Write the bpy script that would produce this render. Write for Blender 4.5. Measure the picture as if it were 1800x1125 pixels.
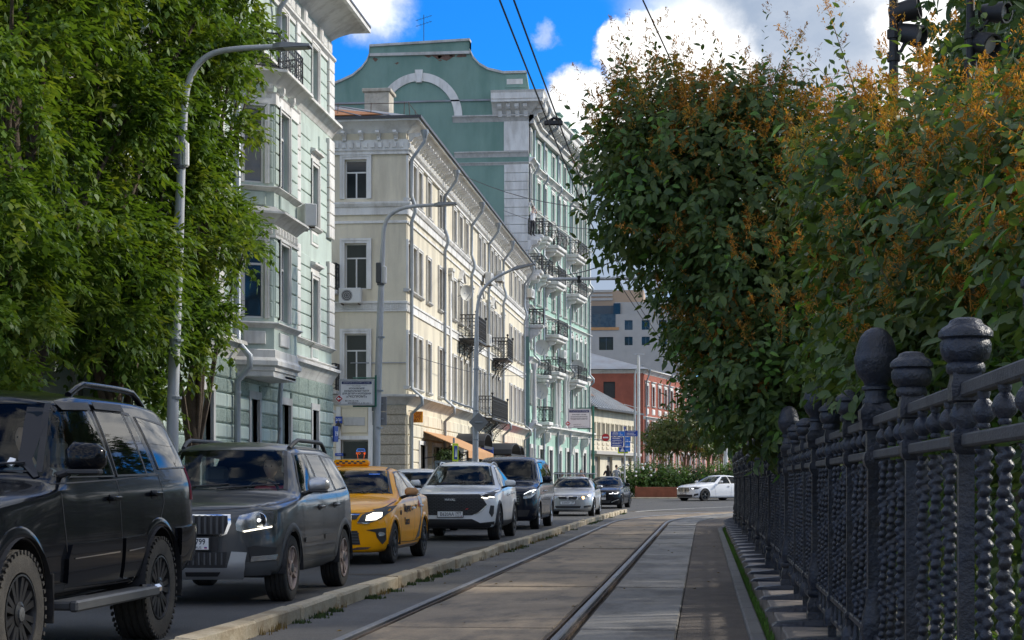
import bpy, bmesh, math, random
import numpy as np
from mathutils import Vector, Matrix
from mathutils.bvhtree import BVHTree
random.seed(7)
sc = bpy.context.scene
for o in list(bpy.data.objects):
    bpy.data.objects.remove(o)
PI = math.pi
R = math.radians
# ---------------------------------------------------------------- camera
FOC = 3100.0                      # focal length in pixels of an 1800 px wide frame
YAW = math.atan(337 / FOC)        # the street runs along +Y, the camera looks a little to its left
CAMZ = 1.2
cam_d = bpy.data.cameras.new('camera')
cam = bpy.data.objects.new('camera', cam_d)
sc.collection.objects.link(cam)
cam.location = (0, 0, CAMZ)
cam.rotation_euler = (PI / 2, 0, YAW)
cam_d.sensor_width = 36
cam_d.lens = 36 * FOC / 1800
cam_d.shift_y = (848 - 562.5) / 1800
cam_d.clip_start = 0.05
cam_d.clip_end = 6000
sc.camera = cam
# ---------------------------------------------------------------- light
SUN_EL, SUN_AZ = R(31), R(62)     # azimuth clockwise from +Y (street direction): ahead and to the right
sun_d = bpy.data.lights.new('sun', 'SUN')
sun_d.energy = 2.4
sun_d.angle = R(2.5)
sun_d.color = (1.0, 0.94, 0.84)
sun = bpy.data.objects.new('sun', sun_d)
sc.collection.objects.link(sun)
sdir = Vector((math.sin(SUN_AZ) * math.cos(SUN_EL), math.cos(SUN_AZ) * math.cos(SUN_EL), math.sin(SUN_EL)))
sun.rotation_euler = (-sdir).to_track_quat('-Z', 'Y').to_euler()
sun.location = sdir * 60
sc.view_settings.view_transform = 'Standard'
sc.view_settings.look = 'None'
sc.view_settings.gamma = 1
sc.view_settings.exposure = 0.85
sc.cycles.max_bounces = 6
sc.cycles.transparent_max_bounces = 10
sc.cycles.caustics_reflective = False
sc.cycles.caustics_refractive = False
sc.cycles.sample_clamp_indirect = 6


class NT:
    """small helper to wire node trees"""
    def __init__(s, tree):
        s.t = tree

    def n(s, typ, ins=None, **kw):
        nd = s.t.nodes.new(typ)
        for k, v in kw.items():
            setattr(nd, k, v)
        for k, v in (ins or {}).items():
            if isinstance(v, bpy.types.NodeSocket):
                s.t.links.new(v, nd.inputs[k])
            else:
                nd.inputs[k].default_value = v
        return nd

    def math(s, op, a, b=0.0, clamp=False):
        return s.n('ShaderNodeMath', {0: a, 1: b}, operation=op, use_clamp=clamp).outputs[0]

    def mix(s, f, a, b, bt='MIX'):
        nd = s.n('ShaderNodeMix', data_type='RGBA', blend_type=bt)
        for k, v in ((0, f), (6, a), (7, b)):
            if isinstance(v, bpy.types.NodeSocket):
                s.t.links.new(v, nd.inputs[k])
            else:
                nd.inputs[k].default_value = v if k == 0 else (tuple(v) + (1,))[:4]
        return nd.outputs[2]

    def rng(s, v, a, b, c=0.0, d=1.0, smooth=False):
        nd = s.n('ShaderNodeMapRange', {0: v, 1: a, 2: b, 3: c, 4: d})
        if smooth:
            nd.interpolation_type = 'SMOOTHSTEP'
        return nd.outputs[0]


# ---------------------------------------------------------------- sky
world = bpy.data.worlds.new('World')
sc.world = world
world.use_nodes = True
w = NT(world.node_tree)
world.node_tree.nodes.clear()
sky = w.n('ShaderNodeTexSky', sky_type='NISHITA', sun_disc=False, sun_elevation=SUN_EL, sun_rotation=SUN_AZ, altitude=150, air_density=1.0, dust_density=0.6, ozone_density=2.2)
skyt = w.mix(1.0, sky.outputs[0], (.045, .40, .87), 'MULTIPLY')
co = w.n('ShaderNodeTexCoord').outputs['Generated']
sep = w.n('ShaderNodeSeparateXYZ', {0: co})


def px_dir(px, py):
    a = (px - 900) / FOC
    v = Vector((a * math.cos(YAW) - math.sin(YAW), a * math.sin(YAW) + math.cos(YAW), (848 - py) / FOC))
    return v.normalized()


# cumulus: lumpy noise over the whole dome, with the banks seen in the frame added where they hang
warp = w.n('ShaderNodeTexNoise', {'Vector': co, 'Scale': 34.0, 'Detail': 6.0, 'Roughness': 0.62}, noise_dimensions='3D')
wv = w.n('ShaderNodeVectorMath', {0: warp.outputs['Color'], 1: (0.5, 0.5, 0.5)}, operation='SUBTRACT').outputs[0]
wv = w.n('ShaderNodeVectorMath', {0: wv, 'Scale': 0.030}, operation='SCALE').outputs[0]
cw = w.n('ShaderNodeVectorMath', {0: co, 1: wv}, operation='ADD').outputs[0]
sq = w.n('ShaderNodeVectorMath', {0: cw, 1: (1, 1, 2.2)}, operation='MULTIPLY').outputs[0]
big = w.n('ShaderNodeTexNoise', {'Vector': sq, 'Scale': 4.2, 'Detail': 5.0, 'Roughness': 0.5}, noise_dimensions='3D').outputs[0]
dens = w.rng(big, 0.42, 0.53, 0, 1, True)
gap = w.n('ShaderNodeVectorMath', {0: cw, 1: px_dir(850, 60)}, operation='DISTANCE').outputs['Value']
dens = w.math('MULTIPLY', dens, w.rng(gap, 0.062, 0.125, 0, 1, True))
gap = w.n('ShaderNodeVectorMath', {0: cw, 1: px_dir(640, 130)}, operation='DISTANCE').outputs['Value']
dens = w.math('MULTIPLY', dens, w.rng(gap, 0.04, 0.10, 0, 1, True))
for (px, py, r, soft, k) in [(1165, 105, .030, .008, 1), (1085, 78, .013, .006, 1), (1230, 120, .034, .010, 1), (1025, 190, .022, .008, 1),
                             (1000, 165, .012, .006, 1), (1040, 235, .018, .008, 1), (1015, 255, .010, .006, .9), (655, 2, .020, .02, .8), (1100, 300, .040, .02, 1),
                             (1330, 110, .052, .02, 1), (1450, 60, .058, .02, 1), (1600, 90, .07, .02, 1), (1730, 60, .08, .02, 1), (1090, 420, .045, .02, 1), (957, 66, .005, .006, .5),
                             (1330, 240, .07, .02, 1), (1500, 260, .08, .02, 1)]:
    d = w.n('ShaderNodeVectorMath', {0: cw, 1: px_dir(px, py)}, operation='DISTANCE').outputs['Value']
    dens = w.math('MAXIMUM', dens, w.math('MULTIPLY', w.rng(d, r + soft * .5, r - soft * .5, 0, 1, True), k))
# cloud tone: bright lit heads, blue-grey bellies
tone = w.n('ShaderNodeTexNoise', {'Vector': sq, 'Scale': 9.0, 'Detail': 5.0, 'Roughness': 0.55}, noise_dimensions='3D').outputs[0]
tone = w.rng(tone, 0.38, 0.62, 0, 1, True)
low = w.rng(sep.outputs[2], 0.10, 0.30, 0, 1, True)
for (px, py, r, k) in [(1400, 90, .085, .85), (1085, 430, .09, 1.0), (1330, 250, .05, .4), (1480, 50, .03, .4)]:
    d = w.n('ShaderNodeVectorMath', {0: cw, 1: px_dir(px, py)}, operation='DISTANCE').outputs['Value']
    tone = w.math('MULTIPLY', tone, w.rng(d, r, r * .3, 1, 1 - k, True))
for (px, py, r) in [(1175, 100, .05), (1030, 195, .035), (1085, 75, .02), (1260, 110, .03), (1610, 60, .03), (655, 2, .025)]:
    d = w.n('ShaderNodeVectorMath', {0: cw, 1: px_dir(px, py)}, operation='DISTANCE').outputs['Value']
    tone = w.math('MAXIMUM', tone, w.rng(d, r, r * .35, 0, .95, True))
ccol = w.mix(tone, (1.75, 2.15, 2.8), (6.9, 6.8, 6.6))
skyc = w.mix(dens, skyt, ccol)
bg = w.n('ShaderNodeBackground', {'Color': skyc, 'Strength': 0.13})
wo = w.n('ShaderNodeOutputWorld', {0: bg.outputs[0]})


# ---------------------------------------------------------------- helpers
def ray(px, py):
    a = (px - 900) / FOC
    return a * math.cos(YAW) - math.sin(YAW), a * math.sin(YAW) + math.cos(YAW), (848 - py) / FOC


def onx(px, X, py=848):
    r = ray(px, py); d = X / r[0]
    return r[1] * d, CAMZ + r[2] * d


def ony(px, Y, py=848):
    r = ray(px, py); d = Y / r[1]
    return r[0] * d, CAMZ + r[2] * d


def gz(Y):
    return 0.0 if Y < 70 else 0.00018 * (min(Y, 150) - 70) ** 2 + max(0, Y - 150) * 0.02


COL = sc.collection
MATS = {}


def M3(loc=(0, 0, 0), rz=0.0, rx=0.0, ry=0.0):
    return Matrix.Translation(Vector(loc)) @ Matrix.Rotation(rz, 4, 'Z') @ Matrix.Rotation(ry, 4, 'Y') @ Matrix.Rotation(rx, 4, 'X')


class MB:
    def __init__(s):
        s.v = []; s.f = []; s.sm = False

    def add(s, vs, fs):
        k = len(s.v)
        s.v.extend([tuple(p) for p in vs])
        s.f.extend([tuple(i + k for i in f) for f in fs])
        return s

    def box(s, x0, x1, y0, y1, z0, z1, m=None):
        vs = [(x0, y0, z0), (x1, y0, z0), (x1, y1, z0), (x0, y1, z0), (x0, y0, z1), (x1, y0, z1), (x1, y1, z1), (x0, y1, z1)]
        if m is not None:
            vs = [m @ Vector(p) for p in vs]
        return s.add(vs, [(0, 3, 2, 1), (4, 5, 6, 7), (0, 1, 5, 4), (1, 2, 6, 5), (2, 3, 7, 6), (3, 0, 4, 7)])

    def cbox(s, x0, x1, y0, y1, z0, z1, b=.01, m=None):
        """box with all edges chamfered"""
        bm = bmesh.new()
        t = MB().box(x0, x1, y0, y1, z0, z1)
        vv = [bm.verts.new(p) for p in t.v]
        for f in t.f:
            bm.faces.new([vv[i] for i in f])
        bmesh.ops.bevel(bm, geom=list(bm.edges), offset=b, segments=1, affect='EDGES', profile=.5)
        bm.verts.index_update()
        vs = [v.co.copy() for v in bm.verts]
        if m is not None:
            vs = [m @ p for p in vs]
        s.add(vs, [[v.index for v in f.verts] for f in bm.faces])
        bm.free()
        return s

    def pillow(s, x0, x1, z0, z1, y0, yo, b):
        """facade block: base rectangle at y0, outer face at yo (more negative = proud), chamfer b"""
        vs = [(x0, y0, z0), (x1, y0, z0), (x1, y0, z1), (x0, y0, z1)]
        ym = yo + b * .8
        vs += [(x0, ym, z0), (x1, ym, z0), (x1, ym, z1), (x0, ym, z1)]
        vs += [(x0 + b, yo, z0 + b), (x1 - b, yo, z0 + b), (x1 - b, yo, z1 - b), (x0 + b, yo, z1 - b)]
        fs = [(8, 9, 10, 11)]
        for k in (0, 4):
            for i in range(4):
                j = (i + 1) % 4
                fs.append((k + i, k + j, k + 4 + j, k + 4 + i))
        return s.add(vs, fs)

    def prism(s, poly, t0, t1, plane='xz', cap=True):
        """polygon in a plane extruded along the missing axis from t0 to t1"""
        def P(a, b, t):
            return {'xz': (a, t, b), 'yz': (t, a, b), 'xy': (a, b, t)}[plane]
        n = len(poly)
        vs = [P(a, b, t0) for a, b in poly] + [P(a, b, t1) for a, b in poly]
        fs = [(i, (i + 1) % n, n + (i + 1) % n, n + i) for i in range(n)]
        if cap:
            fs += [tuple(range(n))[::-1], tuple(range(n, 2 * n))]
        return s.add(vs, fs)

    def cyl(s, p0, p1, r0, r1=None, n=10, cap=True):
        r1 = r0 if r1 is None else r1
        p0 = Vector(p0); p1 = Vector(p1)
        d = (p1 - p0)
        if d.length < 1e-6:
            return s
        q = d.normalized().to_track_quat('Z', 'Y').to_matrix()
        a = [q @ Vector((math.cos(2 * PI * i / n), math.sin(2 * PI * i / n), 0)) for i in range(n)]
        vs = [p0 + v * r0 for v in a] + [p1 + v * r1 for v in a]
        fs = [(i, (i + 1) % n, n + (i + 1) % n, n + i) for i in range(n)]
        if cap:
            fs += [tuple(range(n))[::-1], tuple(range(n, 2 * n))]
        return s.add(vs, fs)

    def tube(s, pts, r, n=8, cap=True):
        pts = [Vector(p) for p in pts]
        rs = r if isinstance(r, (list, tuple)) else [r] * len(pts)
        vs = []; fs = []
        prev = None
        for i, p in enumerate(pts):
            d = (pts[min(i + 1, len(pts) - 1)] - pts[max(i - 1, 0)]).normalized()
            if prev is None:
                up = Vector((0, 0, 1)) if abs(d.z) < .9 else Vector((1, 0, 0))
            else:
                up = prev
            x = d.cross(up).normalized(); y = x.cross(d).normalized()
            prev = y
            for k in range(n):
                a = 2 * PI * k / n
                vs.append(p + (x * math.cos(a) + y * math.sin(a)) * rs[i])
        for i in range(len(pts) - 1):
            for k in range(n):
                l = (k + 1) % n
                fs.append((i * n + k, i * n + l, (i + 1) * n + l, (i + 1) * n + k))
        if cap:
            fs += [tuple(range(n)), tuple(range((len(pts) - 1) * n, len(pts) * n))[::-1]]
        return s.add(vs, fs)

    def lathe(s, prof, n=14, c=(0, 0, 0), axis='z', m=None):
        """prof: list of (r, h)"""
        vs = []; fs = []
        for r, h in prof:
            for k in range(n):
                a = 2 * PI * k / n
                p = {'z': (r * math.cos(a), r * math.sin(a), h), 'y': (r * math.cos(a), h, r * math.sin(a)), 'x': (h, r * math.cos(a), r * math.sin(a))}[axis]
                p = Vector(p) + Vector(c)
                vs.append(m @ p if m is not None else p)
        for i in range(len(prof) - 1):
            for k in range(n):
                l = (k + 1) % n
                fs.append((i * n + k, i * n + l, (i + 1) * n + l, (i + 1) * n + k))
        fs += [tuple(range(n))[::-1], tuple(range((len(prof) - 1) * n, len(prof) * n))]
        return s.add(vs, fs)

    def sweep(s, prof, path, closed=False):
        """moulding: profile [(out, z)] carried along a plan path [(x, y)]; out is to the right of travel"""
        n = len(path); m = len(prof)
        vs = []
        for i, (x, y) in enumerate(path):
            a = Vector(path[i - 1]) if i > 0 else None
            b = Vector(path[i + 1]) if i < n - 1 else None
            p = Vector((x, y))
            d1 = (p - a).normalized() if a is not None else None
            d2 = (b - p).normalized() if b is not None else None
            d1 = d1 or d2; d2 = d2 or d1
            n1 = Vector((d1.y, -d1.x)); n2 = Vector((d2.y, -d2.x))
            nn = (n1 + n2)
            nn = nn / max(nn.length_squared / 2, .3)
            for o, z in prof:
                vs.append((x + nn.x * o, y + nn.y * o, z))
        fs = []
        for i in range(n - 1):
            for k in range(m):
                l = (k + 1) % m
                fs.append((i * m + k, i * m + l, (i + 1) * m + l, (i + 1) * m + k))
        fs += [tuple(range(m))[::-1], tuple(range((n - 1) * m, n * m))]
        return s.add(vs, fs)

    def mesh(s, name, mat, smooth=False):
        me = bpy.data.meshes.new(name)
        me.from_pydata(s.v, [], s.f)
        if smooth:
            me.polygons.foreach_set('use_smooth', [True] * len(me.polygons))
            if smooth != 'all':
                me.set_sharp_from_angle(angle=R(smooth if not isinstance(smooth, bool) else 38))
        if mat is not None:
            me.materials.append(MAT(mat))
        fix_normals(me)
        return me

    def build(s, name, mat, parent=None, M=None, smooth=False):
        return put(name, s.mesh(name, mat, smooth), parent, M)


def fix_normals(me):
    bm = bmesh.new(); bm.from_mesh(me)
    bmesh.ops.recalc_face_normals(bm, faces=bm.faces)
    bm.to_mesh(me); bm.free()


def put(name, me, parent=None, M=None):
    o = bpy.data.objects.new(name, me)
    COL.objects.link(o)
    if parent is not None:
        o.parent = parent
    if M is not None:
        o.matrix_basis = M
    return o


def tag(o, label=None, cat=None, group=None, kind=None):
    for k, v in (('label', label), ('category', cat), ('group', group), ('kind', kind)):
        if v:
            o[k] = v
    return o


def thing(name, label, cat, loc=(0, 0, 0), rz=0.0, group=None):
    o = bpy.data.objects.new(name, None)
    COL.objects.link(o)
    o.empty_display_size = .2
    o.location = loc
    o.rotation_euler = (0, 0, rz)
    return tag(o, label, cat, group)


def copy_tree(o, parent=None):
    c = o.copy(); COL.objects.link(c); c.parent = parent
    for ch in o.children:
        copy_tree(ch, c)
    return c


def text_mesh(body, size, mat, ext=.004, align='CENTER', bold=0.0, font_sx=1.0):
    cu = bpy.data.curves.new('lettering', 'FONT')
    cu.body = body; cu.size = size; cu.extrude = ext; cu.align_x = align; cu.align_y = 'CENTER'
    cu.resolution_u = 2; cu.offset = bold; cu.space_line = .85
    ob = bpy.data.objects.new('lettering', cu)
    COL.objects.link(ob)
    dg = bpy.context.evaluated_depsgraph_get()
    me = bpy.data.meshes.new_from_object(ob.evaluated_get(dg))
    bpy.data.objects.remove(ob)
    if font_sx != 1:
        me.transform(Matrix.Diagonal((font_sx, 1, 1, 1)))
    me.materials.clear(); me.materials.append(MAT(mat))
    return me


# text lies in xy facing +z; these turn it upright
def upright(loc, rz=0.0):
    """matrix: text reads left to right along local x, facing -y"""
    return M3(loc, rz) @ Matrix.Rotation(PI / 2, 4, 'X')


# ---------------------------------------------------------------- materials
def MAT(n):
    return MATS[n]


def mat(name, col, rough=.7, var=.15, scale=3.0, bump=0.0, bscale=40.0, metal=0.0, spec=.5, dirt=None, dirt_amt=0.0, dirt_scale=(1, 1, 1), coat=0.0, obj_var=0.0, fine=0.0, alpha=None, trans=0.0, flake=0.0, sharp=(.42, .68), edge=0.0):
    m = bpy.data.materials.new(name)
    m.use_nodes = True
    t = NT(m.node_tree)
    b = m.node_tree.nodes['Principled BSDF']
    pos = t.n('ShaderNodeNewGeometry').outputs['Position']
    c = (col[0], col[1], col[2])
    out = None
    if var > 0:
        nz = t.n('ShaderNodeTexNoise', {'Vector': pos, 'Scale': scale, 'Detail': 6.0, 'Roughness': .6})
        f = t.rng(nz.outputs[0], .3, .7, 0, 1)
        out = t.mix(f, tuple(x * (1 - var) for x in c), tuple(min(1, x * (1 + var)) for x in c))
    if fine > 0:
        nz = t.n('ShaderNodeTexNoise', {'Vector': pos, 'Scale': bscale, 'Detail': 3.0, 'Roughness': .7})
        f = t.rng(nz.outputs[0], .3, .7, 1 - fine, 1 + fine)
        out = t.mix(1.0, out if out is not None else c, t.n('ShaderNodeCombineXYZ', {0: f, 1: f, 2: f}).outputs[0], 'MULTIPLY')
    if dirt is not None:
        mp = t.n('ShaderNodeMapping', {'Vector': pos, 'Scale': dirt_scale})
        nz = t.n('ShaderNodeTexNoise', {'Vector': mp.outputs[0], 'Scale': 1.0, 'Detail': 8.0, 'Roughness': .68})
        f = t.math('MULTIPLY', t.rng(nz.outputs[0], sharp[0], sharp[1], 0, 1, True), dirt_amt)
        out = t.mix(f, out if out is not None else c, dirt)
    if obj_var > 0:
        oi = t.n('ShaderNodeObjectInfo').outputs['Random']
        f = t.rng(oi, 0, 1, 1 - obj_var, 1 + obj_var)
        out = t.mix(1.0, out if out is not None else c, t.n('ShaderNodeCombineXYZ', {0: f, 1: f, 2: f}).outputs[0], 'MULTIPLY')
    if out is not None:
        m.node_tree.links.new(out, b.inputs['Base Color'])
    else:
        b.inputs['Base Color'].default_value = c + (1,)
    b.inputs['Roughness'].default_value = rough
    b.inputs['Metallic'].default_value = metal
    b.inputs['Specular IOR Level'].default_value = spec
    if coat:
        b.inputs['Coat Weight'].default_value = coat
        b.inputs['Coat Roughness'].default_value = .04
    if bump:
        nz = t.n('ShaderNodeTexNoise', {'Vector': pos, 'Scale': bscale, 'Detail': 4.0, 'Roughness': .65})
        bn = t.n('ShaderNodeBump', {'Strength': min(1, bump), 'Distance': .02 * max(1, bump), 'Height': nz.outputs[0]})
        m.node_tree.links.new(bn.outputs[0], b.inputs['Normal'])
    MATS[name] = m
    return m


def emis(name, col, strength):
    m = bpy.data.materials.new(name); m.use_nodes = True
    b = m.node_tree.nodes['Principled BSDF']
    b.inputs['Base Color'].default_value = tuple(col) + (1,)
    b.inputs['Emission Color'].default_value = tuple(col) + (1,)
    b.inputs['Emission Strength'].default_value = strength
    MATS[name] = m


def leafmat(name, a, b_, c, trans=.35, rough=.45, scale=1.3):
    """foliage: colour varies between leaves and over the crown; part of the light passes through"""
    m = bpy.data.materials.new(name); m.use_nodes = True
    t = NT(m.node_tree)
    b = m.node_tree.nodes['Principled BSDF']
    out = m.node_tree.nodes['Material Output']
    g = t.n('ShaderNodeNewGeometry')
    r = g.outputs['Random Per Island']
    nz = t.n('ShaderNodeTexNoise', {'Vector': g.outputs['Position'], 'Scale': scale, 'Detail': 3.0})
    col = t.mix(r, a, b_)
    col = t.mix(t.rng(nz.outputs[0], .48, .72, 0, .8, True), col, c)
    m.node_tree.links.new(col, b.inputs['Base Color'])
    b.inputs['Roughness'].default_value = rough
    b.inputs['Specular IOR Level'].default_value = .35
    tr = t.n('ShaderNodeBsdfTranslucent', {'Color': t.mix(1.0, col, (1.5, 1.5, .6), 'MULTIPLY')})
    mx = t.n('ShaderNodeMixShader', {0: trans, 1: b.outputs[0], 2: tr.outputs[0]})
    m.node_tree.links.new(mx.outputs[0], out.inputs[0])
    MATS[name] = m


def glassmat(name, tint, opac, refl_ior=1.5, rough=.02):
    """thin sheet glass: part dark body, part see-through, mirror by angle"""
    m = bpy.data.materials.new(name); m.use_nodes = True
    t = NT(m.node_tree); nt = m.node_tree
    out = nt.nodes['Material Output']
    nt.nodes.remove(nt.nodes['Principled BSDF'])
    tr = t.n('ShaderNodeBsdfTransparent', {'Color': tuple(tint) + (1,)})
    df = t.n('ShaderNodeBsdfDiffuse', {'Color': (.012, .014, .015, 1)})
    a = t.n('ShaderNodeMixShader', {0: opac, 1: tr.outputs[0], 2: df.outputs[0]})
    fr = t.n('ShaderNodeFresnel', {'IOR': refl_ior})
    gl = t.n('ShaderNodeBsdfGlossy', {'Roughness': rough, 'Color': (1, 1, 1, 1)})
    mx = t.n('ShaderNodeMixShader', {0: fr.outputs[0], 1: a.outputs[0], 2: gl.outputs[0]})
    nt.links.new(mx.outputs[0], out.inputs[0])
    MATS[name] = m


def panemat(name):
    """window pane of a house: dark room behind, reflects the sky, curtains pale in some"""
    m = bpy.data.materials.new(name); m.use_nodes = True
    t = NT(m.node_tree)
    b = m.node_tree.nodes['Principled BSDF']
    oi = t.n('ShaderNodeObjectInfo').outputs['Random']
    tc = t.n('ShaderNodeTexCoord').outputs['Object']
    nz = t.n('ShaderNodeTexNoise', {'Vector': tc, 'Scale': 2.2, 'Detail': 2.0})
    c = t.mix(t.rng(oi, .55, .95, 0, .55, True), (.018, .022, .024), (.16, .16, .145))
    c = t.mix(t.rng(nz.outputs[0], .45, .65, 0, .6, True), c, (.02, .025, .027))
    m.node_tree.links.new(c, b.inputs['Base Color'])
    b.inputs['Roughness'].default_value = .06
    b.inputs['Specular IOR Level'].default_value = .55
    nb = t.n('ShaderNodeTexNoise', {'Vector': t.n('ShaderNodeNewGeometry').outputs['Position'], 'Scale': 1.7, 'Detail': 1.0})
    bn = t.n('ShaderNodeBump', {'Strength': .06, 'Distance': .05, 'Height': nb.outputs[0]})
    m.node_tree.links.new(bn.outputs[0], b.inputs['Normal'])
    MATS[name] = m


STREAK = (1.3, 1.3, .18)
mat('asphalt', (.062, .062, .062), .8, .22, .8, .8, 60, fine=.7, dirt=(.10, .095, .085), dirt_amt=.35, dirt_scale=(.5, .12, 1))
mat('asphalt_strip', (.12, .115, .108), .85, .22, 1.2, .7, 70, fine=.4, dirt=(.15, .125, .09), dirt_amt=.4, dirt_scale=(.9, .3, 1))
mat('ground', (.10, .09, .075), .9, .2, .5)
mat('pavement', (.22, .21, .20), .85, .15, 1.0, .3, 60, fine=.2)
mat('slab_tan', (.30, .232, .158), .8, .2, .8, .35, 50, fine=.2, dirt=(.12, .10, .078), dirt_amt=.95, dirt_scale=(1.6, .5, 1), obj_var=.1)
mat('slab_grey', (.215, .205, .188), .8, .18, .8, .35, 50, fine=.2, dirt=(.10, .092, .082), dirt_amt=.85, dirt_scale=(1.6, .5, 1), obj_var=.1)
mat('verge', (.105, .087, .072), .9, .25, 2.0, .9, 60, fine=.5, dirt=(.17, .14, .11), dirt_amt=.5, dirt_scale=(1.5, .6, 1))
mat('rubble', (.075, .062, .047), .95, .4, 14, 1.0, 45, fine=.5)
mat('rail_steel', (.17, .17, .172), .5, .15, 6, .1, 80, metal=.5, dirt=(.10, .07, .05), dirt_amt=.5, dirt_scale=(4, .6, 4))
mat('rail_side', (.10, .07, .05), .8, .3, 8, .4, 60)
mat('kerb_stone', (.47, .40, .28), .85, .18, 2.2, .5, 55, fine=.2, dirt=(.22, .14, .06), dirt_amt=.7, dirt_scale=(1.6, 1.6, 2.5), obj_var=.12)
mat('moss', (.05, .085, .018), .95, .45, 20, 1.0, 70)
mat('dry_weed', (.19, .125, .035), .9, .4, 12)
mat('grass', (.10, .22, .03), .7, .3, 5)
mat('granite', (.20, .172, .150), .6, .18, 5, .2, 110, fine=.25, dirt=(.09, .08, .068), dirt_amt=.6, dirt_scale=(2, 2, .6), obj_var=.1)
mat('plinth_kerb', (.15, .145, .135), .85, .15, 4, .4, 70, fine=.25, obj_var=.1)
mat('iron_navy', (.0115, .016, .027), .4, .4, 9, .55, 30, spec=.45, fine=.3, dirt=(.045, .042, .04), dirt_amt=.4, dirt_scale=(7, 7, 5))
mat('rail_bar', (.055, .054, .055), .65, .3, 12, .4, 60)
mat('iron_black', (.018, .018, .019), .5, .2, 9, .2, 50)
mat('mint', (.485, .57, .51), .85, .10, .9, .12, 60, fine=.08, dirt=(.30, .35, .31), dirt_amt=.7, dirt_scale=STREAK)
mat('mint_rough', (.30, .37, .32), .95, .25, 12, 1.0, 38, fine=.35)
mat('trim_white', (.72, .71, .675), .8, .08, 1.2, .10, 50, fine=.06, dirt=(.38, .355, .315), dirt_amt=.55, dirt_scale=(2, 2, .45))
mat('trim_grey', (.52, .515, .49), .85, .1, 1.5, .15, 50, fine=.06, dirt=(.27, .255, .23), dirt_amt=.6, dirt_scale=(2, 2, .45))
mat('stucco_white', (.64, .63, .59), .85, .18, 9, .8, 30, fine=.2)
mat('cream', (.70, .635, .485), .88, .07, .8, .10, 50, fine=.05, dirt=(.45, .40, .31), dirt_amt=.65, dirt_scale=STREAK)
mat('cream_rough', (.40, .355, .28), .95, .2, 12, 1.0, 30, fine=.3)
mat('green_gable', (.195, .305, .26), .9, .10, .35, .15, 40, fine=.05, dirt=(.10, .20, .165), dirt_amt=.6, dirt_scale=(.5, .5, .12))
mat('green_light', (.33, .50, .42), .88, .08, .8, .1, 50, dirt=(.24, .36, .30), dirt_amt=.4, dirt_scale=STREAK)
mat('brick_patch', (.16, .10, .075), .95, .35, 9, .8, 40)
mat('brick_red', (.32, .095, .06), .88, .16, 1.5, .3, 30, fine=.15, dirt=(.22, .07, .05), dirt_amt=.5, dirt_scale=(1, 1, .4))
mat('brick_pink', (.42, .20, .16), .88, .14, 1.5, .2, 30, fine=.12)
mat('chimney_brick', (.50, .46, .38), .9, .25, 3, .6, 20, dirt=(.24, .19, .14), dirt_amt=.6, dirt_scale=(2, 2, 2))
mat('tin_roof', (.25, .27, .29), .45, .15, .8, .1, 20, metal=.3, dirt=(.17, .14, .12), dirt_amt=.5, dirt_scale=(.7, .7, .7))
mat('tin_dark', (.045, .045, .048), .5, .2, 2)
mat('rust_sheet', (.36, .13, .03), .6, .15, 2)
mat('zinc', (.30, .33, .355), .42, .14, 2.5, .08, 30, metal=.45, dirt=(.20, .19, .18), dirt_amt=.4, dirt_scale=(3, 3, .5))
mat('zinc_dark', (.12, .15, .17), .45, .2, 2.5, metal=.4)
mat('pole_grey', (.46, .48, .50), .5, .07, 2.0, .05, 40, metal=.2, dirt=(.25, .24, .23), dirt_amt=.4, dirt_scale=(4, 4, .7))
mat('pole_white', (.62, .62, .60), .5, .07, 2.0)
mat('pole_green', (.012, .13, .085), .45, .1, 3)
mat('lamp_body', (.2, .21, .22), .5, .1, 3)
mat('sign_white', (.78, .79, .79), .5, .04, 3)
mat('sign_blue', (.012, .055, .33), .45, .06, 3)
mat('sign_blue_light', (.02, .17, .62), .45, .06, 3)
mat('sign_navy', (.02, .035, .13), .5, .06, 3)
mat('sign_red', (.48, .015, .018), .45, .06, 3)
mat('sign_yellow', (.72, .86, .02), .5, .03, 3)
mat('sign_orange', (.95, .36, .01), .5, .05, 3)
mat('sign_back', (.20, .205, .21), .55, .1, 3)
mat('ink_dark', (.03, .035, .05), .6, 0)
mat('ink_red', (.42, .05, .01), .6, 0)
mat('awning_tan', (.50, .27, .12), .85, .1, 2)
mat('awning_red', (.38, .015, .03), .8, .1, 2)
mat('awning_black', (.02, .022, .026), .6, .2, 3)
mat('window_frame', (.66, .655, .63), .55, .05, 3)
mat('window_wood', (.22, .20, .18), .6, .1, 3)
mat('door_grey', (.21, .195, .175), .65, .12, 3)
mat('ac_white', (.62, .62, .59), .5, .08, 4)
mat('ac_grille', (.08, .08, .08), .6, .1, 4)
mat('dish', (.50, .49, .44), .55, .1, 3)
mat('corten', (.22, .075, .04), .8, .2, 3, .2, 40)
mat('concrete_pale', (.44, .42, .385), .8, .08, 1.0, .05, 20)
mat('modern_tan', (.40, .29, .20), .8, .08, .5)
mat('modern_dark', (.04, .06, .08), .3, .1, .5)
mat('bark', (.085, .062, .042), .95, .3, 8, 1.0, 40)
mat('bark_tan', (.22, .13, .07), .9, .2, 8, .6, 40)
mat('twig', (.10, .075, .045), .9, .2, 8)
mat('skin', (.52, .33, .25), .6, .05, 8)
mat('hair_dark', (.03, .02, .015), .7, .2, 20)
mat('cloth_black', (.02, .02, .024), .9, .1, 8)
mat('cloth_white', (.70, .69, .68), .9, .06, 8)
mat('cloth_grey', (.30, .32, .35), .9, .1, 8)
mat('cloth_pink', (.58, .36, .30), .9, .1, 8)
mat('cloth_red', (.42, .06, .08), .9, .1, 8)
mat('cloth_blue', (.05, .07, .12), .9, .1, 8)
mat('wire', (.012, .012, .013), .5, 0)
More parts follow.
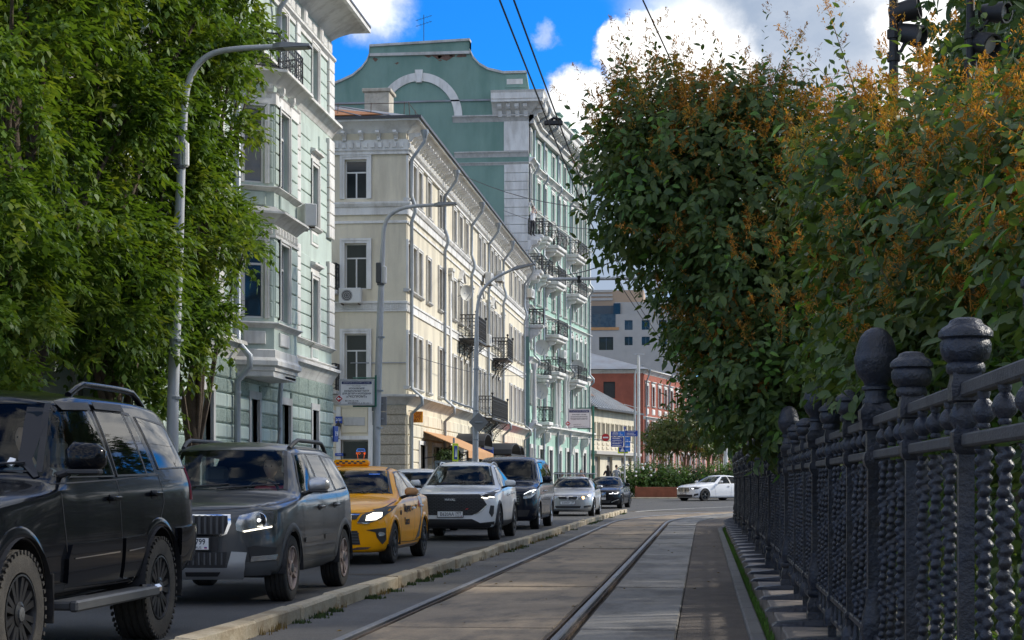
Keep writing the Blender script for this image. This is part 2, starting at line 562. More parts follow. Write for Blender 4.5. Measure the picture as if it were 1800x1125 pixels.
mat('rubber', (.022, .022, .022), .82, .25, 7, .25, 60, dirt=(.07, .06, .048), dirt_amt=.5, dirt_scale=(6, 6, 6))
mat('rubber_dusty', (.055, .05, .043), .9, .25, 7, .35, 60, dirt=(.022, .021, .02), dirt_amt=.7, dirt_scale=(6, 6, 6))
mat('plastic_black', (.022, .022, .024), .5, .12, 5, .1, 80)
mat('seal', (.006, .006, .007), .35, 0)
mat('plastic_grey', (.07, .073, .076), .55, .1, 5)
mat('interior', (.03, .031, .033), .85, .1, 5)
mat('interior_light', (.16, .16, .155), .85, .1, 5)
mat('chrome', (.72, .73, .74), .12, 0, metal=1.0)
mat('alloy', (.50, .50, .51), .3, .06, 5, metal=.9)
mat('alloy_dirty', (.34, .27, .24), .5, .2, 9, metal=.6)
mat('alloy_black', (.03, .03, .032), .35, .2, 5, metal=.4)
mat('satin_silver', (.50, .51, .52), .35, .04, 5, metal=.7)
mat('taillight', (.25, .01, .012), .15, .05, 5)
mat('indicator', (.75, .32, .04), .2, .05, 5)
mat('headlamp_inner', (.45, .46, .47), .2, .15, 20, metal=.8)


def paint(name, col, metal=.0, rough=.28, var=.05, dust=.06, coat=.6):
    mat(name, col, rough, var, 2.5, 0, metal=metal, spec=.06, coat=coat, dirt=(.16, .145, .12), dirt_amt=dust, dirt_scale=(2, 2, 3))


paint('paint_black', (.0045, .0055, .008), .0, .2, dust=.015, coat=.34)
paint('paint_grey', (.085, .09, .096), .55, .34)
paint('paint_taxi', (.95, .40, .003), .0, .3, dust=.05, coat=.35)
paint('paint_white', (.78, .79, .80), .0, .25, dust=.05)
paint('paint_navy', (.006, .010, .022), .2, .22, dust=.03, coat=.45)
paint('paint_silver', (.42, .425, .43), .7, .32)
emis('lamp_warm', (1.0, .93, .74), 1.8)
emis('lamp_white', (.92, .96, 1.0), 1.6)
emis('lamp_amber', (1.0, .55, .18), 3.0)
emis('neon_orange', (1.0, .16, .03), .35)
emis('neon_blue', (.12, .32, 1.0), .35)
glassmat('car_glass', (.72, .80, .78), .12, 1.27)
glassmat('car_glass_dark', (.3, .34, .33), .5, 1.38)
glassmat('lens_clear', (.95, .95, .95), .0)
panemat('pane')
leafmat('leaf_maple', (.070, .130, .018), (.130, .210, .032), (.22, .25, .035), .34)
leafmat('leaf_maple_deep', (.060, .118, .017), (.105, .180, .030), (.16, .21, .032), .34)
leafmat('leaf_shrub', (.050, .095, .030), (.110, .165, .050), (.120, .140, .036), .38, .45, 1.8)
leafmat('leaf_shrub_bright', (.075, .17, .030), (.13, .25, .05), (.10, .18, .04), .4)
leafmat('seed_brown', (.34, .13, .025), (.52, .26, .06), (.44, .34, .09), .4, .8, 2.5)
leafmat('leaf_linden', (.045, .085, .030), (.085, .135, .050), (.06, .10, .04), .3)
leafmat('leaf_hedge', (.065, .13, .025), (.12, .21, .045), (.09, .15, .03), .3)
leafmat('leaf_street', (.075, .105, .032), (.12, .15, .05), (.20, .13, .05), .3)
# ================================================================ ground, road, tram track
def strip(name, mat_, pts_l, pts_r, kind='structure', dz=0.0):
    """sheet between two polylines [(x, y, z)]"""
    mb = MB()
    n = len(pts_l)
    mb.add([(x, y, z + dz) for x, y, z in pts_l] + [(x, y, z + dz) for x, y, z in pts_r], [(i, n + i, n + i + 1, i + 1) for i in range(n - 1)])
    o = mb.build(name, mat_)
    o['kind'] = kind
    return o


YS = [-8, 0, 10, 20, 30, 40, 50, 60, 70, 76, 82, 88, 94, 100, 106, 112, 118, 124, 130, 136, 142, 150, 165, 190, 240, 400]
strip('ground', 'ground', [(-900, y, gz(y) - .06) for y in YS + [2500]], [(900, y, gz(y) - .06) for y in YS + [2500]])


def left_kerb_x(y):      # edge of the pavement in front of the houses
    return -8.0 if y < 90 else -8.0 + .0016 * (y - 90) ** 2 if y < 130 else -8.0 + .0016 * 1600 + (y - 130) * .2


def isl_x(y):            # tram-side foot of the kerb between road and track
    return -3.36 + max(0, (y - 12)) * .0045 + max(0, y - 50) * .008


def track_x(y):          # centre line of the tram track: straight, then bending right
    return -1.83 if y < 50 else -1.83 + (y - 50) ** 2 / 105.0


ROADR = lambda y: (isl_x(y) - .25) if y < 75 else 30.0
yr = [y for y in YS if y <= 240]
strip('road', 'asphalt', [(left_kerb_x(y), y, gz(y)) for y in yr if y <= 67] + [(left_kerb_x(68.5), 68.5, 0)],
      [(isl_x(y) - .1, y, gz(y)) for y in yr if y <= 67] + [(isl_x(68.5) - .1, 68.5, 0)])
yb = [68.5] + [y for y in YS if 68.6 < y <= 190]
strip('road_junction', 'asphalt', [(left_kerb_x(y), y, gz(y)) for y in yb], [(60.0, y, gz(y)) for y in yb])

# pavement with kerb on the far (house) side
yp = [y for y in YS if -8 <= y <= 150]
strip('pavement', 'pavement', [(-40, y, gz(y) + .13) for y in yp], [(left_kerb_x(y) - .15, y, gz(y) + .13) for y in yp])
mb = MB()
for i in range(len(yp) - 1):
    a, b = yp[i], yp[i + 1]
    xa, xb = left_kerb_x(a), left_kerb_x(b)
    za, zb = gz(a), gz(b)
    mb.add([(xa - .15, a, za - .05), (xa, a, za - .05), (xa, a, za + .13), (xa - .15, a, za + .132), (xb - .15, b, zb - .05), (xb, b, zb - .05), (xb, b, zb + .13), (xb - .15, b, zb + .132)],
           [(1, 2, 6, 5), (2, 3, 7, 6)])
o = mb.build('pavement_kerb', 'plinth_kerb'); o['kind'] = 'structure'

# tram bed: base sheet, then strips of paving and separate concrete slabs
TZ = .05
ty = list(range(-6, 50, 4)) + list(range(50, 92, 2))


def off(y, d):
    """point at lateral offset d (to the right) from the track centre"""
    s = 0 if y < 50 else 2 * (y - 50) / 105.0
    n = Vector((1, -s)).normalized()
    return track_x(y) + n.x * d, y + n.y * d


strip('tram_bed', 'rubble', [(isl_x(min(y, 75)) - .1 if y < 76 else off(y, -1.5)[0], y, TZ - .045) for y in ty], [(.6 if y < 42 else off(y, 2.5)[0], y, TZ - .045) for y in ty])
# asphalt between kerb and left rail
ya = [y for y in ty if y <= 70]
strip('tram_edge_asphalt', 'asphalt_strip', [(isl_x(y) - .05, y, TZ - .012) for y in ya], [(off(y, -.86)[0], off(y, -.86)[1], TZ - .012) for y in ya])
# asphalt verge beside the fence
yv = [y for y in ty if y <= 74]
strip('verge_asphalt', 'verge', [off(y, 1.63) + (TZ - .018,) for y in yv], [((.36 if y < 42 else .36 + (y - 42) ** 2 / 110), y, TZ - .018) for y in yv])

bed = bpy.data.objects['tram_bed']


def slab_row(d0, d1, mat_, L=2.8, y0=-5.77, yend=88, gap=.03, seed=1):
    rnd = random.Random(seed)
    y = y0
    shared = {}
    while y < yend:
        tilt = rnd.uniform(-.004, .004)
        z1 = TZ + rnd.uniform(-.006, .006)
        if y < 47:
            key = int(rnd.random() * 4)
            if key not in shared:
                shared[key] = MB().cbox(d0, d1, gap, L - gap, -.09, 0, .012).mesh('slab', mat_)
            put('slab', shared[key], bed, Matrix.Translation((track_x(y), y, z1)) @ Matrix.Rotation(tilt, 4, 'Y'))
        else:
            mb = MB()
            a, b = y + gap, y + L - gap
            q = [off(a, d0), off(a, d1), off(b, d1), off(b, d0)]
            mb.add([(x, yy, -.04) for x, yy in q] + [(x, yy, z1) for x, yy in q], [(4, 5, 6, 7), (0, 1, 5, 4), (1, 2, 6, 5), (2, 3, 7, 6), (3, 0, 4, 7)])
            mb.build('slab', mat_, bed)
        y += L


slab_row(-.70, .66, 'slab_tan', seed=3)
slab_row(.86, 1.62, 'slab_grey', seed=4)
for d in (-.79, .76):
    rail = tag(bpy.data.objects.new('tram_rail', None), kind='structure'); COL.objects.link(rail)
    rail.location = (0, 0, 0)
    for nm, mt, prof in (('rail_head', 'rail_steel', [(-.032, .03), (-.032, .066), (-.022, .074), (.022, .074), (.032, .066), (.032, .03)]),
                         ('rail_lip', 'rail_side', [(.066, .0), (.066, .058), (.086, .058), (.086, .0)]) if d > 0 else ('rail_lip', 'rail_side', [(.066, .0), (.066, .060), (.086, .060), (.086, .0)]),
                         ('rail_web', 'rail_side', [(-.05, -.03), (-.05, .04), (.07, .03), (.07, -.03)])):
        # grooved rail: head outside, lip towards the track centre
        sgn = 1 if d < 0 else -1
        p = [(sgn * a, z) for a, z in prof]
        path = [off(y, d) for y in ty]
        MB().sweep(p, path).build(nm, mt, rail)

# kerb stones of the strip between road and track
isl = thing('kerb', 'weathered pale stone kerb running between the car lane and the tram track', 'kerb', (0, 0, 0))
rnd = random.Random(11)
y = 4.0
while y < 67.5:
    L = rnd.uniform(1.4, 1.6)
    x = isl_x(y)
    h = .17 + rnd.uniform(-.008, .008)
    mb = MB().cbox(-.165, 0, .006, L - .006, -.06, h, rnd.uniform(.012, .022))
    # knock the top corners about so that no two stones are alike
    mb.v = [(vx + rnd.uniform(-.006, .006), vy + rnd.uniform(-.005, .005), vz + (rnd.uniform(-.012, .006) if vz > .1 else 0)) for vx, vy, vz in mb.v]
    mb.build('stone', 'kerb_stone', isl, M3((x + rnd.uniform(-.012, .012), y, 0), rnd.uniform(-.012, .012), ry=rnd.uniform(-.02, .02)))
    y += L
# rounded end of the kerb
MB().lathe([(.085, -.05), (.085, .13), (.065, .16)], 12).build('end_stone', 'kerb_stone', isl, M3((isl_x(68) - .085, 68.3, 0)))


def tufts(name, label, cat, spots, mat_, hmin, hmax, blades, seed, spread=.05, wid=.006):
    rnd = random.Random(seed)
    mb = MB()
    for (x, y, z) in spots:
        for k in range(blades):
            a = rnd.uniform(0, 2 * PI); r = rnd.uniform(0, spread)
            bx, by = x + r * math.cos(a), y + r * math.sin(a)
            h = rnd.uniform(hmin, hmax); t = rnd.uniform(0, 2 * PI); ln = h * rnd.uniform(.2, .8)
            cx, cy = math.cos(t) * wid, math.sin(t) * wid
            mb.add([(bx - cx, by - cy, z), (bx + cx, by + cy, z), (bx + cx * .6 - cy * 30 * ln, by + cy * .6 + cx * 30 * ln, z + h * .7), (bx - cy * 60 * ln * .8, by + cx * 60 * ln * .8, z + h)], [(0, 1, 2, 3)])
    o = mb.build(name, mat_)
    return tag(o, label, cat, kind='stuff')


rnd = random.Random(5)
sp = []
for _ in range(130):
    y = 8 + 59 * rnd.random() ** 1.2
    if math.sin(y * .9) + math.sin(y * .37 + 1) + rnd.uniform(-1, 1) > .25:
        sp.append((isl_x(y) + rnd.uniform(0.0, .05), y, TZ - .02))
tufts('kerb_moss', 'mossy weeds growing along the foot of the tram kerb', 'moss', sp, 'moss', .015, .055, 60, 3, .13, .010)
sp = [(isl_x(y) + rnd.uniform(.0, .03), y, TZ - .02) for y in [rnd.uniform(9, 40) for _ in range(42)]]
tufts('dry_weeds', 'dry yellow weeds along the foot of the tram kerb', 'weeds', sp, 'dry_weed', .02, .08, 22, 4, .07, .005)
sp = []
for _ in range(1500):
    y = 4 + 50 * rnd.random() ** 1.3
    xx = .45 if y < 42 else .45 + (y - 42) ** 2 / 110
    sp.append((xx + rnd.uniform(-.05, .05), y, TZ - .03))
tufts('verge_grass', 'strip of bright green grass at the foot of the fence wall', 'grass', sp, 'grass', .02, .065, 13, 6, .06, .005)
# fallen leaves and grit on the track
mb = MB()
for _ in range(70):
    y = 8 + 40 * rnd.random() ** 1.5; x = rnd.uniform(-3.5, .3)
    a = rnd.uniform(0, 6); s = rnd.uniform(.012, .03)
    c, d = math.cos(a) * s, math.sin(a) * s
    mb.add([(x - c, y - d, TZ + .012), (x + d * .5, y - c * .5, TZ + .02), (x + c, y + d, TZ + .014), (x - d * .5, y + c * .5, TZ + .024)], [(0, 1, 2, 3)])
tag(mb.build('fallen_leaves', 'dry_weed'), 'scattered dry leaves lying on the tram track', 'leaves', kind='stuff')
# repair patches and cracks in the asphalt
rp = random.Random(21)
road_o = bpy.data.objects['road']
for k, (x, y, a, b, mt) in enumerate(((-6.6, 24.0, 1.1, 2.6, 'asphalt_strip'), (-4.3, 22.6, .5, .16, 'rubble'), (-6.2, 33.0, .8, 3.0, 'asphalt_strip'), (-4.0, 31.0, .22, 2.2, 'rubble'), (-7.2, 15.0, .6, 2.0, 'asphalt_strip'))):
    n = 12
    MB().add([(x + a * math.cos(2 * PI * q / n) * rp.uniform(.8, 1.1), y + b * math.sin(2 * PI * q / n) * rp.uniform(.8, 1.1), .004) for q in range(n)], [tuple(range(n))]).build('patch', mt, road_o)
for k in range(14):
    x, y = rp.uniform(-3.2, .2), rp.uniform(9, 34)
    pts = [(x, y)]
    for q in range(6):
        pts.append((pts[-1][0] + rp.uniform(-.06, .14), pts[-1][1] + rp.uniform(-.12, .12)))
    z = TZ + .009
    vs = [(p[0], p[1] - .006, z) for p in pts] + [(p[0], p[1] + .006, z) for p in pts]
    MB().add(vs, [(q, q + 1, q + 8, q + 7) for q in range(6)]).build('crack', 'rubble', bed)
# white edge line of the junction
mb = MB()
for i in range(14):
    y0, y1 = 69 + i * 1.2, 70.2 + i * 1.2
    xa, xb = -3.0 + (y0 - 68) ** 2 * .016, -3.0 + (y1 - 68) ** 2 * .016
    mb.add([(xa - .07, y0, gz(y0) + .005), (xa + .07, y0, gz(y0) + .005), (xb + .07, y1, gz(y1) + .005), (xb - .07, y1, gz(y1) + .005)], [(0, 1, 2, 3)])
o = mb.build('road_marking', 'trim_white'); o['kind'] = 'structure'

# ================================================================ fence on its stone wall
def fence_x(y):
    return .75 if y < 42 else .75 + (y - 42) ** 2 / 110.0


def fence_pt(s):
    """point and heading at arc length s measured as y on the straight part"""
    if s < 42:
        return Vector((.75, s, 0)), 0.0
    y = 42.0; acc = 42.0; st = .25
    while acc < s:
        x0 = fence_x(y); x1 = fence_x(y + st)
        acc += math.hypot(st, x1 - x0); y += st
    sl = 2 * (y - 42) / 110.0
    return Vector((fence_x(y), y, 0)), -math.atan(sl)


PZ = .25
wall = thing('fence_wall', 'low wall of grey brown granite slabs under the iron fence', 'wall', (0, 0, 0))
SP = 1.33
S0 = 7.85 - 3 * SP
n_posts = 40
capm = MB().cbox(-.24, .26, .006, SP - .006, PZ - .07, PZ, .008).mesh('coping', 'granite')
slabm = MB().cbox(-.215, .22, .004, SP / 2 - .004, -.1, PZ - .07, .006).mesh('granite_slab', 'granite')
kerbm = MB().cbox(-.415, -.30, .006, SP - .006, -.1, .085, .014).mesh('edge_stone', 'plinth_kerb')
footm = MB().add([(-.30, -.10, 0), (-.30, .10, 0), (.10, .12, 0), (.10, -.12, 0), (-.27, -.07, .022), (-.27, .07, .022), (.06, .09, .05), (.06, -.09, .05)],
                 [(4, 7, 6, 5), (0, 4, 5, 1), (1, 5, 6, 2), (2, 6, 7, 3), (3, 7, 4, 0)]).mesh('foot_plate', 'iron_navy')
for i in range(-1, n_posts):
    p, h = fence_pt(S0 + i * SP)
    M = M3(p, h)
    put('coping', capm, wall, M)
    put('granite_slab', slabm, wall, M)
    put('granite_slab', slabm, wall, M @ Matrix.Translation((0, SP / 2, 0)))
    put('edge_stone', kerbm, wall, M)

fence = thing('iron_fence', 'dark navy cast iron fence with egg finials and beaded bars', 'fence', (0, 0, 0))


def sqlathe(prof, rot=0.0):
    """square-section post: half width per height"""
    mb = MB()
    vs = []; fs = []
    for r, z in prof:
        vs += [(-r, -r, z), (r, -r, z), (r, r, z), (-r, r, z)]
    for i in range(len(prof) - 1):
        for k in range(4):
            l = (k + 1) % 4
            fs.append((i * 4 + k, i * 4 + l, i * 4 + 4 + l, i * 4 + 4 + k))
    fs += [(3, 2, 1, 0), tuple(range(len(vs) - 4, len(vs)))]
    return mb.add(vs, fs)


# tall post: base, vase, shaft, collar, capital; egg finial as a sub-part
b = sqlathe([(.070, PZ), (.070, .33), (.062, .345), (.066, .36), (.066, .40), (.058, .42), (.050, .44), (.066, .455), (.070, .47), (.066, .485)])
b.lathe([(.042, .48), (.066, .54), (.060, .62), (.040, .69), (.046, .715), (.046, .735), (.036, .745)], 16)
b.add(*(lambda q: (q.v, q.f))(sqlathe([(.037, .74), (.037, 1.255), (.050, 1.275), (.056, 1.30), (.052, 1.325), (.042, 1.335), (.042, 1.425), (.064, 1.43), (.066, 1.47), (.072, 1.478), (.072, 1.515), (.058, 1.53), (.052, 1.545), (.046, 1.548)])))
postm = b.mesh('post', 'iron_navy', 40)
egg = MB().lathe([(.060, 1.545), (.060, 1.558), (.048, 1.572), (.050, 1.60), (.062, 1.606), (.062, 1.618), (.050, 1.625), (.055, 1.64), (.077, 1.665), (.091, 1.70), (.0955, 1.735), (.096, 1.748), (.0905, 1.756), (.0885, 1.77), (.082, 1.80), (.069, 1.835), (.048, 1.862), (.022, 1.876), (.002, 1.879)], 22).mesh('egg_finial', 'iron_navy', 50)
b = sqlathe([(.024, PZ), (.024, .50), (.032, .505), (.032, .53), (.022, .54), (.022, 1.28), (.034, 1.29), (.040, 1.31), (.040, 1.345), (.030, 1.355), (.030, 1.43), (.044, 1.435), (.046, 1.475), (.040, 1.50), (.040, 1.515)])
b.lathe([(.046, .36), (.050, .40), (.046, .44), (.026, .47)], 12)
b.lathe([(.028, 1.345), (.046, 1.375), (.047, 1.395), (.032, 1.425)], 12)
midm = b.mesh('slim_post', 'iron_navy', 40)
knob = MB().lathe([(.050, 1.512), (.056, 1.52), (.056, 1.535), (.050, 1.545), (.066, 1.556), (.073, 1.58), (.073, 1.60), (.066, 1.612), (.078, 1.618), (.078, 1.632), (.066, 1.645), (.050, 1.655), (.044, 1.667), (.026, 1.674), (.002, 1.676)], 18).mesh('knob', 'iron_navy', 50)
# braided bar: two strands of beads wound round a core
NB, NR = 12, 150
mb = MB()
vs = []; fs = []
z0, z1 = .545, 1.29
for i in range(NR + 1):
    t = i / NR
    z = z0 + (z1 - z0) * t
    for k in range(NB):
        a = 2 * PI * k / NB
        ph = t * 23 * PI
        st = max(math.cos(a - ph * .16), math.cos(a - ph * .16 + PI))
        bead = abs(math.sin(ph + (0 if math.cos(a - ph * .16) > 0 else PI / 2)))
        r = .009 + .018 * max(0, st) ** .7 * (.35 + .65 * bead)
        vs.append((r * math.cos(a), r * math.sin(a), z))
for i in range(NR):
    for k in range(NB):
        l = (k + 1) % NB
        fs.append((i * NB + k, i * NB + l, (i + 1) * NB + l, (i + 1) * NB + k))
mb.add(vs, fs)
mb.lathe([(.016, .39), (.024, .42), (.016, .45), (.012, .5), (.020, .53), (.014, .55)], 8)
barm = mb.mesh('beaded_bar', 'iron_navy', 60)
urnm = MB().lathe([(.014, 1.345), (.018, 1.352), (.015, 1.36), (.030, 1.375), (.034, 1.392), (.026, 1.412), (.014, 1.425), (.018, 1.437), (.018, 1.445)], 12).mesh('baluster', 'iron_navy', 50)
railm = {}


def rail_mesh(z, h, t, L, mt):
    k = (z, round(L, 2))
    if k not in railm:
        railm[k] = MB().cbox(-t, t, .02, L - .02, z, z + h, .006).mesh('rail', mt)
    return railm[k]


for i in range(-1, n_posts):
    p, h = fence_pt(S0 + i * SP)
    M = M3(p, h)
    egg_post = i % 3 == 0 and i > 0
    po = put('post' if egg_post else 'slim_post', postm if egg_post else midm, fence, M)
    put('egg_finial' if egg_post else 'knob', egg if egg_post else knob, po)
    put('foot_plate', footm, fence, M @ Matrix.Translation((0, 0, PZ)))
    for z, hh, tt, mt in ((1.445, .042, .020, 'rail_bar'), (1.302, .038, .018, 'rail_bar'), (.505, .034, .016, 'iron_navy'), (.385, .034, .016, 'iron_navy')):
        put('rail', rail_mesh(z, hh, tt, SP, mt), fence, M)
    for k in range(3):
        B = M @ Matrix.Translation((0, SP * (k + 1) / 4, 0))
        put('beaded_bar', barm, fence, B @ Matrix.Rotation(k * .7 + i, 4, 'Z'))
        put('baluster', urnm, fence, B)
# broken stick standing in the grass by the wall
tag(MB().tube([(.36, 10.35, .04), (.42, 10.55, .13), (.47, 10.7, .19), (.485, 10.75, .205)], [.018, .022, .02, .012], 7).build('stick', 'bark_tan', smooth=True), 'short broken brown stick leaning in the grass by the fence wall', 'stick')
# ================================================================ house-building kit
# facade frame: local x along the wall (left to right seen from outside), y into the house, z up
def wall_mb(u0, u1, z0, z1, holes=(), depth=.22, y=0.0):
    us = sorted({u0, u1, *[h[0] for h in holes], *[h[1] for h in holes]})
    zs = sorted({z0, z1, *[h[2] for h in holes], *[h[3] for h in holes]})
    us = [a for a in us if u0 <= a <= u1]; zs = [a for a in zs if z0 <= a <= z1]
    mb = MB()
    for i in range(len(us) - 1):
        for j in range(len(zs) - 1):
            uc, zc = (us[i] + us[i + 1]) / 2, (zs[j] + zs[j + 1]) / 2
            if any(h[0] < uc < h[1] and h[2] < zc < h[3] for h in holes):
                continue
            mb.add([(us[i], y, zs[j]), (us[i + 1], y, zs[j]), (us[i + 1], y, zs[j + 1]), (us[i], y, zs[j + 1])], [(0, 1, 2, 3)])
    for a, b, c, d in holes:
        for q in ([(a, y, c), (b, y, c), (b, depth, c), (a, depth, c)], [(a, y, d), (a, depth, d), (b, depth, d), (b, y, d)],
                  [(a, y, c), (a, depth, c), (a, depth, d), (a, y, d)], [(b, y, c), (b, y, d), (b, depth, d), (b, depth, c)]):
            mb.add(q, [(0, 1, 2, 3)])
    return mb


def noflip(mb, name, mt):
    me = bpy.data.meshes.new(name); me.from_pydata(mb.v, [], mb.f); me.materials.append(MAT(mt))
    return me


WM = {}


def window(parent, F, u, z, w, h, sw=.13, hood=None, sill=True, layout='T', depth=.18, trim='trim_white', frame='window_frame', proud=.05, far=False):
    """opening w x h whose lower left corner is at (u - w/2, z)"""
    key = (round(w, 2), round(h, 2), sw, hood, sill, layout, depth, trim, frame, proud)
    if key not in WM:
        t = .05
        fr = MB()
        y0, y1 = depth - .07, depth - .01
        fr.box(-w / 2, -w / 2 + t, y0, y1, 0, h); fr.box(w / 2 - t, w / 2, y0, y1, 0, h)
        fr.box(-w / 2 + t, w / 2 - t, y0, y1, 0, t); fr.box(-w / 2 + t, w / 2 - t, y0, y1, h - t, h)
        lights = []
        if layout == 'T':
            zt = h * .68
            fr.box(-w / 2 + t, w / 2 - t, y0 - .01, y1, zt - t / 2, zt + t / 2)
            fr.box(-t / 2, t / 2, y0 - .008, y1, t, zt - t / 2)
            lights = [(-w / 2 + t, -t / 2, t, zt - t / 2), (t / 2, w / 2 - t, t, zt - t / 2), (-w / 2 + t, w / 2 - t, zt + t / 2, h - t)]
        elif layout == 'L':
            zt = h * .7
            fr.box(-w / 2 + t, w / 2 - t, y0 - .01, y1, zt - t / 2, zt + t / 2)
            lights = [(-w / 2 + t, w / 2 - t, t, zt - t / 2), (-w / 2 + t, w / 2 - t, zt + t / 2, h - t)]
        else:
            fr.box(-t * .4, t * .4, y0 - .008, y1, t, h - t)
            lights = [(-w / 2 + t, w / 2 - t, t, h - t)]
        fm = fr.mesh('window', frame)
        pms = []
        for a, b, c, d in lights:
            pms.append(MB().box(a, b, depth - .045, depth - .03, c, d).mesh('pane', 'pane'))
        sm = None
        s = MB()
        if sw:
            # stepped architrave
            for k, (wd, pr) in enumerate(((sw, proud), (sw * .45, proud + .025))):
                o_ = sw - wd if k == 0 else sw - wd
                x = w / 2 + (0 if k == 0 else sw - wd)
                s.box(-x - wd, -x, -pr, .0, -.0 - (0 if k else 0), h + sw)
                s.box(x, x + wd, -pr, .0, 0, h + sw)
                s.box(-x + .001, x - .001, -pr, .0, h + (0 if k == 0 else sw - wd), h + sw - .001)
        if hood == 'flat':
            s.sweep([(0, h + sw + .12), (.05, h + sw + .12), (.08, h + sw + .17), (.17, h + sw + .20), (.17, h + sw + .25), (0, h + sw + .30)], [(-w / 2 - sw - .06, 0), (w / 2 + sw + .06, 0)])
            s.box(-w / 2 - sw, w / 2 + sw, -.035, 0, h + sw + .002, h + sw + .118)
        if hood == 'tri':
            zz = h + sw + .02; hw = w / 2 + sw + .08
            s.prism([(-hw, zz), (hw, zz), (0, zz + .42)], -.12, 0, 'xz')
            s.prism([(-hw - .05, zz + .02), (0, zz + .46), (hw + .05, zz + .02), (hw + .05, zz + .09), (0, zz + .53), (-hw - .05, zz + .09)], -.2, .0, 'xz')
        if hood == 'arch':
            r0, r1 = w / 2, w / 2 + sw
            n = 10
            pr = -proud - .03
            vs = []; fs = []
            for k in range(n + 1):
                a = PI * k / n
                for r in (r0, r1):
                    vs += [(r * math.cos(a), pr, h + r * .62 * math.sin(a) + .0), (r * math.cos(a), 0, h + r * .62 * math.sin(a))]
            for k in range(n):
                q = 4 * k
                fs += [(q, q + 4, q + 6, q + 2), (q + 2, q + 6, q + 7, q + 3), (q, q + 1, q + 5, q + 4)]
            s.add(vs, fs)
            s.prism([(-.09, h + r0 * .62 - .04), (.09, h + r0 * .62 - .04), (.12, h + r1 * .62 + .1), (-.12, h + r1 * .62 + .1)], -proud - .08, 0, 'xz')
            # filled tympanum
            s.prism([(r0 * math.cos(PI * k / n), h + r0 * .62 * math.sin(PI * k / n)) for k in range(n + 1)], -.012, 0, 'xz')
        if s.v:
            sm = s.mesh('surround', trim)
        sl = MB().sweep([(0, -.10), (.06, -.10), (.13, -.04), (.13, 0.0), (-.1, .02), (-.1, -.1)], [(-w / 2 - sw - .03, 0), (w / 2 + sw + .03, 0)]).mesh('sill', 'trim_grey') if sill else None
        WM[key] = (fm, pms, sm, sl)
    fm, pms, sm, sl = WM[key]
    o = put('window', fm, parent, F @ Matrix.Translation((u, 0, z)))
    for p in pms:
        put('pane', p, o)
    if sm:
        put('surround', sm, o)
    if sl:
        put('sill', sl, o)
    return o


BK = {}


def blocks(parent, F, u0, u1, z0, z1, bw, bh, mats, holes=(), proud=.05, gap=.012, b=.025, stagger=True, name='stone', jitter=0.0, seed=1):
    """courses of separate blocks; mats is a list cycled per row"""
    rnd = random.Random(seed)
    nr = max(1, round((z1 - z0) / bh)); bh = (z1 - z0) / nr
    for r in range(nr):
        za, zb = z0 + r * bh + gap, z0 + (r + 1) * bh - gap
        # cut the row at openings
        segs = [(u0, u1)]
        for a, bb, c, d in holes:
            if c < zb and d > za:
                ns = []
                for s0, s1 in segs:
                    if bb <= s0 or a >= s1:
                        ns.append((s0, s1)); continue
                    if a - s0 > .06: ns.append((s0, a))
                    if s1 - bb > .06: ns.append((bb, s1))
                segs = ns
        for s0, s1 in segs:
            n = max(1, round((s1 - s0) / bw))
            cuts = [s0 + (s1 - s0) * k / n for k in range(n + 1)]
            if stagger and r % 2 and n > 1:
                st = (s1 - s0) / n / 2
                cuts = [s0] + [c + st for c in cuts[:-1]] + [s1]
            for k in range(len(cuts) - 1):
                wd = round(cuts[k + 1] - cuts[k] - 2 * gap, 2)
                if wd < .04: continue
                mt = mats[r % len(mats)]
                key = (wd, round(zb - za, 3), mt, proud, b)
                if key not in BK:
                    BK[key] = MB().pillow(0, wd, 0, zb - za, .02, -proud, min(b, wd * .3)).mesh(name, mt)
                put(name, BK[key], parent, F @ Matrix.Translation((cuts[k] + gap, rnd.uniform(-jitter, jitter), za)))


def mould(parent, F, path, prof, mt, name='cornice'):
    return MB().sweep(prof, path).build(name, mt, parent, F)


def corn(z, h, d, steps=3):
    """classical cornice profile: rises h, juts d"""
    p = [(-.02, z)]
    for k in range(steps):
        t0, t1 = k / steps, (k + 1) / steps
        p += [(d * t0 ** 1.3 + .012, z + h * t0), (d * (t0 ** 1.3 + t1 ** 1.3) / 2 + .012, z + h * (t0 * .45 + t1 * .55))]
    p += [(d, z + h * .8), (d, z + h), (-.02, z + h + .03)]
    return p


def drainpipe(parent, F, u, ztop, zbot=.35, r=.06, out=.14, kinks=(), eave=.5):
    pts = [(u, -eave, ztop), (u, -eave, ztop - .15), (u, -out, ztop - .8)]
    for zk, oo in kinks:
        pts += [(u, -out, zk + .45), (u, -out - oo, zk + .12), (u, -out - oo, zk - .12), (u, -out, zk - .45)]
    pts += [(u, -out, zbot + .25), (u, -out - .2, zbot)]
    mb = MB().tube(pts, r, 9)
    z = zbot + 1.2
    while z < ztop - 1:
        mb.cyl((u, -out, z), (u, -out, z + .03), r * 1.16, n=9)
        z += 1.6
    mb.lathe([(r * 1.1, 0), (r * 2.2, .22), (r * 2.2, .3)], 10, (u, -eave, ztop - .05))
    return mb.build('drainpipe', 'zinc', parent, F, smooth=40)


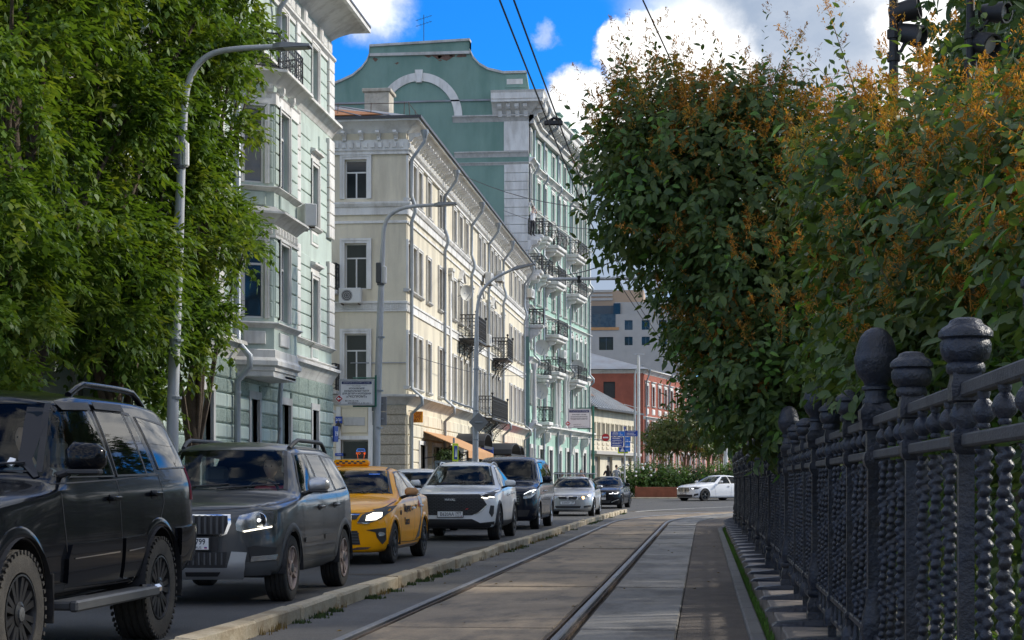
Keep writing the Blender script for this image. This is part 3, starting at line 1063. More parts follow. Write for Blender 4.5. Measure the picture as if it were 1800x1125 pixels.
def railing_mb(path, h, pitch=.14, ornate=True, z=0.0, rbar=.010):
    """iron railing along a plan path with bars and rings"""
    mb = MB()
    for i in range(len(path) - 1):
        a, b = Vector(path[i] + (0,)), Vector(path[i + 1] + (0,))
        L = (b - a).length; d = (b - a) / L
        for zz, r in ((z + h, .02), (z + .08, .014), (z + h - .16, .012)):
            mb.cyl(a + Vector((0, 0, zz)), b + Vector((0, 0, zz)), r, n=5)
        n = max(2, round(L / pitch))
        for k in range(n + 1):
            p = a + d * (L * k / n)
            mb.cyl(p + Vector((0, 0, z + .02)), p + Vector((0, 0, z + h)), rbar * (1.8 if k in (0, n) else 1), n=4, cap=False)
            if ornate and k < n:
                c = a + d * (L * (k + .5) / n)
                rr = L / n * .46
                for zc, ss in ((z + h - .08, .07), (z + .08 + rr, rr), (z + h - .16 - rr * 1.1, rr), (z + h * .45, rr * .8)):
                    ring = [c + d * (min(ss, rr) * math.cos(q * PI / 4)) + Vector((0, 0, zc + ss * math.sin(q * PI / 4))) for q in range(9)]
                    mb.tube(ring, .0085, 3, cap=False)
    return mb


def bracket_mb(w, d, h):
    """scrolled console: width w, depth d, height h, top at z=0"""
    pr = [(0, 0), (-d, 0), (-d, -h * .25), (-d * .8, -h * .42), (-d * .45, -h * .5), (-d * .28, -h * .8), (-d * .3, -h * .95), (0, -h)]
    return MB().prism(pr, -w / 2, w / 2, 'yz')


I4 = Matrix.Identity(4)
# ================================================================ house A: mint green with the bay window
A = thing('mint_house', 'pale mint green house with a bay window and rusticated ground floor', 'house', (-10.5, 24, 0), PI / 2)
uA = lambda Y: Y - 24
LA = 25.2
bay = [(14.75, 0), (15.24, -.8), (17.5, -.8), (18.0, 0)]
# ground floor openings (u0, u1, z0, z1)
gh = []
for px0, px1 in ((349, 370), (437, 452), (491, 507), (546, 556)):
    gh.append((uA(onx(px0, -10.5)[0]), uA(onx(px1, -10.5)[0]), .35, 3.15))
gh += [(1.5, 2.7, .35, 3.1), (4.6, 5.8, .35, 3.1)]
MBw = wall_mb(0, LA, 0, 4.2, gh, .3)
put('wall', noflip(MBw, 'wall', 'mint'), A)
for a, b, c, d in gh:
    o = MB().box(a, b, .28, .32, c, d).build('window', 'door_grey', A)
    mb = MB()
    mb.box(a - .16, a, -.075, .1, c, d + .18); mb.box(b, b + .16, -.075, .1, c, d + .18); mb.box(a, b, -.073, .1, d, d + .178)
    mb.build('surround', 'trim_grey', o)
    MB().box(a + .08, b - .08, .25, .27, c + .5, d - .1).build('pane', 'pane', o)
hx = [(a - .16, b + .16, c, d + .18) for a, b, c, d in gh]
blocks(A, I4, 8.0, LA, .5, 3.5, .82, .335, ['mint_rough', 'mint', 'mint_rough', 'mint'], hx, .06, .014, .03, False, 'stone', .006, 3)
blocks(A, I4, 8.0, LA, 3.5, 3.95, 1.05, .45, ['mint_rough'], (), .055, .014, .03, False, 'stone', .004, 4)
MB().box(-.02, LA + .03, -.10, .0, 0.0, .5).build('plinth', 'granite', A)
mould(A, I4, [(0, 0), (LA + .0, 0)], corn(3.95, .42, .28), 'trim_white')
# upper storeys
up = []
win2 = [(22.95, 'a')]
cols = [1.6, 4.2, 6.8, 9.4, 12.0]
holes_up = []
uw = uA(onx(552, -10.5)[0])
for u in cols + [uw, 19.3]:
    for z0_, z1_ in ((4.95, 6.7), (8.1, 9.75), (11.45, 12.95)):
        holes_up.append((u - .36, u + .36, z0_, z1_))
put('wall', noflip(wall_mb(0, LA, 4.2, 14.0, [h for h in holes_up]), 'wall', 'mint'), A)
for a, b, c, d in holes_up:
    u = (a + b) / 2
    window(A, I4, u, c, b - a, d - c, .15, 'flat' if c < 9 else None, True, 'L')
# courses of the wall between the windows on the visible pier, raised blocks
hh = [(a - .17, b + .17, c - .12, d + (.65 if c < 9 else .2)) for a, b, c, d in holes_up]
for (za, zb) in ((5.0, 7.25), (8.15, 10.7), (11.5, 12.95)):
    blocks(A, I4, 18.6, LA - .75, za, zb, 6, .34, ['mint'], hh, .036, .014, .014, False, 'course', 0, 5)
    blocks(A, I4, 9.9, 14.6, za, zb, 6, .34, ['mint'], hh, .036, .014, .014, False, 'course', 0, 5)
    # white quoin pilasters
    for uq in (LA - .72, 20.55, 13.2, 10.5, 7.8, 5.2):
        blocks(A, I4, uq, uq + (.7 if uq > 24 else .42), za - .1, zb + .15, 2, .34, ['trim_white'], (), .10, .012, .016, False, 'quoin', 0, 6)
# panels under the windows
for u in cols + [uw, 19.3]:
    for z in (4.52, 7.62):
        MB().pillow(u - .34, u + .34, z + .04, z + .30, .02, -.05, .03).build('panel', 'mint', A)
        MB().pillow(u - .42, u + .42, z - .02, z + .36, .02, -.035, .02).build('panel_frame', 'trim_white', A)
mould(A, I4, [(0, 0), (LA, 0)], corn(4.36, .12, .16), 'trim_white')
mould(A, I4, [(0, 0), (LA, 0)], corn(4.86, .10, .15), 'trim_white')
mould(A, I4, [(0, 0), (LA, 0)], corn(10.95, .34, .32), 'trim_white')
mould(A, I4, [(0, 0), (LA, 0)], [(-.02, 12.98), (.06, 12.98), (.06, 13.08), (.14, 13.14), (.14, 13.2), (-.02, 13.22)], 'trim_white')
# ornament frieze under the main cornice
for k in range(18):
    u = 13.5 + k * .65
    MB().pillow(u, u + .52, 13.28, 13.62, .02, -.06, .05).build('frieze_panel', 'stucco_white', A) if k % 3 else MB().pillow(u + .1, u + .42, 13.24, 13.66, .02, -.12, .05).build('bracket', 'trim_white', A)
mould(A, I4, [(0, 0), (LA, 0), (LA, 2.0)], corn(13.72, .55, .95, 4), 'trim_white')
MB().box(-.1, LA + .9, -.97, 8, 14.28, 14.34).build('roof', 'tin_dark', A)
# side wall towards the lane
put('wall', noflip(wall_mb(0, 11, 0, 14.0), 'wall', 'mint'), A, M3((LA, 0, 0), PI / 2))
MB().box(0, LA, 10.9, 11, 0, 14).build('wall', 'mint', A)
put('wall', noflip(wall_mb(0, 11, 0, 14.0), 'wall', 'mint'), A, M3((0, 11, 0), -PI / 2))

# --- bay
def seg_frames(path):
    for i in range(len(path) - 1):
        a, b = path[i], path[i + 1]
        yield M3((a[0], a[1], 0), math.atan2(b[1] - a[1], b[0] - a[0])), math.hypot(b[0] - a[0], b[1] - a[1])


for i, (F, L) in enumerate(seg_frames(bay)):
    hw = .24 if i != 1 else .42
    cs = [L / 2] if i != 1 else [L / 2 - .25]
    hs = [(c - hw, c + hw, z0_, z1_) for c in cs for z0_, z1_ in ((4.92, 6.68), (7.98, 9.72))]
    put('bay_wall', noflip(wall_mb(0, L, 4.0, 10.3, hs), 'bay_wall', 'mint'), A, F)
    for a, b, c, d in hs:
        window(A, F, (a + b) / 2, c, b - a, d - c, .10, None, False, 'L', .16)
    for za, zb in ((4.95, 6.7), (7.98, 9.75)):
        blocks(A, F, .03, L - .03, za, zb, 4,   .345, ['mint'], [(a - .11, b + .11, c, d + .1) for a, b, c, d in hs], .034, .014, .014, False, 'course', 0, 8)
    for z, mt in ((4.33, 'trim_white'), (7.48, 'mint')):
        for c in cs:
            MB().pillow(c - hw - .02, c + hw + .02, z, z + .30, .02, -.05, .02).build('panel', mt, A, F)
    # frieze of the lower storey
    n = max(2, round(L / .3))
    for k in range(n):
        MB().pillow(L * k / n + .03, L * (k + 1) / n - .03, 6.84, 7.06, .02, -.045, .04).build('frieze_panel', 'stucco_white', A, F)
    for c in cs:
        for sx in (-1, 1):
            bracket_mb(.12, .16, .42).build('console', 'stucco_white', A, F @ Matrix.Translation((c + sx * (hw + .09), 0, 10.22)))
mould(A, I4, bay, [(-.02, 3.62), (-.35, 3.60), (-.30, 3.68), (.02, 3.74), (.02, 3.82), (.10, 3.86), (.10, 3.96), (.03, 4.04), (.03, 4.2), (-.02, 4.24)], 'trim_white', 'bay_base')
MB().prism([(14.78, .0), (15.3, -.78), (17.45, -.78), (17.98, .0)], 3.60, 3.68, 'xy').build('bay_soffit', 'trim_white', A)
mould(A, I4, bay, corn(4.70, .12, .14), 'trim_white')
mould(A, I4, bay, [(-.02, 6.76), (.05, 6.76), (.05, 6.82), (-.02, 6.83)], 'trim_white')
mould(A, I4, bay, corn(7.08, .24, .30), 'trim_white')
mould(A, I4, bay, [(-.02, 7.3), (.24, 7.3), (.02, 7.46), (-.02, 7.46)], 'trim_grey')
mould(A, I4, bay, corn(7.80, .10, .14), 'trim_white')
mould(A, I4, bay, [(-.02, 9.78), (.05, 9.78), (.05, 10.02), (.08, 10.05), (-.02, 10.06)], 'trim_white')
mould(A, I4, bay, corn(10.22, .3, .36), 'trim_white')
MB().prism([(14.6, 0), (15.1, -1.05), (17.64, -1.05), (18.15, 0)], 10.53, 10.56, 'xy').build('balcony_floor', 'tin_dark', A)
rl = [(14.8, -.05), (15.2, -.92), (17.55, -.92), (17.95, -.05)]
railing_mb(rl, .82, .19, True, 10.56, .012).build('balcony_railing', 'iron_black', A)
# quoins of the bay's edges
drainpipe(A, I4, 14.45, 13.6, .4, .075, .16, ((3.9, .28),), .16)
drainpipe(A, I4, 18.25, 4.0, .4, .06, .2, (), .25)
drainpipe(A, I4, 18.35, 13.6, 10.9, .07, .16, (), .6)
# chunk of lower attic
MB().box(2, LA - 3, 2.5, 10, 14.3, 15.2).build('attic', 'tin_dark', A)

# ================================================================ house B: cream corner house
YB = 61.85
LB = 41.9
B = thing('cream_house', 'long cream four-storey corner house with iron balconies', 'house', (-10.5, YB, 0), PI / 2)
uB = lambda Y: Y - YB
FS = M3((0, 11.5, 0), -PI / 2)          # side wall, local x grows towards the street
fl = ((4.62, 6.5), (8.08, 9.72), (11.3, 12.7))
bpx = [718.5, 727.5, 737, 752.6, 773, 798, 808.5, 819, 842, 850, 863.6, 870.3, 877, 897, 904.5, 911, 916.5]
bu = [uB(onx(p, -10.5)[0]) for p in bpx]
holes = []
for k, u in enumerate(bu):
    for f, (a, b) in enumerate(fl):
        holes.append((u - .42, u + .42, a, b))
shop = []
for u, wd, zt in ((3.4, 1.6, 2.6), (6.8, 2.0, 2.6), (11.2, 1.6, 2.6), (16.0, 1.6, 2.6), (20.5, 1.8, 2.7), (25.5, 1.6, 2.6), (29.5, 1.8, 2.6), (34.5, 1.6, 2.6), (38.6, 1.6, 2.6)):
    shop.append((u - wd / 2, u + wd / 2, .3, zt))
put('wall', noflip(wall_mb(0, LB, 0, 14.0, holes + shop, .2), 'wall', 'cream'), B)
for a, b, c, d in holes:
    f = 0 if c < 5 else 1 if c < 9 else 2
    u = (a + b) / 2
    i = min(range(len(bu)), key=lambda q: abs(bu[q] - u))
    mid = 5 <= i <= 12
    window(B, I4, u, c, b - a, d - c, .12, 'tri' if (f == 1 and i in (6, 8, 10)) else None, True, 'L', .2)
    if f == 0:
        MB().pillow(u - .42, u + .42, c - .52, c - .16, .02, -.05, .03).build('panel', 'cream', B)
for a, b, c, d in shop:
    o = MB().box(a, b, .2, .24, c, d).build('shop_window', 'plastic_black', B)
    MB().box(a + .08, b - .08, .17, .185, c + .1, d - .1).build('pane', 'pane', o)
    mb = MB(); mb.box(a - .14, a, -.09, .1, .15, d + .15); mb.box(b, b + .14, -.09, .1, .15, d + .15); mb.box(a, b, -.088, .1, d, d + .148)
    mb.build('surround', 'trim_white', o)
blocks(B, I4, .75, LB, 1.0, 3.75, 1.15, .46, ['cream'], [(a - .14, b + .14, c, d + .15) for a, b, c, d in shop], .05, .016, .025, True, 'block', 0, 9)
# side wall
sh = []
for X in (-12.32, -15.4, -18.5):
    u = X + 22.0
    for a, b in fl:
        sh.append((u - .40, u + .40, a, b))
sd = (-12.24 + 22 - .62, -12.24 + 22 + .38, .35, 2.72)
put('wall', noflip(wall_mb(0, 11.5, 0, 14.0, sh + [sd], .2), 'wall', 'cream'), B, FS)
for a, b, c, d in sh:
    window(B, FS, (a + b) / 2, c, b - a, d - c, .17, None, False, 'T', .2)
o = MB().box(sd[0], sd[1], .2, .24, sd[2], sd[3]).build('shop_window', 'window_frame', B, FS)
MB().box(sd[0] + .06, sd[1] - .06, .15, .17, 2.05, sd[3] - .06).build('pane', 'pane', o)
MB().box(sd[0] + .06, sd[1] - .06, .15, .17, .5, 1.98).build('pane', 'pane', o)
mb = MB(); mb.box(sd[0] - .16, sd[0], -.06, .1, .2, 3.9); mb.box(sd[1], sd[1] + .16, -.06, .1, .2, 3.9); mb.box(sd[0], sd[1], -.058, .1, sd[3], sd[3] + .14)
mb.build('surround', 'trim_white', o)
MB().pillow(sd[0] + .02, sd[1] - .02, 2.95, 3.85, .02, -.04, .03).build('panel', 'cream', B, FS)
pl = MB().cbox(sd[0] + .12, sd[1] - .12, -.07, -.03, 3.22, 3.52, .01)
pl.build('blank_plaque', 'trim_grey', B, FS)
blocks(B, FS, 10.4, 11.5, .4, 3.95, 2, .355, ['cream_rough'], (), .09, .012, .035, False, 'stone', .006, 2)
blocks(B, FS, 6.0, sd[0] - .16, .4, 3.95, 4, .5, ['cream'], (), .05, .012, .02, False, 'block', 0, 3)
blocks(B, I4, .0, .7, .4, 3.6, 2, .355, ['cream'], (), .07, .012, .03, False, 'stone', .006, 3)
MB().box(-.14, LB, -.14, 0, 0, .4).build('plinth', 'granite', B)
MB().box(0, 11.52, -.139, 0, 0, .398).build('plinth', 'granite', B, FS)
both = [(0, 11.5), (0, 0), (LB, 0)]
mould(B, I4, both, corn(3.95, .36, .42), 'trim_grey')
mould(B, I4, both, [(-.02, 10.42), (.05, 10.42), (.05, 10.5), (-.02, 10.52)], 'trim_white')
mould(B, I4, both, [(-.02, 10.72), (.07, 10.72), (.07, 10.98), (.12, 11.0), (.18, 11.1), (.18, 11.16), (-.02, 11.2)], 'trim_white')
mould(B, I4, both, [(-.02, 7.28), (.05, 7.28), (.05, 7.34), (.02, 7.345), (.02, 7.56), (.06, 7.57), (.06, 7.64), (-.02, 7.66)], 'trim_white')
# meander on the side band: each key a small angular scroll
key = [(0, 0), (.20, 0), (.20, .16), (.06, .16), (.06, .07), (.13, .07)]
km = MB()
for i in range(len(key) - 1):
    (a, b), (c, d) = key[i], key[i + 1]
    km.box(min(a, c) - .012, max(a, c) + .012, -.045, -.015, min(b, d) - .012, max(b, d) + .012)
km = km.mesh('meander_key', 'trim_white')
for k in range(24):
    put('meander_key', km, B, FS @ Matrix.Translation((11.5 - .28 - k * .245, 0, 7.375)))
mould(B, I4, both, [(-.02, 12.86), (.10, 12.86), (.10, 12.95), (.16, 13.0), (-.02, 13.02)], 'trim_white')
mould(B, I4, both, [(-.02, 13.0), (.06, 13.0), (.06, 13.38), (-.02, 13.4)], 'trim_white', 'frieze')
mould(B, I4, both, corn(13.62, .42, .55, 3), 'trim_white')
md = bracket_mb(.13, .42, .3).mesh('modillion', 'trim_white')
dm = MB().box(-.07, .07, -.13, 0, 0, .17).mesh('dentil', 'trim_white')
for k in range(70):
    put('modillion', md, B, M3((.3 + k * .595, -.05, 13.64)))
for k in range(12):
    put('modillion', md, B, FS @ M3((11.5 - .35 - k * .62, -.05, 13.64)))
for k in range(150):
    put('dentil', dm, B, M3((.15 + k * .278, 0, 13.1)))
for k in range(28):
    put('dentil', dm, B, FS @ M3((11.5 - .15 - k * .26, 0, 13.1)))
# roof: low hipped tin with standing seams
rf = MB().add([(-.58, 12, 14.06), (-.58, -.58, 14.06), (LB, -.58, 14.06), (LB, 12, 14.06), (5.0, 6, 16.1), (LB, 6, 16.1)], [(0, 1, 4), (1, 2, 5, 4), (0, 4, 5, 3), (2, 3, 5)]).build('roof', 'tin_roof', B)
MB().box(-.63, LB, -.63, -.58, 14.02, 14.12).build('gutter', 'tin_dark', rf)
MB().box(-.63, -.58, -.58, 12, 14.02, 14.12).build('gutter', 'tin_dark', rf)
a_, b_, c_ = Vector((-.58, 12, 14.06)), Vector((-.58, -.58, 14.06)), Vector((5.0, 6, 16.1))
nn = (b_ - a_).cross(c_ - a_).normalized()
nn = nn if nn.z > 0 else -nn
q = [a_.lerp(b_, t).lerp(c_, s) + nn * .03 for t, s in ((.50, .07), (.94, .07), (.86, .30), (.56, .30))]
MB().add(q + [p + nn * .03 for p in q], [(0, 1, 2, 3), (4, 5, 6, 7), (0, 1, 5, 4), (1, 2, 6, 5), (2, 3, 7, 6), (3, 0, 4, 7)]).build('orange_sheet', 'rust_sheet', rf)
sm_ = MB()
for k in range(12):
    t = k / 12
    p0 = a_.lerp(b_, t); p1 = p0.lerp(c_, .96)
    sm_.tube([p0 + nn * .07, p1 + nn * .07], .02, 4)
sm_.build('roof_seams', 'tin_roof', rf)
o = MB().cbox(3.8, 4.8, 1.3, 2.25, 14.2, 15.95, .02)
o = o.build('chimney', 'chimney_brick', rf)
MB().cbox(3.72, 4.88, 1.22, 2.33, 15.95, 16.08, .02).build('chimney_cap', 'chimney_brick', B)
rg = MB()
for k in range(9):
    rg.cyl((.1, .1 + k * 1.2, 14.2), (.2, .1 + k * 1.2, 14.75), .014, n=4)
    rg.cyl((.2 + k * 1.4, -.1, 14.2), (.2 + k * 1.4, -.05, 14.75), .014, n=4)
rg.cyl((.2, 0, 14.72), (.2, 10, 14.72), .014, n=4); rg.cyl((.2, -.05, 14.72), (12, -.05, 14.72), .014, n=4)
rg.build('roof_railing', 'rail_side', rf)
for px, kk in ((715.5, True), (782, True), (829, False), (859, False), (885, False), (922, True)):
    drainpipe(B, I4, uB(onx(px, -10.35)[0]) if px > 716 else .25, 13.5, .4, .065, .15, ((10.95, .12), (4.1, .38)), .62)
# pilasters of the middle part
for px in (790, 826, 856, 882):
    u = uB(onx(px, -10.5)[0])
    MB().box(u - .22, u + .22, -.08, 0, 4.45, 9.6).build('pilaster', 'trim_white', B)
    cp = MB().cbox(u - .3, u + .3, -.2, 0, 9.95, 10.08, .01)
    cp.box(u - .24, u + .24, -.14, 0, 9.6, 9.95)
    for s_ in (-1, 1):
        cp.lathe([(.085, -.16), (.085, .0)], 10, (u + s_ * .24, 0, 9.86), 'y')
    cp.build('capital', 'stucco_white', B)
# thin conduit across the side
MB().tube([(0, -.05, 5.45), (2.0, -.05, 5.45)], .02, 5).build('conduit', 'zinc', B, FS @ M3((9.5, 0, 0)))

# black cast-iron balconies on the street front
def iron_balcony(px_corner, px_far, z, dep=.8):
    u0 = uB(onx(px_corner, -10.5 + dep)[0]); u1 = uB(onx(px_far, -10.5 + dep)[0])
    o = MB().cbox(u0, u1, -dep, 0, z - .1, z, .01).build('balcony', 'iron_black', B)
    railing_mb([(u0 + .02, 0), (u0 + .02, -dep + .02), (u1 - .02, -dep + .02), (u1 - .02, 0)], 1.0, .15, True, z, .012).build('railing', 'iron_black', o)
    k = MB()
    for uu in (u0 + .02, u1 - .02):
        k.lathe([(.02, z + 1.0), (.025, z + 1.05), (.06, z + 1.10), (.06, z + 1.14), (.02, z + 1.18)], 10, (uu, -dep + .02, 0))
    k.build('ball', 'iron_black', o, smooth=40)
    for uu in (u0 + .05, (u0 + u1) / 2, u1 - .05):
        br = MB()
        pts = [(uu, -dep + .05, z - .12), (uu, -dep * .55, z - .38), (uu, -dep * .25, z - .62), (uu, -.04, z - 1.02)]
        br.tube(pts, .022, 5)
        br.tube([(uu, -.04, z - .1), (uu, -.04, z - 1.05)], .022, 5)
        for k_ in range(1, 6):
            t = k_ / 6
            yy = -dep * (1 - t) ** 1.2
            zz = z - .14 - t * .75
            rr = .10 + .05 * t
            for j in range(3):
                cy, cz = yy * (.35 + .3 * j), z - .14 - (z - .14 - zz) * (.3 + .32 * j)
                br.tube([(uu, cy + rr * math.cos(q * PI / 4), cz + rr * .8 * math.sin(q * PI / 4)) for q in range(9)], .010, 3, cap=False)
        br.build('bracket', 'iron_black', o)
    return o


iron_balcony(838, 855, 7.42)
iron_balcony(893, 902, 7.42)
iron_balcony(866, 893, 4.2)
# two small balconies on the lane side
for z in (8.0, 4.45):
    o = MB().cbox(7.9, 9.1, -.6, 0, z - .12, z, .01).build('balcony', 'trim_grey', B, FS)
    railing_mb([(7.92, 0), (7.92, -.58), (9.08, -.58), (9.08, 0)], .95, .16, True, z, .012).build('railing', 'iron_black', o)

# ================================================================ house C: tall green house with the stepped gable
YC = 106.0
Cb = thing('green_tall_house', 'tall green house with a curved blank gable and many balconies', 'house', (-10.5, YC, 0), PI / 2)
FG = M3((0, 24, 0), -PI / 2)           # gable wall: local x = X + 34.5
gx = lambda px: ony(px, YC)[0] + 34.5
gzz = lambda py, px=750: ony(px, YC, py)[1]
prof = [(gx(520), gzz(160)), (gx(583), gzz(146)), (gx(600), gzz(140)), (gx(620), gzz(131)), (gx(636), gzz(118)), (gx(645), gzz(106)), (gx(649), gzz(96)), (gx(650), gzz(80)),
        (gx(826), gzz(74)), (gx(826), gzz(92)), (gx(832), gzz(105)), (gx(843), gzz(117)), (gx(858), gzz(126)), (gx(885), gzz(133)), (gx(925), gzz(133)), (24, gzz(160)), (24, 0), (0, 0), (0, gzz(170))]
MB().prism(prof, 0, .5, 'xz').build('gable_wall', 'green_gable', Cb, FG)
# coping along the gable
cpth = prof[0:15]
mb = MB()
for i in range(len(cpth) - 1):
    (a, b), (c, d) = cpth[i], cpth[i + 1]
    mb.add([(a, -.12, b), (c, -.12, d), (c, .6, d), (a, .6, b), (a, -.12, b + .14), (c, -.12, d + .14), (c, .6, d + .14), (a, .6, b + .14)],
           [(0, 1, 5, 4), (4, 5, 6, 7), (3, 2, 6, 7), (0, 1, 2, 3)])
mb.build('coping', 'trim_grey', Cb, FG)
MB().box(gx(650), gx(826), -.14, 0, gzz(97), gzz(92)).build('band', 'trim_grey', Cb, FG)
# white arch band and keystone
cx, cz = gx(737), gzz(207)
r1, r0 = gx(737 + 76) - cx, gx(737 + 62) - cx
n = 26
vs = []; fs = []
for k in range(n + 1):
    a = PI * k / n
    for r in (r0, r1):
        vs += [(cx + r * math.cos(a), -.10, cz + r * 1.03 * math.sin(a)), (cx + r * math.cos(a), 0, cz + r * 1.03 * math.sin(a))]
for k in range(n):
    q = 4 * k
    fs += [(q, q + 2, q + 6, q + 4), (q + 2, q + 3, q + 7, q + 6), (q, q + 4, q + 5, q + 1)]
fs += [(0, 1, 3, 2), (4 * n, 4 * n + 2, 4 * n + 3, 4 * n + 1)]
MB().add(vs, fs).build('arch_band', 'trim_white', Cb, FG)
MB().prism([(cx - .17, cz + r0 * .98), (cx + .17, cz + r0 * .98), (cx + .24, cz + r1 * 1.09), (cx - .24, cz + r1 * 1.09)], -.22, 0, 'xz').build('keystone', 'trim_white', Cb, FG)
# bare patches where the plaster has come off
rnd = random.Random(2)
for px, py, s in ((752, 98, .5), (768, 99, .9), (783, 101, 1.0), (795, 99, .5), (812, 100, .8), (660, 102, .6), (698, 110, .4), (773, 107, .3)):
    u, z = gx(px), gzz(py)
    pts = [(u + s * .45 * math.cos(q * .7) * rnd.uniform(.4, 1.2), z + s * .2 * math.sin(q * .7) * rnd.uniform(.4, 1.3)) for q in range(9)]
    MB().prism(pts, -.006, .002, 'xz').build('bare_patch', 'brick_patch', Cb, FG)
# white corner pilaster with joints, bands, heavy corner cornice
u0, u1 = gx(886), 24.0
MB().box(u0, u1, -.07, 0, gzz(268), gzz(217)).build('pilaster', 'trim_white', Cb, FG)
blocks(Cb, FG, u0, u1, 10, gzz(292), 3, .52, ['trim_white'], (), .07, .012, .02, False, 'quoin', 0, 1)
for (pa, pb, pl_, d) in ((217, 206, 796, .28), (279, 269, 799, .2), (293, 288, 799, .12)):
    mould(Cb, FG, [(gx(pl_), 0), (24, 0)], corn(gzz(pa), gzz(pb) - gzz(pa), d), 'trim_grey')
mould(Cb, FG, [(gx(866), 0), (24, 0), (24, 3)], corn(gzz(208), .9, .9, 4), 'trim_white')
mould(Cb, FG, [(gx(866), 0), (24, 0), (24, 3)], [(-.02, gzz(188)), (.75, gzz(188)), (.95, gzz(182)), (.95, gzz(172)), (1.05, gzz(168)), (-.02, gzz(163))], 'trim_white')
for k in range(4):
    bracket_mb(.25, .6, .75).build('bracket', 'trim_white', Cb, FG @ M3((gx(880) + k * .52, -.1, gzz(189))))
MB().cbox(gx(888), gx(925), -.05, 1.2, gzz(158), gzz(135), .02).build('attic_block', 'green_gable', Cb, FG)
MB().box(gx(891), gx(919), -.07, -.04, gzz(152), gzz(143)).build('panel', 'trim_white', Cb, FG)

# street front: first straight, then turning a little to the right with the street
SEG = [(0, 0), (4.0, 0), (4.0 + 19.4 * math.cos(R(6.5)), -19.4 * math.sin(R(6.5)))]
HC = 24.2
# storeys (window sill, head)
cf = [(2.0, 4.0), (6.0, 7.9), (9.4, 11.2), (12.4, 14.2), (15.3, 17.2), (18.3, 20.1), (21.2, 22.6)]
frames = list(seg_frames(SEG))
for i, (F, L) in enumerate(frames):
    us = [1.0, 2.9] if i == 0 else [1.0, 3.0, 5.6, 7.6, 9.6, 12.2, 13.9, 15.6, 17.3]
    hs = [(u - .42, u + .42, a, b) for u in us for a, b in cf[1:]]
    gs = [(u - .55, u + .55, .4, 3.3) for u in (us if i == 0 else [1.6, 4.6, 7.6, 10.6, 13.6, 16.8])]
    put('wall', noflip(wall_mb(0, L, 0, 23.0, hs + gs, .22), 'wall', 'green_light'), Cb, F)
    for a, b, c, d in hs:
        f = [round(q[0], 1) for q in cf].index(round(c, 1))
        window(Cb, F, (a + b) / 2, c, b - a, d - c, .16, {2: 'arch', 3: 'arch', 4: 'tri', 5: 'flat'}.get(f), f < 6, 'one', .2)
    for a, b, c, d in gs:
        o = MB().box(a, b, .2, .24, c, d).build('shop_window', 'pane', Cb, F)
        mb = MB(); mb.box(a - .22, a, -.1, .1, .2, d + .25); mb.box(b, b + .22, -.1, .1, .2, d + .25); mb.box(a, b, -.098, .1, d, d + .248)
        mb.build('surround', 'trim_white', o)
    # rusticated pier blocks
    for (za, zb) in ((5.0, 8.3), (9.2, 11.4), (12.3, 14.4)):
        blocks(Cb, F, .02, L - .02, za, zb, 6, .5, ['green_light'], [(a - .18, b + .18, c - .12, d + .5) for a, b, c, d in hs], .03, .02, .02, False, 'course', 0, 4)
    for za, zb in ((14.6, 15.0),):
        n = int(L / .8)
        for k in range(n):
            MB().pillow(L * k / n + .1, L * (k + 1) / n - .1, za, zb, .02, -.06, .05).build('frieze_panel', 'stucco_white', Cb, F)
for z, h, d in ((4.3, .5, .45), (8.45, .35, .3), (11.75, .2, .2), (15.05, .25, .3), (17.9, .2, .2), (20.5, .35, .35)):
    mould(Cb, I4, SEG, corn(z, h, d), 'trim_white')
mould(Cb, I4, SEG, corn(22.9, .5, .5), 'trim_white')
mould(Cb, I4, SEG, [(-.02, 23.8), (.95, 23.8), (1.0, 23.9), (1.0, 24.15), (1.15, 24.25), (1.15, 24.4), (-.02, 24.5)], 'trim_white')
mould(Cb, I4, SEG, [(-.02, 22.9), (.3, 22.9), (.3, 23.8), (-.02, 23.8)], 'trim_grey', 'frieze')
md = bracket_mb(.2, .62, .5).mesh('modillion', 'trim_white')
for i, (F, L) in enumerate(frames):
    n = int(L / .62)
    for k in range(n):
        put('modillion', md, Cb, F @ M3((.3 + k * L / n, -.28, 23.8)))
# parapet blocks
for u in (6.5, 9.5, 12.0, 14.5, 17.5):
    F = frames[1][0]
    MB().cbox(u - .45, u + .45, -.35, .5, 24.5, 25.45, .03).build('parapet_block', 'green_light', Cb, F)
    MB().cbox(u - .55, u + .55, -.45, .6, 25.45, 25.6, .03).build('parapet_cap', 'green_gable', Cb, F)
mould(Cb, frames[1][0], [(0, .1), (19.4, .1)], [(0, 24.4), (.2, 24.4), (.2, 24.9), (0, 24.9)], 'green_light', 'parapet')
MB().box(-.1, 23, .3, 20, 24.3, 24.4).build('roof', 'tin_roof', Cb)
MB().box(.5, 22.9, 15, 16, 0, 24).build('wall', 'green_light', Cb)
put('wall', noflip(wall_mb(0, 16, 0, 24.0), 'wall', 'green_light'), Cb, M3((SEG[2][0], SEG[2][1], 0), PI / 2))
# corner quoins at the far end
blocks(Cb, frames[1][0], 18.6, 19.4, 5, 22.8, 3, .5, ['trim_white'], (), .08, .012, .02, False, 'quoin', 0, 1)


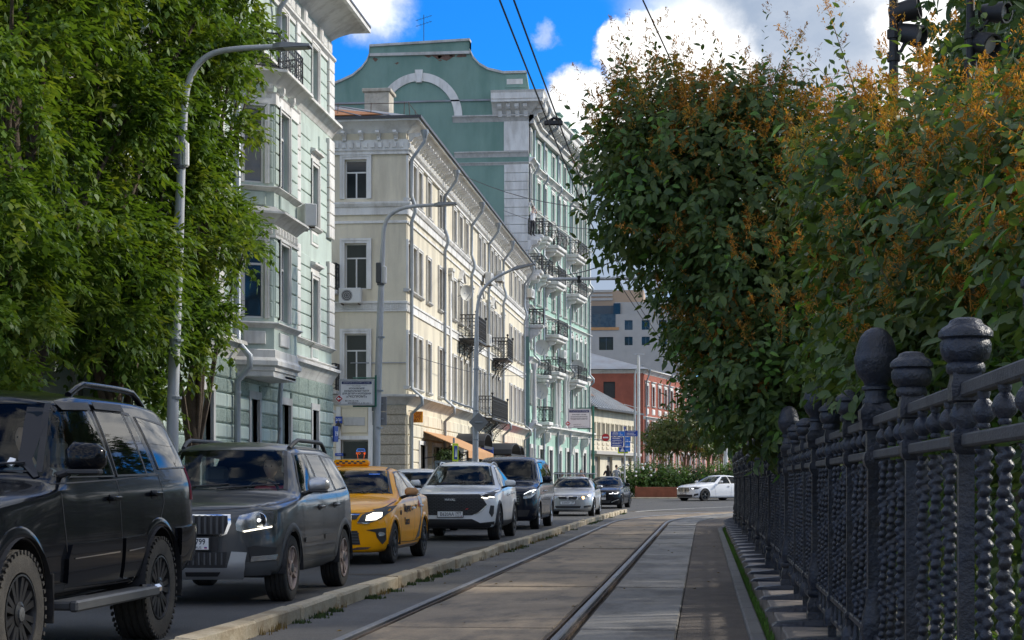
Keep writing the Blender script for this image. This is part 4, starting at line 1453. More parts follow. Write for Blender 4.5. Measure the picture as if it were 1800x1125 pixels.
def c_balcony(px0, px1, pyb, dep=.9, h=.95):
    """stone balcony; frame chosen by where it hangs on the front"""
    pm = (px0 + px1) / 2
    best = None
    F, L = frames[1]
    if pm < 942:
        F, L = frames[0]
    W = Matrix.Translation((-10.5, YC, 0)) @ Matrix.Rotation(PI / 2, 4, 'Z') @ F
    def u_at(px, dd):
        lo = None
        r = ray(px, 848)
        o_ = W @ Vector((0, -dd, 0)); d_ = (W.to_3x3() @ Vector((1, 0, 0)))
        # solve o + d*u = r*t in plan
        det = d_.x * (-r[1]) + d_.y * r[0]
        u = (-o_.x * (-r[1]) - o_.y * r[0]) / det
        p = o_ + d_ * u
        return u, p.length
    u0, dist = u_at(px0 + (px1 - px0) * .55, dep)
    u1, _ = u_at(px1, dep)
    u1 = max(u1, u0 + 1.6)
    u0 = max(u0, .05); u1 = min(u1, L - .05)
    z = CAMZ + (848 - pyb) / FOC * dist * .994
    o = MB().cbox(u0, u1, -dep, 0, z - .22, z, .04)
    o.cbox(u0 + .1, u1 - .1, -dep + .15, 0, z - .42, z - .2, .04)
    o = o.build('balcony', 'trim_white', Cb, F)
    railing_mb([(u0 + .04, 0), (u0 + .04, -dep + .04), (u1 - .04, -dep + .04), (u1 - .04, 0)], h, .22, True, z, .014).build('railing', 'iron_black', o)
    for uu in (u0 + .35, u1 - .35):
        bracket_mb(.18, .6, .6).build('bracket', 'trim_white', o, M3((uu, 0, z - .4)))


for a in ((925, 955, 388), (942, 972, 408), (963, 997, 428), (998, 1033, 444), (925, 953, 455), (945, 973, 477), (965, 996, 492), (1000, 1033, 514),
          (926, 957, 556), (963, 999, 586), (938, 970, 655), (968, 996, 652), (998, 1033, 666), (946, 973, 740)):
    c_balcony(*a)
for i, u in ((0, 1.9), (1, 2.0), (1, 6.6), (1, 10.9), (1, 18.4)):
    F, L = frames[i]
    drainpipe(Cb, F, u, 23.9, .4, .075, .16, ((20.6, .25), (15.2, .25), (8.6, .3)), 1.05)
# slim columns of the first-floor loggias
for u in (.35, 5.0, 6.0, 8.4, 9.2):
    i = 0 if u < 1 else 1
    F, L = frames[i]
    mb = MB().lathe([(.2, 4.8), (.2, 4.95), (.14, 5.0), (.13, 6.5), (.11, 8.0), (.16, 8.1), (.2, 8.25), (.2, 8.4)], 12, (u, -.3, 0))
    mb.build('column', 'trim_white', Cb, F, smooth=40)
for u in (2.2, 7.0, 12.0, 16.0):
    bracket_mb(.4, .55, 1.3).build('console', 'stucco_white', Cb, frames[1][0] @ M3((u, 0, 4.35)))
# roof aerial
mb = MB().cyl((0, 0, 0), (0, 0, 1.6), .02, n=5)
for z in (1.0, 1.35):
    mb.cyl((-.5, 0, z - .1), (.5, 0, z + .2), .012, n=4)
    for k in range(5):
        mb.cyl((-.4 + k * .2, -.25, z - .07 + k * .06), (-.4 + k * .2, .25, z - .07 + k * .06), .008, n=4)
xx, zz = ony(745, YC + .3, 75)
tag(mb.build('roof_aerial', 'wire', None, M3((xx, YC + .3, zz + .1))), 'thin television aerial on top of the green gable', 'aerial')

# ================================================================ low cream house, red house, modern block behind
p0 = Vector((-8.3, 129.6)); ang = R(12.8)
Fh = thing('low_cream_house', 'low cream house with grey tin roof beside the green house', 'house', (p0.x, p0.y, gz(130) - .1), PI / 2 - ang)
LF = 12.9
fw = [(.9 + k * 1.25 - .3, .9 + k * 1.25 + .3, 3.9, 5.1) for k in range(10)]
gw = [(1.2, 2.6, .3, 2.6), (4.6, 6.0, .3, 2.6), (8.5, 9.7, .3, 2.6), (10.6, 11.6, .3, 2.6)]
put('wall', noflip(wall_mb(0, LF, 0, 6.2, fw + gw, .2), 'wall', 'cream'), Fh)
for a, b, c, d in fw:
    window(Fh, I4, (a + b) / 2, c, b - a, d - c, .07, None, True, 'one', .18, 'cream')
for a, b, c, d in gw:
    MB().box(a, b, .18, .22, c, d).build('door', 'door_grey', Fh)
for k in range(10):
    u = .9 + k * 1.25
    for z in (3.15, 3.45):
        MB().pillow(u - .3, u + .3, z, z + .2, .02, -.06, .03).build('panel', 'cream', Fh)
mould(Fh, I4, [(0, 0), (LF, 0)], [(-.02, 2.75), (.5, 2.75), (.5, 2.95), (-.02, 3.05)], 'concrete_pale', 'ledge')
rf = MB().add([(-.2, -.5, 6.2), (LF + .3, -.5, 6.1), (LF + .3, 9, 6.1), (-.2, 9, 6.2), (-.2, 4.2, 9.4), (LF * .55, 4.2, 9.2)], [(0, 1, 5, 4), (1, 2, 5), (2, 3, 4, 5), (0, 4, 3)]).build('roof', 'tin_roof', Fh)
mb = MB()
for k in range(14):
    t = k / 14
    a = Vector((-.2, -.5, 6.2)).lerp(Vector((LF + .3, -.5, 6.1)), t); b = Vector((-.2, 4.2, 9.4)).lerp(Vector((LF * .55, 4.2, 9.2)), t)
    mb.tube([a + Vector((0, 0, .06)), b + Vector((0, 0, .06))], .03, 4)
mb.build('roof_seams', 'tin_roof', rf)
a = Vector((3, 1.2, 7.5)); MB().add([(3.0, .9, 7.2), (4.6, .9, 7.2), (4.1, 2.6, 8.35), (2.6, 2.6, 8.35)], [(0, 1, 2, 3)]).build('rusty_sheet', 'brick_patch', rf)
MB().box(-.2, LF + .35, -.62, -.5, 6.05, 6.2).build('gutter', 'tin_dark', rf)
put('wall', noflip(wall_mb(0, 9, 0, 6.2), 'wall', 'cream'), Fh, M3((LF, 0, 0), PI / 2))

YD = 150.0
xd1 = ony(1131, YD)[0]; xd0 = ony(1000, YD)[0]
D = thing('red_brick_house', 'red brick house with grey hipped roof behind the low cream house', 'house', (xd1, YD, gz(150) - .2), 0)
hz = ony(1100, YD, 650)[1] - gz(150) + .2
FD = M3((xd0 - xd1, 0, 0), 0)
W_ = xd1 - xd0
put('wall', noflip(wall_mb(0, W_, 0, hz, [(W_ - 3.4, W_ - 2.4, hz - 2.4, hz - 1.0)]), 'wall', 'brick_red'), D, FD)
MB().box(W_ - 3.4, W_ - 2.4, .15, .2, hz - 2.4, hz - 1.0).build('window', 'plastic_black', D, FD)
# courses of brick on the blank side: bands of real joints near the eave
mould(D, FD, [(0, 0), (W_, 0)], corn(hz - .3, .3, .25), 'trim_grey')
FDs = M3((0, 0, 0), PI / 2 - R(11.8))
LD = 42.0
hs = []
for k in range(17):
    for a, b in ((hz - 3.0, hz - 1.3), (hz - 6.3, hz - 4.4), (.9, 2.9)):
        hs.append((1.2 + k * 2.35 - .45, 1.2 + k * 2.35 + .45, a, b))
put('wall', noflip(wall_mb(0, LD, 3.6, hz, [h for h in hs if h[2] > 3], .2), 'wall', 'brick_red'), D, FDs)
put('wall', noflip(wall_mb(0, LD, 0, 3.6, [h for h in hs if h[2] < 3], .2), 'wall', 'brick_pink'), D, FDs)
for a, b, c, d in hs:
    window(D, FDs, (a + b) / 2, c, b - a, d - c, .16, 'flat' if c > hz - 4 else None, True, 'one', .2)
for k in range(17):
    for z in (hz - 3.75,):
        MB().pillow(1.2 + k * 2.35 - .5, 1.2 + k * 2.35 + .5, z, z + .5, .02, -.08, .06).build('panel', 'trim_white', D, FDs)
for z, h, d in ((3.5, .3, .3), (hz - 4.2, .25, .25), (hz - .35, .4, .4)):
    mould(D, FDs, [(0, 0), (LD, 0)], corn(z, h, d), 'trim_white')
r0 = ony(1040, YD, 612)[1] - gz(150) + .2
rf = MB().add([(-W_, -.4, hz + .05), (.4, -.4, hz + .05), (8.8, LD, hz + .05), (-6, LD, hz + .05), (-5.0, 5, r0), (1.5, LD - 5, r0)], [(0, 1, 4), (1, 2, 5, 4), (2, 3, 5), (3, 0, 4, 5)]).build('roof', 'tin_roof', D)
for u in (.5, 9, 18):
    drainpipe(D, FDs, u, hz - .2, .3, .07, .15, (), .4)

YE = 215.0
E0, E1 = ony(1000, YE)[0], ony(1215, YE)[0]
Em = thing('modern_block', 'pale modern block with terraces rising behind the red house', 'building', (E0, YE, 0), 0)
ze = lambda py: ony(1100, YE, py)[1]
ue = lambda px: ony(px, YE)[0] - E0
wins = []
for row in ((563, 580), (592, 607)):
    for p0_, p1_ in ((1098, 1112), (1128, 1142), (1158, 1172), (1188, 1202)):
        wins.append((ue(p0_), ue(p1_), ze(row[1]), ze(row[0])))
wins.append((ue(1053), ue(1078), ze(615), ze(592)))
put('wall', noflip(wall_mb(0, E1 - E0, 0, ze(552), wins, .35), 'wall', 'concrete_pale'), Em)
for a, b, c, d in wins:
    o = MB().box(a, b, .3, .36, c, d).build('window', 'pane', Em)
    MB().box((a + b) / 2 - .05, (a + b) / 2 + .05, .22, .3, c, d).build('frame', 'modern_dark', o)
MB().box(ue(1037), ue(1088), -.1, .2, ze(580), ze(575)).build('terrace_edge', 'awning_tan', Em)
MB().box(0, ue(1080), 1.5, 8, ze(575), ze(535)).build('dark_glass', 'modern_dark', Em)
MB().box(ue(1080), E1 - E0, .8, 8, ze(552), ze(530)).build('upper_storey', 'concrete_pale', Em)
MB().box(ue(1078), ue(1090), .5, .9, ze(560), ze(532)).build('glass_screen', 'pane', Em)
MB().box(0, ue(1130), 2.5, 9, ze(535), ze(506)).build('penthouse', 'modern_tan', Em)
for k in range(3):
    MB().box(0, ue(1075), 2.4, 2.5, ze(524) + k * .5, ze(524) + k * .5 + .3).build('louvre', 'concrete_pale', Em)
MB().box(0, ue(1082), -.05, 0, ze(575), ze(552)).build('balustrade', 'pane', Em)
MB().box(0, E1 - E0, .4, 10, 0, .1).build('base', 'concrete_pale', Em)
# houses continuing far beyond, behind the small trees
Ff = thing('far_pink_house', 'distant pinkish house front beyond the small street trees', 'house', (3.4, 192.0, gz(192)), PI / 2 - R(26))
hs = [(1.5 + k * 2.5 - .45, 1.5 + k * 2.5 + .45, a, b) for k in range(13) for a, b in ((1, 3), (4.6, 6.4), (7.8, 9.4))]
put('wall', noflip(wall_mb(0, 34, 0, 10.5, hs, .2), 'wall', 'brick_pink'), Ff)
for a, b, c, d in hs:
    window(Ff, I4, (a + b) / 2, c, b - a, d - c, .14, None, True, 'one', .2)
mould(Ff, I4, [(0, 0), (34, 0)], corn(10.1, .4, .4), 'trim_grey')
MB().box(0, 34, .0, 8, 10.5, 10.7).build('roof', 'tin_roof', Ff)
# ================================================================ cars
# car frame: front bumper at y=0 facing -y, x across (+x is the side towards the tram track), z up from the road
def pchip(xs, ys, xq):
    xs = np.array(xs, float); ys = np.array(ys, float)
    h = np.diff(xs); dl = np.diff(ys) / h
    m = np.zeros_like(ys)
    m[0], m[-1] = dl[0], dl[-1]
    for i in range(1, len(xs) - 1):
        if dl[i - 1] * dl[i] > 0:
            w1, w2 = 2 * h[i] + h[i - 1], h[i] + 2 * h[i - 1]
            m[i] = (w1 + w2) / (w1 / dl[i - 1] + w2 / dl[i])
    k = np.clip(np.searchsorted(xs, xq) - 1, 0, len(h) - 1)
    t = (xq - xs[k]) / h[k]
    return ((2 * t ** 3 - 3 * t ** 2 + 1) * ys[k] + (t ** 3 - 2 * t ** 2 + t) * h[k] * m[k] + (-2 * t ** 3 + 3 * t ** 2) * ys[k + 1] + (t ** 3 - t ** 2) * h[k] * m[k + 1])


def fillet(pts, rads, n=4):
    out = [pts[0]]
    for i in range(1, len(pts) - 1):
        p, a, b = Vector(pts[i]), Vector(pts[i - 1]), Vector(pts[i + 1])
        r = rads[i]
        la, lb = (a - p).length, (b - p).length
        ra, rb = min(r, la * .49), min(r, lb * .49)
        s = p + (a - p).normalized() * ra if la > 1e-6 else p
        e = p + (b - p).normalized() * rb if lb > 1e-6 else p
        for k in range(n + 1):
            t = k / n
            out.append(tuple((1 - t) ** 2 * s + 2 * t * (1 - t) * p + t * t * e))
    out.append(pts[-1])
    return out


def body_grid(st, kf, kr, kw, L, roof_r=.10, belt_r=.05, bulge=.02):
    st = np.array(st)
    ys = np.unique(np.concatenate([np.linspace(0, .3, 16), np.linspace(.3, L - .3, 100), np.linspace(L - .3, L, 14)]))
    cols = [pchip(st[:, 0], st[:, c], ys) for c in range(1, 9)]
    rows = []
    W = max(st[:, 7])
    for i, y in enumerate(ys):
        zt, ze, we, zb, wb, zm, wm, zs = [c[i] for c in cols]
        gl = max(0, min(1, (ze - zb) / .3))
        pts = [(0, zs), (wm - .12, zs), (wm - .03, zs + .07), (wm, zm), (wb + .005, zb - .02 - .04 * gl), (wb - .012, zb), ((wb + we) / 2 + bulge * gl, (zb + ze) / 2), (we, ze), (we * .62, zt - (zt - ze) * .22), (we * .3, zt - (zt - ze) * .05), (0, zt)]
        rad = [0, .08, .08, .25, belt_r, .03, .3, roof_r, .3, .2, 0]
        sec = fillet(pts, rad)
        # dense resample of the long segments
        half = []
        for k in range(len(sec) - 1):
            a, b = Vector(sec[k]), Vector(sec[k + 1])
            n = max(1, SEGN[k] if k < len(SEGN) else 1)
            for j in range(n):
                half.append(tuple(a.lerp(b, j / n)))
        half.append(sec[-1])
        row = []
        for x, z in half:
            f = (x / W) ** 2
            yy = y + kf * f * math.exp(-(y / .45) ** 2) - kr * f * math.exp(-((L - y) / .4) ** 2)
            g = max(0, min(1, (z - 1.0) / .25))
            yy += kw * f * g * math.exp(-((y - st_w[0]) / .8) ** 2)
            row.append((x, yy, z))
        rows.append(row)
    return rows


SEGN = []
st_w = [1.5]


def make_body(st, L, kf=.2, kr=.12, kw=.15, **kw_):
    global SEGN
    # decide subdivision counts from a middle station
    mid = st[len(st) // 2]
    zt, ze, we, zb, wb, zm, wm, zs = mid[1:]
    SEGN = [1] * 60
    rows0 = None
    pts = [(0, zs), (wm - .12, zs), (wm - .03, zs + .07), (wm, zm), (wb + .005, zb - .06), (wb - .012, zb), ((wb + we) / 2 + .02, (zb + ze) / 2), (we, ze), (we * .62, zt - .02), (we * .3, zt), (0, zt)]
    sec = fillet(pts, [0, .08, .08, .25, .05, .03, .3, .1, .3, .2, 0])
    SEGN = [max(1, int((Vector(sec[k + 1]) - Vector(sec[k])).length / .05)) for k in range(len(sec) - 1)]
    rows = body_grid(st, kf, kr, kw, L, **kw_)
    n = len(rows[0])
    vs = []; fs = []
    full = []
    for row in rows:
        r = row + [(-x, y, z) for x, y, z in row[1:-1]][::-1]
        full.append(r)
    m = len(full[0])
    for r in full:
        vs += r
    for i in range(len(full) - 1):
        for k in range(m):
            l = (k + 1) % m
            fs.append((i * m + k, i * m + l, (i + 1) * m + l, (i + 1) * m + k))
    # close both ends with a grid that carries the bow of the nose and tail across the car
    W = max(q[7] for q in st)
    NX = 14
    for e, base in ((0, 0), (1, (len(full) - 1) * m)):
        row = rows[0] if e == 0 else rows[-1]
        yc = 0.0 if e == 0 else L
        grid = []
        for k, (x, y, z) in enumerate(row):
            ids = []
            for j in range(NX + 1):
                if x < 1e-6:
                    ids.append(base + k)
                elif j == 0:
                    ids.append(base + k)
                elif j == NX:
                    ids.append(base + (m - k) % m)
                else:
                    xx = x * (1 - 2 * j / NX)
                    f = (xx / W) ** 2
                    ids.append(len(vs)); vs.append((xx, y - (kf if e == 0 else -kr) * ((x / W) ** 2 - f), z))
            grid.append(ids)
        for k in range(len(row) - 1):
            for j in range(NX):
                q = [grid[k][j], grid[k][j + 1], grid[k + 1][j + 1], grid[k + 1][j]]
                q = list(dict.fromkeys(q))
                if len(q) > 2:
                    fs.append(tuple(q))
    return vs, fs


def in_poly(p, poly):
    x, y = p
    c = False
    j = len(poly) - 1
    for i in range(len(poly)):
        xi, yi = poly[i]; xj, yj = poly[j]
        if (yi > y) != (yj > y) and x < (xj - xi) * (y - yi) / (yj - yi) + xi:
            c = not c
        j = i
    return c


class Car:
    def __init__(s, name, label, st, L, paint, loc, rz=0.0, group='cars queuing in the lane beside the tram track', cat='car', front_axle=.85, wb=2.6, wr=.33, track=.78, tw=.22, win_y=1.4, arch=.05, arch_mat=None, kf=.2, kr=.12, kw=.15, glass='car_glass', **kw_):
        s.t = thing(name, label, cat, loc, rz, group)
        s.L = L; s.paint = paint; s.fa, s.wb, s.wr, s.track, s.tw = front_axle, wb, wr, track, tw
        st_w[0] = win_y
        s.glass = glass
        s.vs, s.fs = make_body(st, L, kf, kr, kw, **kw_)
        s.bvh = BVHTree.FromPolygons([Vector(v) for v in s.vs], s.fs)
        s.side_win = []; s.front_win = []
        s.arch, s.arch_mat = arch, arch_mat or paint

    def hit(s, p, axis):
        a, b = p
        if axis in ('x+', 'x-'):
            sg = 1 if axis == 'x+' else -1
            o, d = Vector((4 * sg, a, b)), Vector((-sg, 0, 0))
        elif axis == 'y-':
            o, d = Vector((a, -4, b)), Vector((0, 1, 0))
        elif axis == 'y+':
            o, d = Vector((a, s.L + 4, b)), Vector((0, -1, 0))
        else:
            o, d = Vector((a, b, 5)), Vector((0, 0, -1))
        h = s.bvh.ray_cast(o, d)
        if h[0] is None:
            q = {'x+': Vector((.9, a, b)), 'x-': Vector((-.9, a, b)), 'y-': Vector((a, 0, b)), 'y+': Vector((a, s.L, b)), 'z': Vector((a, b, 2))}[axis]
            h = s.bvh.find_nearest(q)
        n = h[1]
        if n.dot(d) > 0:
            n = -n
        return h[0], n

    def patch(s, poly, axis, off=.006, res=.06, thick=.025):
        """panel cut to a 2-D outline and laid on the body, with an edge of its own"""
        bm = bmesh.new()
        bm.faces.new([bm.verts.new((a, b, 0)) for a, b in poly])
        xs = [p[0] for p in poly]; ys = [p[1] for p in poly]
        for k in (0, 1):
            lo, hi = (min(xs), max(xs)) if k == 0 else (min(ys), max(ys))
            n = int((hi - lo) / res)
            for i in range(1, n + 1):
                c = lo + (hi - lo) * i / (n + 1)
                bmesh.ops.bisect_plane(bm, geom=bm.verts[:] + bm.edges[:] + bm.faces[:], plane_co=(c, 0, 0) if k == 0 else (0, c, 0), plane_no=(1, 0, 0) if k == 0 else (0, 1, 0))
        nrm = {}
        for v in bm.verts:
            p, n = s.hit((v.co.x, v.co.y), axis)
            v.co = p + n * off
            nrm[v] = n
        if thick:
            be = [e for e in bm.edges if len(e.link_faces) == 1]
            mp = {}
            for e in be:
                for v in e.verts:
                    if v not in mp:
                        mp[v] = bm.verts.new(v.co - nrm[v] * thick)
            for e in be:
                a, b = e.verts
                bm.faces.new([a, b, mp[b], mp[a]])
        bmesh.ops.recalc_face_normals(bm, faces=bm.faces)
        me = bpy.data.meshes.new('panel')
        bm.to_mesh(me); bm.free()
        return me

    def add(s, name, mt, poly, axis='y-', mirror=True, off=.006, res=.06, thick=.025, parent=None, smooth=True):
        out = []
        polys = [poly]
        if mirror and axis in ('y-', 'y+', 'z'):
            polys.append([(-a, b) for a, b in poly])
        axes = [axis]
        if mirror and axis == 'x+':
            axes = ['x+', 'x-']
        for ax in axes:
            for q in polys:
                me = s.patch(q, ax, off, res, thick)
                me.name = name
                me.materials.append(MAT(mt))
                if smooth:
                    me.polygons.foreach_set('use_smooth', [True] * len(me.polygons))
                    me.set_sharp_from_angle(angle=R(35))
                out.append(put(name, me, parent or s.t))
        return out

    def line(s, name, mt, pts, axis='x+', w=.008, off=.002, mirror=True, parent=None):
        """thin strip along a polyline: seams, mouldings"""
        for i in range(len(pts) - 1):
            a, b = Vector(pts[i]), Vector(pts[i + 1])
            d = (b - a).normalized(); n = Vector((-d.y, d.x)) * w / 2
            s.add(name, mt, [tuple(a - n), tuple(b - n), tuple(b + n), tuple(a + n)], axis, mirror, off, .08, .004, parent)

    def seam(s, pts, axis='x+', w=.010, mirror=True):
        """one joined gap line"""
        mb = MB()
        for ax in (['x+', 'x-'] if (mirror and axis == 'x+') else [axis]):
            for i in range(len(pts) - 1):
                a, b = Vector(pts[i]), Vector(pts[i + 1])
                d = (b - a).normalized(); n = Vector((-d.y, d.x)) * w / 2
                m = max(1, int((b - a).length / .06))
                row = []
                for k in range(m + 1):
                    c = a.lerp(b, k / m)
                    for q in (c - n, c + n):
                        p, nn = s.hit(tuple(q), ax)
                        row.append(p + nn * .0022)
                mb.add(row, [(2 * k, 2 * k + 1, 2 * k + 3, 2 * k + 2) for k in range(m)])
        return mb

    def side_windows(s, polys, frame='seal', fw=.016, glass=None):
        for poly in polys:
            s.side_win.append(poly)
            c = Vector((sum(p[0] for p in poly) / len(poly), sum(p[1] for p in poly) / len(poly)))
            big = [tuple(c + (Vector(p) - c) * (1 + fw * 1.6 / max(.1, (Vector(p) - c).length))) for p in poly]
            s.side_win[-1] = [tuple(c + (Vector(p) - c) * (1 - .012 / max(.1, (Vector(p) - c).length))) for p in poly]
            gl = s.add('side_window', glass or s.glass, poly, 'x+', True, .004, .09, 0)
            # rubber surround ring
            for ax, g in zip(('x+', 'x-'), gl):
                mb = MB()
                n = len(poly)
                ring = []
                for i in range(n):
                    for k in range(4):
                        t = k / 4
                        a = Vector(poly[i]).lerp(Vector(poly[(i + 1) % n]), t); b = Vector(big[i]).lerp(Vector(big[(i + 1) % n]), t)
                        pa, na = s.hit(tuple(a), ax); pb, nb = s.hit(tuple(b), ax)
                        ring += [pa + na * .007, pb + nb * .007]
                m = len(ring) // 2
                mb.add(ring, [(2 * i, 2 * i + 1, (2 * i + 3) % (2 * m), (2 * i + 2) % (2 * m)) for i in range(m)])
                mb.build('window_seal', frame, g)

    def windscreen(s, poly, axis='y-', fw=.018):
        c = Vector((0, sum(p[1] for p in poly) / len(poly)))
        inner = [tuple(c + (Vector(p) - c) * (1 - .03 / max(.1, (Vector(p) - c).length))) for p in poly]
        big = [tuple(c + (Vector(p) - c) * (1 + fw / max(.1, (Vector(p) - c).length))) for p in poly]
        s.front_win.append((inner, axis))
        nm = 'windscreen' if axis == 'y-' else 'rear_window'
        g = s.add(nm, s.glass, poly, axis, False, .005, .08, 0)[0]
        mb = MB(); n = len(poly); ring = []
        for i in range(n):
            for k in range(8):
                t = k / 8
                a = Vector(inner[i]).lerp(Vector(inner[(i + 1) % n]), t); b = Vector(big[i]).lerp(Vector(big[(i + 1) % n]), t)
                pa, na = s.hit(tuple(a), axis)
                h = s.bvh.find_nearest(pa + Vector((b.x - a.x, 0, b.y - a.y)))
                pb, nb = h[0], h[1]
                nb = -nb if nb.dot(na) < 0 else nb
                ring += [pa + na * .008, pb + nb * .006]
        m = len(ring) // 2
        mb.add(ring, [(2 * i, 2 * i + 1, (2 * i + 3) % (2 * m), (2 * i + 2) % (2 * m)) for i in range(m)])
        mb.build('window_seal', 'seal', g)
        return g

    def finish(s, seams=(), interior=True, underside=.3):
        ws = [(s.fa, s.wr), (s.fa + s.wb, s.wr)]
        keep = []
        for f in s.fs:
            c = sum((Vector(s.vs[i]) for i in f), Vector()) / len(f)
            kill = False
            for ya, r in ws:
                if abs(c.x) > .55 and (c.y - ya) ** 2 + (c.z - r) ** 2 < (r + s.arch + .012) ** 2:
                    kill = True
            if not kill and c.z > .75:
                a, b, d = (Vector(s.vs[f[k]]) for k in range(3))
                nn = (b - a).cross(d - a)
                nn.normalize()
                if abs(nn.x) > .55:
                    kill = any(in_poly((c.y, c.z), q) for q in s.side_win)
                if not kill and abs(nn.y) > .22:
                    for q, ax in s.front_win:
                        if in_poly((c.x, c.z), q) and ((ax == 'y-' and c.y < s.L * .6) or (ax == 'y+' and c.y > s.L * .6)):
                            kill = True
            if not kill:
                keep.append(f)
        mb = MB(); mb.add(s.vs, keep)
        me = bpy.data.meshes.new('body'); me.from_pydata(mb.v, [], mb.f)
        bm = bmesh.new(); bm.from_mesh(me)
        bmesh.ops.recalc_face_normals(bm, faces=bm.faces)
        loose = [v for v in bm.verts if not v.link_faces]
        bmesh.ops.delete(bm, geom=loose, context='VERTS')
        bm.to_mesh(me); bm.free()
        me.polygons.foreach_set('use_smooth', [True] * len(me.polygons))
        me.set_sharp_from_angle(angle=R(30))
        me.materials.append(MAT(s.paint))
        s.body = put('body', me, s.t)
        # arches: lip ring laid on the body side, dark liner inside
        for ya, r in ws:
            for sg, ax in ((1, 'x+'), (-1, 'x-')):
                mb = MB(); row = []
                n = 30
                a0 = -.12
                for k in range(n + 1):
                    a = a0 + (PI - 2 * a0) * k / n
                    for rr, o in ((r + s.arch - .012, .004), (r + s.arch - .004, .012), (r + s.arch + .055, .010), (r + s.arch + .068, .0)):
                        p, nn = s.hit((ya + rr * math.cos(a), max(r + rr * math.sin(a), .30)), ax)
                        if abs(p.x) < .5: p.x = sg * .8
                        row.append(p + Vector((sg, 0, 0)) * o)
                m = 4
                mb.add(row, [(i * m + j, i * m + j + 1, (i + 1) * m + j + 1, (i + 1) * m + j) for i in range(n) for j in range(m - 1)])
                mb.build('wheel_arch', s.arch_mat, s.t, smooth='all')
                ln = MB(); row = []
                for k in range(19):
                    a = -.1 + (PI + .2) * k / 18
                    for x in (.50, s.track + s.tw / 2 + .02):
                        row.append((sg * x, ya + (r + s.arch) * math.cos(a), r + (r + s.arch) * math.sin(a)))
                ln.add(row, [(2 * k, 2 * k + 1, 2 * k + 3, 2 * k + 2) for k in range(18)])
                ln.add([(sg * .5, ya + (r + s.arch) * math.cos(PI * k / 9), r + (r + s.arch) * math.sin(PI * k / 9)) for k in range(10)], [tuple(range(10))])
                ln.build('wheel_liner', 'plastic_black', s.t)
        mb = MB()
        for q in seams:
            mm = s.seam(*q) if isinstance(q, tuple) and isinstance(q[0], list) else s.seam(q)
            mb.add(mm.v, mm.f)
        if mb.v:
            mb.build('panel_gaps', 'plastic_black', s.body)['kind'] = 'stuff'
        if interior:
            y0, y1 = st_w[0] - .15, s.L - .7
            z0 = underside + .25
            fl_ = MB().box(-.68, .68, y0, y1, z0, z0 + .04).build('cabin_floor', 'interior', s.t)
            MB().cbox(-.70, .70, y0 - .05, y0 + .35, z0 + .3, s.dash, .05).build('dashboard', 'interior', s.t)
            for sx in (-.36, .36):
                for yy in (y0 + .95, y0 + 1.85):
                    if yy + .4 > y1: continue
                    se = MB().cbox(sx - .25, sx + .25, yy - .35, yy + .15, z0 - .16, z0 + .14, .06)
                    se.cbox(-.24, .24, -.07, .07, 0, .60, .05, M3((sx, yy + .18, z0 + .05), rx=R(-14)))
                    se.cbox(-.13, .13, -.05, .05, 0, .19, .04, M3((sx, yy + .36, z0 + .66), rx=R(-10)))
                    se.build('seat', 'interior_light' if yy < y0 + 1.2 else 'interior', s.t, smooth=30)
            # steering wheel on the left-hand side of the car (+x)
            mb = MB()
            c = Vector((.36, y0 + .52, s.dash + .02))
            mm = M3(c, rx=R(62))
            mb.tube([mm @ Vector((.18 * math.cos(a * PI / 10), .18 * math.sin(a * PI / 10), 0)) for a in range(21)], .016, 6)
            mb.box(-.17, .17, -.025, .025, -.01, .01, mm)
            mb.build('steering_wheel', 'plastic_black', s.t)
            s.y0 = y0; s.z0 = z0
        MB().cbox(-.72, .72, .35, s.L - .35, underside - .02, underside + .12, .03).build('underbody', 'plastic_black', s.t)

    def wheels(s, style, rim='alloy', tyre='rubber', rr=None, nsp=5, tread=True, lugs=False):
        r = s.wr; rr = rr or r * .66; w_ = s.tw
        t = MB()
        prof = [(rr, -w_ * .42), (rr + .012, -w_ * .47), (r * .90, -w_ * .5), (r * .965, -w_ * .46), (r * .99, -w_ * .38)]
        if tread:
            for q in (-.30, -.1, .1, .30):
                prof += [(r, w_ * (q - .07)), (r, w_ * (q + .055)), (r * .972, w_ * (q + .06)), (r * .972, w_ * (q + .095))]
        prof += [(r * .99, w_ * .40), (r * .965, w_ * .46), (r * .90, w_ * .5), (rr + .012, w_ * .47), (rr, w_ * .42), (rr - .02, 0)]
        t.lathe(prof, 40, axis='x')
        t.f = t.f[:-2]
        if lugs:
            nl = 44
            for k in range(nl):
                a = 2 * PI * k / nl
                for sg in (-1, 1):
                    m = Matrix.Rotation(a + (.07 if sg > 0 else 0), 4, 'X')
                    t.box(sg * w_ * .5 - .012, sg * w_ * .5 + .004, -.012, .012, r * .93, r * .992, m)
        tm = t.mesh('tyre', tyre, 35)
        q = MB()
        xo = w_ * .40     # outer face
        q.lathe([(rr, xo + .02), (rr - .012, xo + .022), (rr - .022, xo - .005), (rr - .03, -w_ * .3), (rr - .035, -w_ * .42)], 36, axis='x')
        q.f = q.f[:-2]
        q.lathe([(.075, xo - .03), (.078, xo + .012), (.055, xo + .02), (.05, xo + .008)], 16, axis='x')
